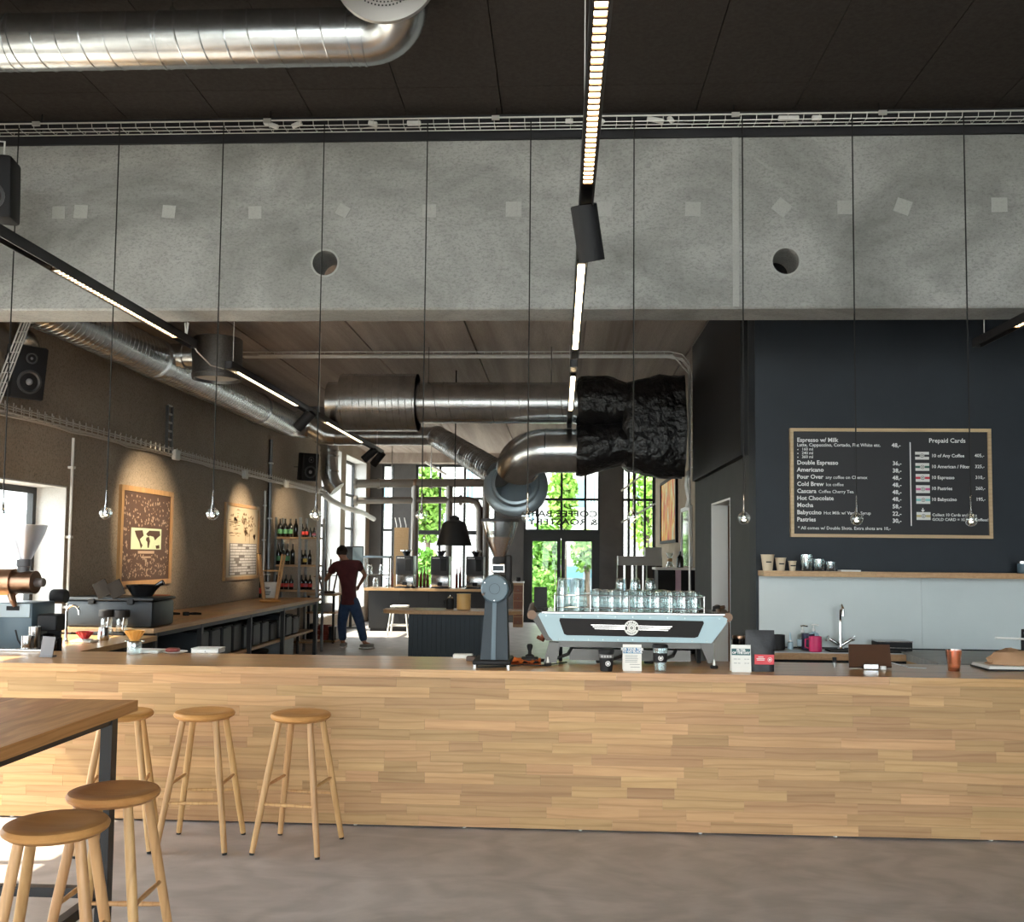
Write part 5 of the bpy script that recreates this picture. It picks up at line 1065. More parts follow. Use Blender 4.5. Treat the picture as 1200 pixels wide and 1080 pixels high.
# machine and jugs at the window end, on the sink worktop
YK = 6.85
def kx(x, y=700): return P(x, y, Y=YK).x
def kz(y, x=25): return P(x, y, Y=YK).z
k_ = thing('roastery_grinder', 'copper barrel grinder with a frosted hopper at the window end', 'grinder', (kx(25), YK, ZS))
MB().rbox(kx(8), kx(47), YK-.1, YK+.22, ZS, kz(705), .012, 2).build('body', m_ekl, k_)
MB().rbox(kx(9), kx(45), YK-.108, YK-.098, kz(722), kz(706), .003, 1).build('front_plate', M('light enamel plate', (.40, .48, .53), .35), k_)
MB().rbox(kx(18), kx(33), YK-.112, YK-.106, kz(714), kz(709), .002, 1).build('slot', m_black, k_)
zc = kz(682)
MB().cyl((kx(-40), YK, zc), (kx(17), YK, zc), kz(682)-kz(698), n=36).build('barrel', m_copper, k_)
MB().cyl((kx(17), YK, zc), (kx(41), YK, zc), (kz(682)-kz(697))*.9, n=36).build('barrel_head', M('dark copper', (.30, .18, .12), .3, 1), k_)
MB().lathe([(0, 0), (.03, 0), (.033, .004), (.033, .06), (.028, .066), (0, .066)], (kx(41), YK, zc), 24, (1, 0, 0)).build('adjust_knob', M('grey knob', (.12, .10, .095), .4), k_)
MB().lathe([(0, kz(674)), (.042, kz(674)), (.042, kz(664)), (.05, kz(663)), (.05, kz(655)), (0, kz(655))], (kx(26), YK, 0), 28).build('hopper_neck', M('grey plastic neck', (.10, .10, .11), .4), k_)
m_frost = glassmat('frosted hopper', (.80, .80, .82), .34, .4)
MB().lathe([(.04, kz(655)), (.075, kz(643)), (.125, kz(625)), (.14, kz(616)), (.137, kz(616)), (.12, kz(625)), (.07, kz(643)), (.036, kz(655))], (kx(28), YK, 0), 36).build('hopper', m_frost, k_)
MB().lathe([(.141, kz(616)), (.143, kz(615)), (.141, kz(614.5)), (0, kz(614.5))], (kx(28), YK, 0), 36).build('hopper_lid', m_frost, k_)
MB().tube([(kx(24), YK-.12, zc-.09), (kx(28), YK-.14, zc-.13), (kx(30), YK-.13, zc-.17)], [.03, .025, .015], 10).build('grind_spout', M('dark copper', 0), k_)
MB().lathe([(.05, 0), (.055, .01), (.055, .1), (.05, .11), (0, .11)], (kx(40), YK+.25, kz(700)), 24, (1, 0, 0)).build('fan_housing', m_blackm, k_)
q = P(52, 752, Z=ZS); q = Vector((kx(62), 6.80, ZS)); bk2 = thing('black_brewer', 'black filter brewer with handle beside the copper grinder', 'brewer', q); MB().lathe([(0, 0), (.05, 0), (.06, .02), (.062, .1), (.045, .14), (.03, .15), (0, .152)], q, 24).build('jug', M('black glazed ceramic', 0), bk2); MB().tube([q+Vector((.055, 0, .12)), q+Vector((.10, 0, .12)), q+Vector((.10, 0, .02)), q+Vector((.06, 0, .015))], .009, 8).build('handle', m_blackm, bk2); MB().rbox(q.x-.06, q.x+.09, q.y-.05, q.y+.08, ZS+.17, ZS+.29, .01, 1).build('head', m_blackm, bk2); MB().box(q.x-.05, q.x+.05, q.y+.08, q.y+.10, ZS, ZS+.29).build('tower', m_blackm, bk2, smooth=False)
for px_, yk, h, r, lab in ((33, 6.56, .155, .042, 'tall brushed steel pitcher near the copper grinder'), (41, 6.67, .21, .042, 'steel shaker cup behind the steel pitcher')):
    q = Vector((P(px_, 740, Y=yk).x, yk, ZS)); o = thing('steel_pitcher', lab, 'pitcher', q); MB().lathe([(0, 0), (r*.85, 0), (r*.92, .006), (r, h), (r-.003, h), (r*.85, .01), (0, .008)], q, 28).build('body', m_steel, o)
    if h < .2: MB().tube([q+Vector((-r*.95, 0, h*.5)), q+Vector((-r-.03, 0, h*.8)), q+Vector((-r-.05, 0, h*1.25))], .006, 8).build('spoon', m_blackm, o)
q = P(54, 770, Z=CT); o = thing('slate_card', 'small grey slate card standing on the bar', 'card', q); MB().obox(q+Vector((0, .015, .066)), .085, .006, .135, Matrix.Rotation(-.12, 3, 'X')@Matrix.Rotation(.06, 3, 'Y')).build('slate', M('grey slate', (.22, .21, .22), .6), o, smooth=False); MB().rbox(q.x-.045, q.x+.045, q.y-.01, q.y+.05, CT, CT+.012, .003, 1).build('foot', M('grey slate', 0), o)
solo('bar_edge_rail', MB().rbox(kx(-60), P(38, 766, Z=CT).x, 6.38, 6.44, CT, CT+.02, .005, 1), m_steel, 'low steel tray edge on the bar at the window end', 'tray')
# ================================================================ MENU WALL
mb_ = thing('menu_board', 'black menu board in a pale wooden frame listing coffee prices', 'menu board', (2.63, YM, 1.8))
bx0, bx1, bz0, bz1 = 1.843, 3.42, 1.806, 2.680; YQ = YM-.03
MB().box(bx0+.02, bx1-.02, YQ+.008, YM, bz0+.02, bz1-.02).build('board', M('chalk black board', (.011, .011, .014), .55), mb_, smooth=False)
m_fr = wood('pale ash frame', (.50, .36, .20), (.60, .45, .27), (.4, .27, .14), 0, rnd=.1)
for q in ((bx0, bx1, bz0, bz0+.026), (bx0, bx1, bz1-.026, bz1), (bx0, bx0+.026, bz0+.026, bz1-.026), (bx1-.026, bx1, bz0+.026, bz1-.026)): MB().box(q[0], q[1], YQ-.006, YM, q[2], q[3]).build('frame_rail', m_fr, mb_, smooth=False)
Yt = YQ+.0072
def mt(t, s, x, y, size, bold=.022, al='LEFT'):
    q = P(x, y, Y=Yt); put_text(t, s, size, (q.x, Yt, q.z), (1, 0, 0), (0, 0, 1), bold, al)
t = MB(); Lx = 934
rowsm = [('Espresso w/ Milk', '', 517.5, '', 0), ('Double Espresso', '', 544, '36,-', 545), ('Americano', '', 552.3, '38,-', 553.5), ('Pour Over', 'any coffee on Chemex', 560.6, '48,-', 562), ('Cold Brew', 'Ice coffee', 569, '48,-', 570.3), ('Cascara', 'Coffee Cherry Tea', 577.3, '48,-', 578.8), ('Hot Chocolate', '', 585.6, '48,-', 587), ('Mocha', '', 593.8, '58,-', 595.5), ('Babyccino', 'Hot Milk w/ Vanilla Syrup', 602.2, '22,-', 604), ('Pastries', '', 610.6, '30,-', 612.3)]
for s, sub, y, pr, yp in rowsm:
    mt(t, s, Lx, y, .0475)
    if sub:
        vs, _ = text_mesh(s, .0475); w = max(v.x for v in vs); q = P(Lx, y, Y=Yt); put_text(t, sub, .036, (q.x+w+.018, Yt, q.z), (1, 0, 0), (0, 0, 1), .006)
    if pr: mt(t, pr, 1056.5, yp, .046, .02, 'RIGHT')
mt(t, 'Latte, Cappuccino, Cortado, Flat White etc.', Lx, 522.8, .037, .016); mt(t, '48,-', 1055.5, 523.8, .046, .02, 'RIGHT')
for i, s in enumerate(('160 ml', '240 ml', '360 ml')): mt(t, s, 939.5, 527.6+i*4.5, .033, .01); q = P(935, 526.6+i*4.5, Y=Yt); t.box(q.x-.004, q.x+.004, Yt-.0003, Yt, q.z-.004, q.z+.004)
mt(t, '* All comes w/ Double Shots. Extra shots are 10,-', 935, 620, .036, .008)
mt(t, 'Prepaid Cards', 1110, 518.5, .050, .012, 'CENTER')
for i, (s, pr) in enumerate((('10 of Any Coffee', '405,-'), ('10 American / Filter', '325,-'), ('10 Espresso', '310,-'), ('10 Pastries', '260,-'), ('10 Babyccino', '195,-'))):
    mt(t, s, 1091.5, 535.5+i*12.8, .037, .016); mt(t, pr, 1153.5+i*.4, 535.5+i*12.8, .037, .014, 'RIGHT')
mt(t, 'Collect 10 Cards and get a', 1092.5, 604.6, .032, .012); mt(t, 'GOLD CARD = 10 Free Coffees!', 1092.5, 610, .032, .012)
q0_, q1_ = P(1066.5, 518, Y=Yt), P(1068.2, 616, Y=Yt); t.box(q0_.x-.004, q0_.x+.004, Yt-.0003, Yt, q1_.z, q0_.z)
q = P(1081.5, 597, Y=Yt); t.box(q.x-.004, q.x+.004, Yt-.0003, Yt, q.z-.01, q.z+.014); t.add([(q.x-.016, Yt-.0003, q.z-.002), (q.x, Yt-.0003, q.z-.02), (q.x+.016, Yt-.0003, q.z-.002)], [(0, 1, 2)])
tag(t.build('lettering', m_lett, mb_, smooth=False, clean=False), kind='stuff')
for i, (y, c) in enumerate(((533.8, (.03, .03, .035)), (547, (.03, .12, .09)), (559.8, (.55, .03, .06)), (573, (.60, .12, .30)), (585.6, (.22, .55, .55)), (604.5, (.50, .42, .20)))):
    q = P(1080.5+i*.35, y, Y=Yt); o = MB().box(q.x-.054, q.x+.054, Yt-.001, Yt, q.z-.031, q.z+.031).build('card_picture', M('card picture ground', (.70, .70, .68), .6), mb_, smooth=False)
    [MB().box(q.x+e0, q.x+e0+.036, Yt-.0014, Yt-.001, q.z-.009, q.z+.009).build('card_stripe', M('card stripe %d' % i, c, .6), o, smooth=False) for e0 in (-.054, .018)]
    MB().lathe([(.012, 0), (.0155, 0)], (q.x, Yt-.0014, q.z), 18, (0, 1, 0)).lathe([(0, 0), (.005, 0)], (q.x, Yt-.0014, q.z), 10, (0, 1, 0)).build('card_emblem', m_print, o, smooth=False)
# splash panel, shelf
sh0 = P(889, 672, Y=YM).x; zsp = P(1000, 670, Y=YM-.2).z; xe2 = 5.9
sp = thing('splash_panel', 'pale grey splash panels behind the sink counter', 'splash panel', (3.0, YM, .93)); xj = P(1079, 700, Y=YM).x
for a, b in ((sh0, xj-.001), (xj+.001, xe2)): MB().box(a, b, YM-.02, YM-.001, .935, zsp-.04).build('panel', m_pale, sp, smooth=False)
zsh = P(889, 668.5, Y=YM-.22).z; shf = thing('oak_shelf', 'long oak shelf above the pale splash panels', 'shelf', (3, YM, zsh-.04))
for k, (a, b) in enumerate(((sh0-.005, 2.45), (2.451, 3.6), (3.601, 5.9))): MB().box(a, b, YM-.22, YM-.001, zsh-.042, zsh).build('board', m_oakside, shf, smooth=False)
def pcup(px_, h, lab):
    q = P(px_, 668, Z=zsh) if False else Vector((P(px_, 660, Y=YM-.12).x, YM-.12, zsh)); o = thing('paper_cup', lab, 'paper cup', q); r1 = h*.42; r0 = h*.30
    MB().lathe([(0, .003), (r0, .003), (r0, 0), (r1, h), (r1+.003, h+.002), (r1+.002, h+.005), (r1-.003, h), (r0-.003, .006), (0, .006)], q, 24).build('body', M('beige paper cup', (.62, .52, .38), .7), o)
    f = .55; MB().box(q.x-.02, q.x+.02, q.y-(r0+(r1-r0)*f)-.002, q.y-(r0+(r1-r0)*f)+.004, q.z+h*f-.004, q.z+h*f+.006).build('printed_name', m_print, o, smooth=False)
pcup(899.5, .122, 'largest beige paper cup on the oak shelf'); pcup(914.8, .098, 'middle beige paper cup on the oak shelf'); pcup(928.5, .073, 'smallest beige paper cup on the oak shelf')
for px_, h, r, lab in ((945, .13, .046, 'tallest clear water glass on the oak shelf'), (960, .095, .043, 'middle clear water glass on the oak shelf'), (973.5, .075, .038, 'shortest clear water glass on the oak shelf')):
    q = Vector((P(px_, 660, Y=YM-.12).x, YM-.12, zsh)); o = thing('water_glass', lab, 'glass', q); MB().lathe([(0, .001), (r*.85, .001), (r*.88, .006), (r, h*.5), (r*1.0, h), (r*.95, h), (r*.94, h*.5), (r*.8, .02), (0, .018)], q, 24).build('tumbler', m_glass, o); MB().lathe([(r*.98, h*.52), (r*1.03, h*.55), (r*.98, h*.58)], q, 24).build('ridge', m_glass, o)
q = Vector((P(995, 660, Y=YM-.12).x, YM-.12, zsh)); solo('white_card', MB().box(q.x-.075, q.x+.075, q.y-.05, q.y+.05, zsh, zsh+.012), m_paperw, 'flat white card on the oak shelf beside the glasses', 'card')
q = Vector((P(1201, 660, Y=YM-.12).x, YM-.12, zsh)); o = thing('shelf_jar', 'grey blue jar on the oak shelf at the far end', 'jar', q); MB().lathe([(0, 0), (.05, 0), (.055, .01), (.055, .07), (.05, .08), (0, .08)], q, 20).build('body', m_ekl, o); MB().lathe([(.052, .075), (.056, .075), (.056, .095), (0, .095)], q, 20).build('lid', m_steel, o)
# back counter under the splash panels
ZK = .925; yfr = 7.36; xk1 = P(1062, 765, Y=yfr).x
bkc = thing('back_counter', 'oak edged sink counter under the pale splash panels', 'counter', (2.5, 7.5, 0))
MB().box(sh0-.02, xk1, yfr, YM-.001, ZK-.055, ZK-.006).build('oak_edge_top', m_oakside, bkc, smooth=False); MB().box(sh0, xk1-.01, yfr+.015, YM-.02, ZK-.006, ZK).build('steel_top', M('brushed counter steel', (.45, .46, .46), .4, 1), bkc, smooth=False); MB().box(sh0, xk1, yfr+.04, YM-.01, 0, ZK-.055).build('cabinet_body', m_black, bkc, smooth=False)
ygf = 6.75; g2 = thing('side_counter', 'deeper grey topped counter end beside the tablet', 'counter', (3.5, 7.2, 0))
MB().box(xk1+.002, 5.9, ygf+.0, YM-.021, ZK-.05, ZK).build('grey_top', M('grey concrete laminate', (.34, .34, .33), .5, c2=(.42, .42, .40), scale=8, stretch=(.6, 4, 1)), g2, smooth=False); MB().box(xk1+.0, xk1+.02, ygf, yfr, ZK-.10, ZK-.05).build('oak_end', m_oakside, g2, smooth=False); MB().box(xk1+.04, 5.9, ygf+.05, YM-.021, 0, ZK-.05).build('cabinet_body', m_black, g2, smooth=False)
def bz_(px_, dy=.12): return Vector((P(px_, 750, Y=YM-dy).x, YM-dy, ZK))
q = bz_(985); tp2 = thing('mixer_tap', 'chrome two handle mixer tap over the sink counter', 'tap', q)
MB().lathe([(0, 0), (.026, 0), (.026, .012), (.016, .02), (.014, .09), (.011, .1), (.011, .23)], q, 20).build('column', m_chrome, tp2)
for s in (-1, 1):
    MB().tube([q+Vector((0, 0, .035)), q+Vector((s*.06, 0, .07)), q+Vector((s*.085, 0, .085))], [.014, .014, .012], 12).build('valve_arm', m_chrome, tp2)
    for k in range(4): a = k*pi/2+.4; c0 = q+Vector((s*.092, 0, .09)); MB().tube([c0, c0+Vector((s*.012+.022*math.cos(a)*.3, -.022*math.sin(a), .022*math.cos(a)))], .006, 8).build('cross_handle', m_chrome, tp2)
MB().tube([q+Vector((0, 0, .22)), q+Vector((0, -.002, .30)), q+Vector((0, -.03, .345)), q+Vector((-.01, -.08, .35)), q+Vector((-.015, -.12, .32)), q+Vector((-.015, -.125, .27))], [.011, .011, .011, .011, .012, .012], 12).build('spout', m_chrome, tp2)
m_soap = M('pale blue soap', (.45, .62, .72), .25)
for px_, h, mm, lab in ((940.5, .13, m_glassd, 'clear pump bottle with white print beside the sink'), (953.5, .14, m_soap, 'pale blue pump bottle beside the sink')):
    q = bz_(px_, .10); o = thing('pump_bottle', lab, 'bottle', q); MB().lathe([(0, 0), (.040, 0), (.042, .005), (.042, h*.75), (.034, h*.9), (.013, h*.95), (.013, h)], q, 24).build('body', mm, o); MB().lathe([(.014, h), (.014, h+.02), (.005, h+.022), (.005, h+.05), (0, h+.05)], q, 14).build('collar', m_white, o); MB().tube([q+Vector((-.015, 0, h+.05)), q+Vector((.01, 0, h+.053)), q+Vector((.04, 0, h+.048))], .006, 8).build('pump_head', m_steel if px_ < 945 else m_white, o)
    MB().lathe([(.0425, h*.2), (.0432, h*.2), (.0432, h*.6), (.0425, h*.6)], q, 24).build('label_band', m_soap, o)
q = bz_(926, .12); o = thing('nozzle_bottle', 'slim pale bottle with pointed nozzle beside the sink', 'bottle', q); MB().lathe([(0, 0), (.022, 0), (.022, .05), (.012, .06), (.004, .13), (0, .131)], q, 18).build('body', m_soap, o); MB().lathe([(.013, .055), (.014, .062), (.011, .07)], q, 14).build('collar', m_white, o)
def mug(px_, dy, r, h, mat, lab, hd=1):
    q = bz_(px_, dy); o = thing('mug', lab, 'mug', q); MB().lathe([(0, 0), (r*.9, 0), (r, .006), (r, h), (r-.004, h), (r-.005, .01), (0, .008)], q, 24).build('body', mat, o)
    if hd: MB().tube([q+Vector((hd*r*.97, 0, h*.85)), q+Vector((hd*(r+.028), 0, h*.8)), q+Vector((hd*(r+.028), 0, h*.3)), q+Vector((hd*r*.97, 0, h*.2))], .006, 8).build('handle', mat, o)
m_pk = M('hot pink enamel', (.70, .035, .16), .35)
mug(955.5, .28, .048, .115, m_pk, 'hot pink mug on the sink counter', -1); mug(947, .14, .050, .125, M('ink blue enamel', (.02, .02, .06), .3), 'dark blue mug behind the pink mug', 0); mug(912.5, .16, .048, .115, m_blackm, 'plain black canister cup beside the coffee bag', 0)
q = P(867, 752, Y=6.9); o = thing('glass_jar', 'dark glossy canister half hidden behind the filter card', 'canister', Vector((q.x, 6.3, CT))); q = Vector((P(867, 752, Y=6.3).x, 6.3, CT)); MB().lathe([(0, 0), (.05, 0), (.052, .01), (.052, .16), (.045, .17), (0, .17)], q, 24).build('body', M('black glazed ceramic', 0), o); MB().lathe([(.047, .168), (.05, .17), (.048, .185), (0, .187)], q, 24).build('lid', m_copper, o)
q = bz_(1045, .16); o = thing('sound_deck', 'small black and silver appliance on the sink counter', 'appliance', q); MB().rbox(q.x-.13, q.x+.13, q.y-.08, q.y+.08, ZK+.008, ZK+.075, .004, 1).build('case', m_blackm, o); MB().rbox(q.x-.132, q.x+.132, q.y-.082, q.y+.082, ZK+.075, ZK+.085, .002, 1).build('top_plate', m_steel, o); MB().rbox(q.x-.12, q.x+.12, q.y-.084, q.y-.08, ZK+.03, ZK+.036, .001, 1).build('trim_line', m_steel, o)
for s in (-.1, .1): MB().cyl((q.x+s, q.y, ZK), (q.x+s, q.y, ZK+.009), .012, n=10).build('foot', m_rubber, o)
solo('black_mat', MB().box(xk1-.55, xk1-.02, yfr+.04, yfr+.2, ZK, ZK+.012), m_rubber, 'thin black rubber mat on the sink counter edge', 'mat')
# ================================================================ REAR ROOM FURNITURE
# bottle shelf
YS = 15.3; sx0, sx1 = P(322, 660, Y=YS).x, P(372, 660, Y=YS).x; xm_ = P(351, 660, Y=YS).x
rk = thing('bottle_shelf', 'steel and wood shelf rack full of dark bottles at the bench end', 'shelf', ((sx0+sx1)/2, YS, 0))
zl = [P(345, y, Y=YS).z for y in (629, 661.5, 691)]
for x in (sx0, xm_, sx1):
    for y in (YS, YS+.38): MB().box(x-.02, x+.02, y-.02, y+.02, 0, P(345, 606, Y=YS).z).build('post', m_galvd, rk, smooth=False)
for z in zl+[.2]: MB().box(sx0+.02, sx1-.02, YS-.01, YS+.39, z-.03, z).build('shelf_board', m_oakside, rk, smooth=False)
kk = 0
def sb(px_, z, h, r, lab, mat, txt, dy=.15): q = Vector((P(px_, 650, Y=YS+dy).x, YS+dy, z+.001)); bottle(q, h, r, mat, txt, lab, txt.replace('bottle', 'bottles', 1))
for px_ in (327.5, 333.5, 339.5, 346): sb(px_, zl[0], .30, .042, m_grn if px_ < 341 else None, m_btl, 'large black bottle on the top board of the rack', .12)
for px_, l_ in ((354, m_redl), (358.5, m_redl), (363, m_btl), (367.5, m_pinkl)): sb(px_, zl[0], .22 if px_ < 360 else .16, .03, l_, m_btl, 'small bottle with a coloured label on the top board of the rack', .12)
for px_ in (326.5, 331.5, 337, 343): sb(px_, zl[1], .34, .036, m_grn if px_ != 343 else None, m_btl, 'tall dark bottle on the middle board of the rack')
for px_, l_ in ((353.5, None), (357.5, m_yell), (363, None)): sb(px_, zl[1], .24, .032, l_, m_btl, 'dark bottle on the middle board behind the upturned stool')
for px_, l_ in ((325, None), (330.5, m_redl), (336, m_redl), (342, m_redl), (354, m_redl), (359, m_pinkl), (364, m_redl)): sb(px_, zl[2], .24, .036, l_, m_btl, 'red labelled bottle on the lowest visible rack board' if l_ else 'plain dark bottle on the lowest visible rack board')
# low rack and table by the person
YR = 17.3; lr = thing('low_rack', 'low open rack with wooden boards beside the person', 'rack', P(378, 757, Y=YR)*1); xa, xb = P(362, 720, Y=YR).x, P(396, 720, Y=YR).x
for z in (P(378, 695, Y=YR).z, P(378, 716, Y=YR).z, P(378, 749, Y=YR).z): MB().box(xa, xb, YR-.2, YR+.5, z-.035, z).build('board', m_oakside, lr, smooth=False)
ztop = P(378, 695, Y=YR).z
for x in (xa+.04, xb-.04):
    for y in (YR-.18, YR+.46): MB().box(x-.02, x+.02, y-.02, y+.02, 0, ztop-.035).build('post', m_blackmet, lr, smooth=False)
zz = P(378, 749, Y=YR).z
cr = thing('red_crate', 'dark red plastic crate on the low rack', 'crate', (xa+.25, YR, zz)); c0 = (P(377, 735, Y=YR-.1).x, YR)
MB().box(c0[0]-.13, c0[0]+.13, YR-.15, YR+.2, zz+.002, zz+.02).build('base', M('dark red crate', (.30, .045, .025), .5), cr, smooth=False)
for k in range(3):
    for (q0_, q1_, y0_, y1_) in ((-.13, .13, -.15, -.135), (-.13, .13, .185, .2), (-.13, -.115, -.135, .185), (.115, .13, -.135, .185)): MB().box(c0[0]+q0_, c0[0]+q1_, YR+y0_, YR+y1_, zz+.02+k*.085, zz+.085+k*.085).build('side_slat', M('dark red crate', 0), cr, smooth=False)
for px_, lab, mm, h in ((366, 'black box on the low rack beside the red crate', m_blackm, .26), (391, 'grey box on the low rack beside the red crate', m_bin, .22)):
    x = P(px_, 735, Y=YR).x; o = thing('rack_box', lab, 'box', (x, YR, zz)); MB().rbox(x-.065, x+.065, YR-.1, YR+.2, zz+.001, zz+h, .01, 1).build('body', mm, o); MB().rbox(x-.068, x+.068, YR-.105, YR+.205, zz+h, zz+h+.02, .005, 1).build('lid', mm, o)
zz2 = P(378, 716, Y=YR).z
for px_, lab, mm in ((373, 'green tin on the upper board of the low rack', M('sage tin', (.16, .20, .12), .5)), (384, 'pale carton on the upper board of the low rack', M('pale carton', (.4, .42, .45), .6))):
    x = P(px_, 705, Y=YR).x; o = thing('rack_tin', lab, 'tin', (x, YR, zz2)); MB().rbox(x-.09, x+.09, YR-.1, YR+.1, zz2+.001, zz2+.13, .012, 2).build('body', mm, o); MB().rbox(x-.092, x+.092, YR-.102, YR+.102, zz2+.13, zz2+.145, .004, 1).build('lid', mm, o)
p = P(385, 694, Z=ztop); ds = dup(st, (P(384, 690, Y=YR+.1).x, YR+.1, ztop+.62*.95), .8, 'dark stool upturned on the low rack beside the person', .83); ds.rotation_euler = (pi, 0, .8); ds.location.z = ztop+.745*.83+.003
m_dkw = M('dark stained wood', (.05, .022, .015), .4)
for q in ds.children_recursive:
    if q.type == 'MESH' and not q.name.startswith('rubber'): q.data = q.data.copy(); q.data.materials.clear(); q.data.materials.append(m_dkw)
# back bar with three batch grinders
YK2 = 19.9; X0, X1 = P(432, 715, Y=YK2).x, P(574, 715, Y=YK2).x; ZK2 = P(500, 689.5, Y=YK2).z
bb = thing('back_bar', 'dark fronted back bar with thin oak top before the window', 'counter', ((X0+X1)/2, YK2, 0))
for k in range(4): a = X0+(X1-X0)*k/4; MB().box(a+.002, a+(X1-X0)/4-.002, YK2, YK2+.02, .06, ZK2-.05).build('front_panel', M('charcoal laminate', (.018, .018, .019), .6, spec=.25), bb, smooth=False)
MB().box(X0+.03, X1-.03, YK2+.02, YK2+.7, 0, ZK2-.05).build('cabinet_body', m_black, bb, smooth=False); MB().box(X0-.1, X1+.05, YK2-.04, YK2+.75, ZK2-.05, ZK2).build('oak_top', m_oakside, bb, smooth=False)
m_grb = M('black grinder enamel', (.022, .022, .025), .35)
def bgr(px_):
    o = thing('batch_grinder', 'black and steel batch grinder in the row on the back bar', 'grinder', (0, 0, 0), 'batch grinders on the back bar'); w = .185; h1 = .29; h2 = .68
    MB().rbox(-w, w, -.05, .35, .012, h1, .015, 2).build('steel_base', m_steel, o); MB().rbox(-w, w, -.12, .35, h1, h2, .015, 2).build('head', m_grb, o); MB().rbox(-.05, .05, -.06, -.045, .06, .13, .004, 1).build('chute', m_black, o); MB().rbox(.02, .15, -.127, -.115, h1+.08, h2-.06, .004, 1).build('front_inlay', m_black, o)
    MB().rbox(-w-.02, w+.02, -.14, .36, 0, .012, .003, 1).build('tray', m_blackm, o)
    MB().lathe([(.05, h2), (.06, h2+.04), (.12, h2+.12), (.125, h2+.13), (.118, h2+.13), (.055, h2+.045), (0, h2+.03)], (0, .12, 0), 24).build('hopper', m_grb, o); MB().lathe([(.121, h2+.1), (.128, h2+.105), (.128, h2+.125), (.12, h2+.13)], (0, .12, 0), 24).build('hopper_rim', m_steel, o)
    t = MB(); 
    for i in range(4): t.box(-.15+.04*i, -.125+.04*i, -.1215, -.1205, h2-.05, h2-.03)
    t.build('maker_mark', m_lett, o, smooth=False); return o
g0 = None
for px_, gl_ in ((474.5, 'black and steel batch grinder standing before the tall oak case'), (515.5, 'black and steel batch grinder, middle one on the back bar'), (556.5, 'black and steel batch grinder at the column end of the back bar')):
    L = (P(px_, 690, Y=YK2+.2).x, YK2+.2, ZK2)
    if g0 is None: g0 = bgr(px_); g0.location = L; g0['label'] = gl_
    else: dup(g0, L, 0, gl_)
xx0 = P(470, 650, Y=YK2+.62).x; xx1 = P(469.5, 650, Y=YK2+.62)
o = thing('wooden_case', 'tall open topped oak case standing behind the first grinder', 'case', (xx0, YK2+.64, ZK2)); zc_ = P(470, 618, Y=YK2+.6).z
MB().box(xx0-.15, xx0+.15, YK2+.59, YK2+.61, ZK2, zc_).build('front_board', m_oakside, o, smooth=False); MB().box(xx0-.15, xx0-.13, YK2+.61, YK2+.73, ZK2, zc_).build('side_board', m_oakside, o, smooth=False); MB().box(xx0+.13, xx0+.15, YK2+.61, YK2+.73, ZK2, zc_).build('side_board', m_oakside, o, smooth=False)
for i, px_ in enumerate((465, 470, 476)): x = P(px_, 610, Y=YK2+.67).x; solo('bamboo_rod', MB().tube([(x, YK2+.67, ZK2+.01), (x, YK2+.67, zc_+.05), (x-.04, YK2+.67, zc_+.22)], .012, 6), m_wire, 'pale rod sticking out of the tall oak case', 'rod', 'rods in the oak case')
# brewing rack with kettles at the left of the back bar
o = thing('brew_rack', 'steel brew rack with clear jars at the end of the back bar', 'rack', (P(443, 690, Y=YK2+.25).x, YK2+.25, ZK2)); xa, xb = P(428, 680, Y=YK2+.25).x, P(457, 680, Y=YK2+.25).x; zt4 = P(443, 651, Y=YK2+.25).z
for x in (xa, xb):
    for y in (YK2+.15, YK2+.4): MB().box(x-.014, x+.014, y-.014, y+.014, ZK2, zt4-.05).build('post', m_steel, o, smooth=False)
MB().rbox(xa-.03, xb+.03, YK2+.12, YK2+.44, zt4-.05, zt4, .01, 1).build('hood', M('blue grey steel', (.18, .22, .25), .35, .6), o)
MB().box(xa+.014, xb-.014, YK2+.15, YK2+.40, ZK2+.26, ZK2+.28).build('middle_shelf', m_steel, o, smooth=False)
for i, px_ in enumerate((433, 440, 447, 453)):
    q = Vector((P(px_, 680, Y=YK2+.27).x, YK2+.27, ZK2+.002 if i % 2 else ZK2+.281)); o = thing('clear_jar', 'clear glass jar with steel lid in the brew rack', 'jar', q, 'jars in the brew rack'); MB().lathe([(0, 0), (.05, 0), (.055, .01), (.055, .15), (.04, .18), (.04, .19)], q, 18).build('body', m_glass, o); MB().lathe([(.042, .18), (.043, .21), (0, .212)], q, 18).build('lid', m_steel, o)
for i in range(7):
    px_ = (489, 493, 497, 501, 535, 539, 459)[i]; q = Vector((P(px_, 690, Y=YK2+.64).x, YK2+.64, ZK2+.001)); bottle(q, .40+.03*(i % 3), .03, M('red brown glass', (.16, .03, .025), .15), 'slim red brown bottle standing between the batch grinders', None, 'slim bottles between the batch grinders')
# monitor behind the person
q = P(412, 651, Y=20.6); o = thing('wall_monitor', 'flat grey monitor on a stand behind the person', 'monitor', (q.x, 20.6, 0)); MB().rbox(q.x-.24, q.x+.26, 20.58, 20.63, q.z-.23, q.z+.21, .01, 1).build('screen_housing', m_blackm, o); MB().box(q.x+.03, q.x+.25, 20.575, 20.581, q.z-.21, q.z+.19).build('screen', M('grey blue display', (.16, .21, .24), .3), o, smooth=False); MB().box(q.x-.03, q.x+.03, 20.6, 20.64, .02, q.z-.2).build('pole', m_blackmet, o, smooth=False); MB().box(q.x-.25, q.x+.25, 20.45, 20.8, 0, .02).build('base', m_blackmet, o, smooth=False)
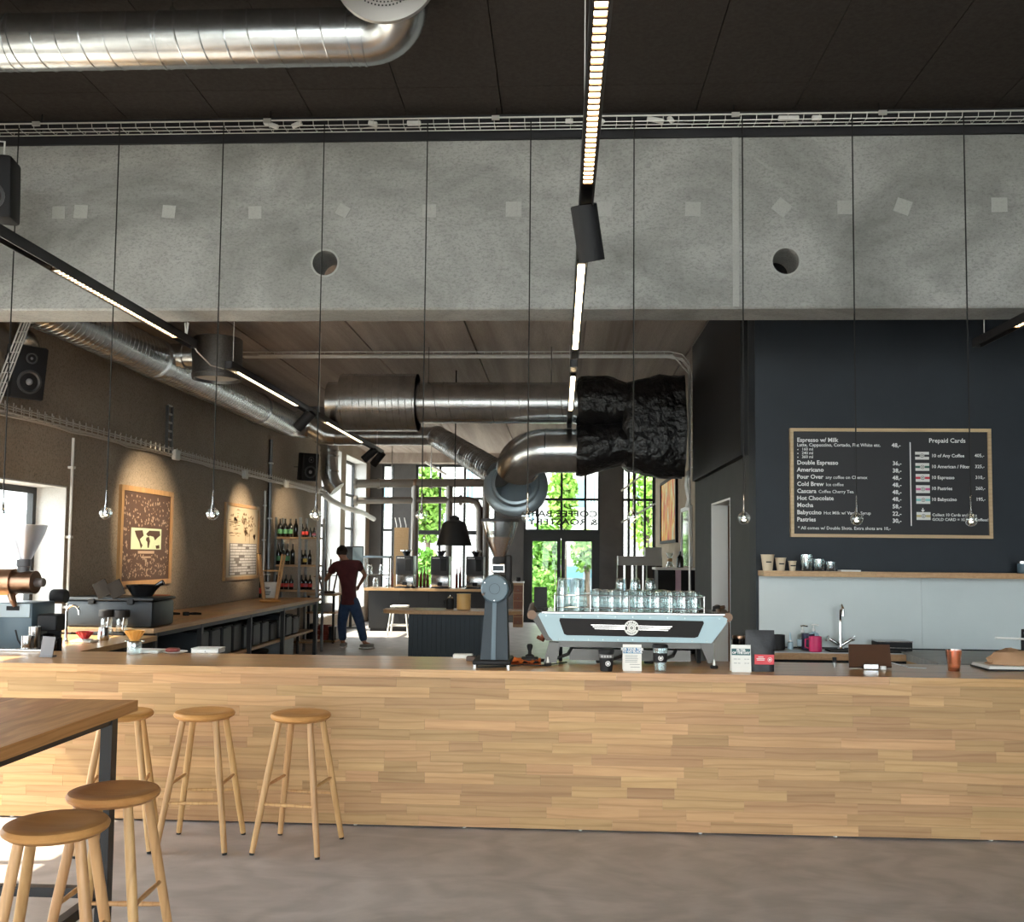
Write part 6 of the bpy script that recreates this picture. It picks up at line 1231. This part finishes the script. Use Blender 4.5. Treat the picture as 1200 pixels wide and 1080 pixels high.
# kiosk
YO = 12.0; ZO = .92; c0 = P(531, 714, Z=ZO); rx = (P(612, 716, Y=c0.y).x-P(450, 716, Y=c0.y).x)/2; ki = thing('serving_island', 'blue panelled island with rounded oak top in the rear room', 'island', (c0.x, c0.y, 0)); ry = .33
ov = [(c0.x+rx*math.copysign(abs(math.cos(a))**.6, math.cos(a)), c0.y+ry*math.copysign(abs(math.sin(a))**.6, math.sin(a)), ZO-.045) for a in [2*pi*i/48 for i in range(48)]]
MB().prism(ov, (0, 0, .045)).build('oak_top', m_oakside, ki, smooth=False)
xa, xb = P(478.5, 740, Y=c0.y-.2).x, P(578, 740, Y=c0.y-.2).x; m_kb = M('blue grooved panel', (.018, .032, .046), .55, c2=(.024, .040, .056), scale=30, stretch=(20, 20, .5))
nbx = 18
for k in range(nbx): a = xa+(xb-xa)*k/nbx; MB().box(a+.0015, a+(xb-xa)/nbx-.0015, c0.y-.2, c0.y-.185, .02, ZO-.045).build('groove_board', m_kb, ki, smooth=False)
MB().box(xa+.005, xb-.005, c0.y-.185, c0.y+.2, 0, ZO-.045).build('core', m_black, ki, smooth=False)
q = Vector((P(530, 712, Z=ZO).x, c0.y+.12, ZO)); o = thing('black_carafe', 'black thermos carafe with steel lid on the island', 'carafe', q); MB().lathe([(0, 0), (.05, 0), (.052, .01), (.052, .12), (.04, .14), (0, .14)], q, 20).build('body', m_blackm, o); MB().lathe([(.038, .138), (.03, .16), (.012, .165), (.012, .18), (0, .182)], q, 16).build('lid', m_steel, o); MB().tube([q+Vector((-.05, 0, .11)), q+Vector((-.085, 0, .1)), q+Vector((-.08, 0, .04)), q+Vector((-.05, 0, .03))], .008, 8).build('handle', m_blackm, o)
q = Vector((P(546, 712, Z=ZO).x, c0.y+.12, ZO)); o = thing('honey_container', 'ribbed honey coloured container on the island', 'container', q)
MB().lathe([(0, 0), (.088, 0)]+[(.09+.003*(i % 2), .005+i*.0165) for i in range(11)]+[(.09, .19), (0, .19)], q, 28).build('body', M('honey resin', (.80, .50, .18), .4), o); MB().lathe([(.093, .19), (.095, .195), (.09, .2), (0, .2)], q, 28).build('lid', M('honey resin', 0), o)
# white metal stool beyond
q = P(468, 744, Z=0); ms = thing('metal_stool', 'white metal stool with square seat behind the island', 'stool', (q.x, q.y, 0)); hs_ = P(468, 709, Y=q.y).z
MB().rbox(q.x-.17, q.x+.17, q.y-.17, q.y+.17, hs_-.035, hs_, .015, 2).build('seat', m_white, ms)
for sx in (-1, 1):
    for sy in (-1, 1): MB().tube([(q.x+sx*.14, q.y+sy*.14, hs_-.03), (q.x+sx*.21, q.y+sy*.21, 0)], .018, 8).build('leg', m_white, ms)
for sx in (-1, 1): MB().tube([(q.x+sx*.19, q.y-.19, .2), (q.x+sx*.19, q.y+.19, .2)], .012, 8).build('stretcher', m_white, ms); MB().tube([(q.x-.19, q.y+sx*.19, .2), (q.x+.19, q.y+sx*.19, .2)], .012, 8).build('stretcher', m_white, ms)
# black dome lamp
yl = c0.y; q = P(532, 639, Y=yl); L_ = thing('dome_lamp', 'large black metal pendant shade hanging over the island', 'pendant lamp', q); r1 = 21.5/F*yl*1.0; zt5 = P(532, 612, Y=yl).z-q.z
MB().lathe([(r1, 0), (r1*.97, .01), (r1*.66, zt5*.9), (r1*.6, zt5), (r1*.3, zt5+.03), (0, zt5+.035), (0, zt5+.02), (r1*.57, zt5-.01), (r1*.94, .004)], q, 40).build('shade', m_blackmet, L_); MB().lathe([(.06, zt5+.02), (.07, zt5+.06), (.03, zt5+.09), (0, zt5+.09)], q, 20).build('cap', m_blackmet, L_); MB().tube([q+Vector((0, 0, zt5+.08)), (q.x, q.y, ZC2)], .008, 6).build('cord', m_rubber, L_); MB().ball(q+Vector((0, 0, .12)), .05, 14).build('bulb', M('opal bulb glass', (.75, .74, .70), .4), L_)
# steel pipe frame
YV = 20.95; m_pipe = M('dull stainless pipe', (.17, .155, .14), .40, 1); pf = thing('pipe_frame', 'stainless roaster exhaust pipework before the far window', 'pipes', P(527, 690, Y=YV))
def pv(x, y): return P(x, y, Y=YV)
for pts_, r in (([(417, 566.5), (573, 565.5)], .095), ([(417, 586.5), (550, 585.5), (558, 588), (562, 596), (562, 640), (562, 688)], .075)):
    pp = [pv(*a) for a in pts_]; MB().tube(pp, r, 20).build('pipe', m_pipe, pf)
for x, r, y0 in ((487, .085, 566), (527, .075, 566), (569.5, .075, 566)):
    a = pv(x, y0); MB().cyl((a.x, YV, a.z), (a.x, YV, 0), r, n=20).build('riser', m_pipe, pf); MB().ball((a.x, YV, a.z), r*1.22, 16).build('joint', m_bronze, pf)
for x, y in ((417, 566.5), (417, 586.5), (444, 566.5), (505, 566), (540, 586)): MB().lathe([(.09, -.03), (.115, -.03), (.115, .03), (.09, .03)], pv(x, y), 20, (1, 0, 0), close=True).build('flange', m_pipe, pf)
for x in (459, 505): a = pv(x, 566); MB().cyl(a, (a.x, YV, ZC2), .015, n=8).build('hanger_rod', m_steel, pf)
# pale service duct slanting at the left windows
solo('service_duct', MB().tube([P(377, 577, Y=17.95), P(388, 586, Y=18.2), P(405, 595, Y=19.5), P(424, 600, Y=21), P(438, 608, Y=22.0)], .055, 10), M('pale painted duct', (.55, .56, .55), .5), 'slim pale service duct running past the tall side windows', 'duct')
solo('roof_strut', MB().tube([P(498, 541, Y=22.4), P(523, 556, Y=22.4)], .03, 8), m_white, 'white diagonal strut before the gridded window', 'strut')
for a, b in (((728, 575), (768, 545)), ((728, 612), (768, 590))): solo('window_brace', MB().tube([P(*a, Y=YF-.12), P(*b, Y=YF-.12)], .022, 8), m_white, 'white diagonal brace before the glazing strip by the tan wall', 'brace', 'diagonal braces at the glazing strip')
# drawers beside the column, black speaker box
q = P(607, 715, Y=21.5); o = thing('drawer_chest', 'narrow wooden drawer chest beside the far column', 'chest', (q.x, 21.5, 0)); zt6 = P(607, 683, Y=21.5).z
MB().box(q.x-.11, q.x+.11, 21.5, 21.9, 0, zt6).build('carcass', m_oakside, o, smooth=False)
for k in range(5): z = .06+k*(zt6-.1)/5; dd_ = MB().box(q.x-.1, q.x+.1, 21.485, 21.5, z, z+(zt6-.1)/5-.012).build('drawer', M('red brown drawer', (.26, .10, .05), .45), o, smooth=False); MB().ball((q.x, 21.48, z+.06), .014, 8).build('knob', m_steel, dd_)
MB().box(q.x-.13, q.x+.13, 21.47, 21.92, zt6, zt6+.03).build('top', m_white, o, smooth=False)
solo('small_speaker', MB().rbox(q.x-.05, q.x+.05, 21.6, 21.7, zt6+.031, zt6+.13, .015, 2), m_blackm, 'small black cube speaker on the drawer chest', 'speaker')
# right side: white counter, shelf with jars
YU = 16.2
o = thing('display_counter', 'white topped dark counter behind the glasses by the tan wall', 'counter', (1.9, YU, 0)); xa, xb = P(768, 690, Y=YU).x, XR2-.01; z5 = P(790, 665, Y=YU).z
MB().box(xa, xb, YU, YU+.6, z5-.04, z5).build('top', m_white, o, smooth=False); MB().box(xa+.05, xb, YU+.05, YU+.58, 0, z5-.04).build('body', m_black, o, smooth=False); x6 = P(796, 680, Y=YU).x; MB().box(x6-.06, x6+.03, YU+.0, YU+.05, 0, z5-.04).build('pink_post', M('lilac laminate', (.62, .42, .52), .5), o, smooth=False)
q = Vector((P(785, 660, Y=YU+.2).x, YU+.2, z5)); o = thing('hourglass_brewer', 'hourglass coffee brewer with wooden collar on the white counter', 'brewer', q); MB().lathe([(0, .002), (.065, .002), (.07, .02), (.03, .12), (.028, .14), (.07, .25), (.067, .25), (.025, .14), (.027, .12), (.066, .022), (0, .006)], q, 24).build('glass_body', m_glass, o); MB().lathe([(.032, .10), (.042, .105), (.042, .15), (.032, .155)], q, 20).build('wooden_collar', m_oakside, o)
bottle(Vector((P(797, 660, Y=YU+.2).x, YU+.2, z5)), .28, .06, m_btl, 'dark conical bottle beside the hourglass brewer', None)
o = thing('white_wall_shelf', 'pale hanging shelf unit before the glazing strip', 'shelf', (1.4, 18.6, 1.2)); YZ = 18.6; xa, xb = P(724.5, 655, Y=YZ).x, P(776, 655, Y=YZ).x; z7, z8 = P(750, 662.5, Y=YZ).z, P(750, 651.5, Y=YZ).z
MB().box(xa, xb, YZ, YZ+.4, z7, z8).build('shelf_body', M('pale grey laminate', (.45, .44, .41), .5), o, smooth=False)
for px_ in (727, 737, 750, 762, 773): x = P(px_, 680, Y=YZ).x; MB().box(x-.05, x+.05, YZ+.02, YZ+.38, 0, z7).build('upright', M('dark brown laminate', (.05, .03, .022), .5), o, smooth=False)
MB().box(P(757, 648, Y=YZ).x, xb, YZ+.1, YZ+.4, z8, P(757, 641, Y=YZ).z).build('raised_box', M('pale grey laminate', 0), o, smooth=False)
q = P(640, 700, Y=20); 
# ================================================================ PERSON
YPn = 16.3; S_ = YPn/F
def bp(x, y, dy=0): return P(x, y, Y=YPn+dy)
def skin(name, chains, mat, parent, sub=2):
    vs, es, rs = [], [], []; idx = {}
    for ch in chains:
        prev = None
        for (p, r) in ch:
            k = tuple(round(c, 4) for c in p)
            if k not in idx: idx[k] = len(vs); vs.append(Vector(p)-ORG[parent.name]); rs.append(r)
            if prev is not None and prev != idx[k]: es.append((prev, idx[k]))
            prev = idx[k]
    me = bpy.data.meshes.new(name); me.from_pydata(vs, es, []); o = bpy.data.objects.new(name, me); C.objects.link(o); o.parent = parent; ORG[o.name] = ORG[parent.name]
    md = o.modifiers.new('skin', 'SKIN'); md.use_smooth_shade = True
    for i, r in enumerate(rs): me.skin_vertices[0].data[i].radius = (r if not isinstance(r, tuple) else r[0], r if not isinstance(r, tuple) else r[1])
    me.skin_vertices[0].data[0].use_root = True
    s = o.modifiers.new('sub', 'SUBSURF'); s.levels = sub; s.render_levels = sub; me.materials.append(mat); return o
feet = [bp(401, 755), bp(428, 755)]
pe = thing('person', 'person in maroon t-shirt, blue jeans and grey trainers reaching to a stool', 'person', (bp(412, 760).x, YPn, 0))
m_skin = M('skin', (.42, .20, .12), .5); m_shirt = M('maroon cotton', (.085, .016, .02), .85, c2=(.12, .025, .028), scale=9, bump=.3, bscale=14); m_jean = M('blue denim', (.03, .06, .13), .85, c2=(.045, .085, .18), scale=14, bump=.2, bscale=40); m_hair = M('dark brown hair', (.02, .010, .007), .6, bump=.4, bscale=80)
pelvis, waist, chest, neckb = bp(409.5, 706), bp(409, 696), bp(408, 670), bp(404.5, 657)
neck, head, crown = bp(402.8, 653.5, -.01), bp(400.2, 648.5, -.02), bp(400.3, 644.6, -.01)
shL, shR, elL, elR, haL, haR = bp(393.2, 661.5), bp(420.5, 661.5), bp(382, 679.5, .12), bp(428, 674, .05), bp(373, 676, .28), bp(421, 685.5, .22)
hipL, hipR, knL, knR = bp(404.5, 709), bp(415.5, 709), bp(400.5, 730, .06), bp(422, 730, -.03)
anL, anR = Vector((feet[0].x, YPn+.05, .09)), Vector((feet[1].x, YPn-.08, .10))
def fingers(w, d, side):
    d = Vector(d).normalized(); up_ = Vector((0, 0, 1)); s = d.cross(up_).normalized(); out = []; palm = w+d*.055
    for k, L in enumerate((.062, .072, .068, .052)):
        b0 = palm+s*(.026-.0175*k); out.append([(w, .026), (palm, .028), (b0+d*.01, .010), (b0+d*(L*.55)-up_*.008, .0085), (b0+d*L-up_*.024, .0075)])
    out.append([(w+d*.02, .026), (w+d*.035+s*side*.035-up_*.01, .011), (w+d*.065+s*side*.048-up_*.022, .009)]); return out
dL, dR = (haL-elL).normalized(), (haR-elR).normalized()
ch = [[(pelvis, (.14, .10)), (waist, (.125, .09)), (chest, (.15, .10)), (neckb, .075), (neck, .052), (head, (.072, .082)), (crown, (.062, .075))],
      [(chest, (.15, .10)), (shL, .058), (shL.lerp(elL, .5), .046), (elL, .038), (elL.lerp(haL, .5), .034), (haL, .024)],
      [(chest, (.15, .10)), (shR, .058), (shR.lerp(elR, .5), .046), (elR, .038), (elR.lerp(haR, .5), .034), (haR, .024)],
      [(pelvis, (.14, .10)), (hipL, .085), (knL, .058), (anL, .038), (Vector((feet[0].x-.01, YPn+.17, .045)), .032)],
      [(pelvis, (.14, .10)), (hipR, .085), (knR, .058), (anR, .038), (Vector((feet[1].x+.10, YPn+.06, .045)), .032)]]
ch += [[(head, (.072, .082)), (head+Vector((-.055, .055, -.005)), .03), (head+Vector((-.085, .085, -.015)), .012)], [(head, (.072, .082)), (head+Vector((.075, .02, -.005)), .016)], [(head, (.072, .082)), (head+Vector((-.068, -.03, -.005)), .016)]]
for f_ in fingers(haL, dL, 1): ch.append([(haL, .024)]+f_[0 if f_[0][0] != haL else 1:])
for f_ in fingers(haR, dR, -1): ch.append([(haR, .024)]+f_[0 if f_[0][0] != haR else 1:])
skin('body', ch, m_skin, pe, 2)
skin('t_shirt', [[(bp(409.3, 709), (.20, .15)), (bp(409.3, 706.5), (.225, .155)), (bp(409.3, 703), (.20, .14)), (waist, (.19, .13)), (bp(408.5, 683), (.20, .13)), (chest, (.205, .13)), (neckb, .10)], [(chest, (.205, .13)), (shL, .088), (shL.lerp(elL, .55), .075)], [(chest, (.205, .13)), (shR, .088), (shR.lerp(elR, .6), .075)]], m_shirt, pe)
skin('jeans', [[(bp(409.3, 696), (.165, .11)), (pelvis, (.178, .125)), (hipL, .118), (hipL.lerp(knL, .5), .105), (knL, .086), (knL.lerp(anL, .6), .076), (anL+Vector((0, 0, .02)), .074)], [(pelvis, (.178, .125)), (hipR, .118), (hipR.lerp(knR, .5), .105), (knR, .086), (knR.lerp(anR, .6), .076), (anR+Vector((0, 0, .02)), .074)]], m_jean, pe)
hb = MB(); rgn = random.Random(3); n_ = 20; vs = []
hc_ = head+Vector((.012, -.012, .035))
for i in range(11):
    a = pi*i/10*.66
    for j in range(n_):
        b_ = 2*pi*j/n_; f = 1+rgn.uniform(-.07, .07); vs.append(hc_+Vector((.098*math.sin(a)*math.cos(b_)*f, .112*math.sin(a)*math.sin(b_)*f, .108*math.cos(a)*f)))
hb.add(vs, [(i*n_+j, i*n_+(j+1) % n_, (i+1)*n_+(j+1) % n_, (i+1)*n_+j) for i in range(10) for j in range(n_)]); hb.build('hair', m_hair, pe)
m_shoe = M('grey trainer', (.30, .29, .27), .7)
for (a, dx, dy) in ((anL, -.01, .14), (anR, .10, .13)):
    d = Vector((dx, dy, 0)).normalized(); r3 = Matrix.Rotation(math.atan2(d.y, d.x), 3, 'Z'); c_ = Vector((a.x, a.y, 0))+d*.06
    sh_ = MB().rbox(c_.x-.14, c_.x+.14, c_.y-.048, c_.y+.048, .022, .085, .03, 3, r3).build('shoe', m_shoe, pe); MB().rbox(c_.x-.145, c_.x+.145, c_.y-.05, c_.y+.05, 0, .024, .01, 2, r3).build('sole', m_white, sh_)
# ================================================================ OUTSIDE
m_brick = bpy.data.materials.new('white painted brick'); m_brick.use_nodes = True; nt = m_brick.node_tree; v = coords(nt, (1, 1, 1), False)
sx = nt.nodes.new('ShaderNodeSeparateXYZ'); nt.links.new(v, sx.inputs[0]); cb = nt.nodes.new('ShaderNodeCombineXYZ'); nt.links.new(sx.outputs[0], cb.inputs[0]); nt.links.new(sx.outputs[2], cb.inputs[1])
br = nt.nodes.new('ShaderNodeTexBrick'); br.inputs['Color1'].default_value = (.64, .63, .61, 1); br.inputs['Color2'].default_value = (.57, .56, .54, 1); br.inputs['Mortar'].default_value = (.36, .355, .345, 1); br.inputs['Scale'].default_value = 2.2; br.inputs['Mortar Size'].default_value = .03; nt.links.new(cb.outputs[0], br.inputs['Vector'])
nt.links.new(br.outputs[0], nt.nodes['Principled BSDF'].inputs['Base Color']); nt.nodes['Principled BSDF'].inputs['Roughness'].default_value = .85
YO_ = 37.0; bl = thing('brick_building', 'white painted brick building across the street behind the windows', 'building', (0, YO_, -.13)); MB().box(-16, 16, YO_, YO_+6, -.13, 11).build('wall', m_brick, bl, smooth=False)
m_bglass = M('blue window glass', (.14, .28, .36), .15)
for (xa, xb, ya, yb) in ((545, 557, 549, 592), (497, 509, 560, 600), (519, 531, 600, 640), (617, 628, 549, 612), (659, 689, 560, 596), (690, 699, 560, 592), (740, 752, 560, 590), (448, 458, 560, 600)):
    a, b = P(xa, yb, Y=YO_), P(xb, ya, Y=YO_); w_ = MB().box(a.x, b.x, YO_-.06, YO_+.02, a.z, b.z).build('window', m_white, bl, smooth=False); mid = (a.x+b.x)/2
    for q0_, q1_ in ((a.x+.06, mid-.03), (mid+.03, b.x-.06)): MB().box(q0_, q1_, YO_-.075, YO_-.05, a.z+.06, b.z-.06).build('pane', m_bglass, w_, smooth=False)
m_leaf = M('bright green leaves', (.14, .30, .035), .6, c2=(.25, .43, .06), scale=3, rnd=.2); m_leaf2 = M('mid green leaves', (.09, .24, .03), .6, c2=(.18, .36, .05), scale=4); m_bark = M('bark', (.10, .075, .055), .9)
def foliage(mb, c, rx, rz, n, s, rg):
    for i in range(n):
        u = Vector((rg.gauss(0, 1), rg.gauss(0, 1), rg.gauss(0, 1))).normalized()*(rg.random()**.4); p = Vector(c)+Vector((u.x*rx, u.y*rx*.8, u.z*rz)); a, b_ = Vector((rg.uniform(-1, 1), rg.uniform(-1, 1), rg.uniform(-1, 1))).normalized(), Vector((rg.uniform(-1, 1), rg.uniform(-1, 1), rg.uniform(-1, 1))); b_ = (b_-a*b_.dot(a)).normalized(); mb.quad(p-a*s, p-b_*s*.55, p+a*s, p+b_*s*.55)
rgl = random.Random(9)
def tree(px_, py, Yt_, rx, rz, lab, mat, n=1300):
    c = P(px_, py, Y=Yt_); o = thing('street_tree', lab, 'tree', (c.x, Yt_, -.13)); MB().tube([(c.x, Yt_, -.13), (c.x+.05, Yt_, c.z*.5), (c.x, Yt_, c.z)], [.12, .09, .04], 8).build('trunk', m_bark, o)
    for k in range(4): a = k*1.7; MB().tube([(c.x, Yt_, c.z*.6), (c.x+rx*.6*math.cos(a), Yt_+rx*.5*math.sin(a), c.z+rz*.3)], [.05, .015], 6).build('branch', m_bark, o)
    f = MB(); foliage(f, c, rx, rz, n, .13, rgl); tag(f.build('leaves', mat, o, smooth=False, clean=False), kind='stuff')
tree(501, 592, 31, .60, 1.3, 'light green street tree behind the gridded window', m_leaf); tree(660, 582, 31.5, .50, 1.2, 'light green street tree above the entrance door', m_leaf, 900); tree(637, 652, 29.5, .62, 1.1, 'bushy green tree beyond the left door leaf', m_leaf2, 900); tree(687, 646, 30.5, .5, .7, 'bushy green tree beyond the right door leaf', m_leaf2, 500); tree(757, 590, 31, .6, 1.6, 'green tree beyond the glazing strip', m_leaf, 700); tree(497, 665, 29, .5, .6, 'low green shrub tree behind the bottles', m_leaf2, 500)
for px_, lab in ((634, 'rounded hedge outside beside the entrance door'),):
    c = P(px_, 700, Y=28); c.z = .55; f = MB(); foliage(f, c, .8, .65, 1100, .09, rgl); o = thing('hedge', lab, 'hedge', (c.x, 28, -.13)); tag(f.build('leaves', m_leaf2, o, smooth=False, clean=False), kind='stuff'); MB().cyl((c.x, 28, -.13), (c.x, 28, .5), .04, n=8).build('stem', m_bark, o)
def car(px_, Yc, lab, colr):
    c = P(px_, 680, Y=Yc); o = thing('parked_car', lab, 'car', (c.x, Yc, -.13)); x, z = c.x, -.13
    prof = [(-2.1, .35), (-2.15, .7), (-1.9, .88), (-1.2, .95), (-.6, 1.42), (.7, 1.45), (1.4, .98), (2.05, .85), (2.15, .6), (2.1, .35)]
    MB().prism([(x+a, Yc-.8, z+b_) for a, b_ in prof], (0, 1.6, 0)).build('body', M('car paint '+colr[0], colr[1], .25, .2), o, smooth=False)
    for a, b_ in (((-1.05, .97), (-.52, 1.36)), ((-.45, .97), (.2, 1.38)), ((.27, .97), (.72, 1.38))): MB().box(x+a[0]+.05, x+b_[0], Yc-.815, Yc-.795, z+a[1]+.02, z+b_[1]-.02).build('side_window', m_bglass, o, smooth=False)
    for a in (-1.35, 1.35):
        for s in (-.8, .66): MB().cyl((x+a, Yc+s-.04, z+.32), (x+a, Yc+s+.16, z+.32), .32, n=20).build('wheel', m_rubber, o)
car(676, 33, 'pale blue parked car beyond the right door leaf', ('blue', (.35, .48, .60))); car(505, 34.6, 'silver parked car beyond the gridded window', ('silver', (.55, .57, .6)))
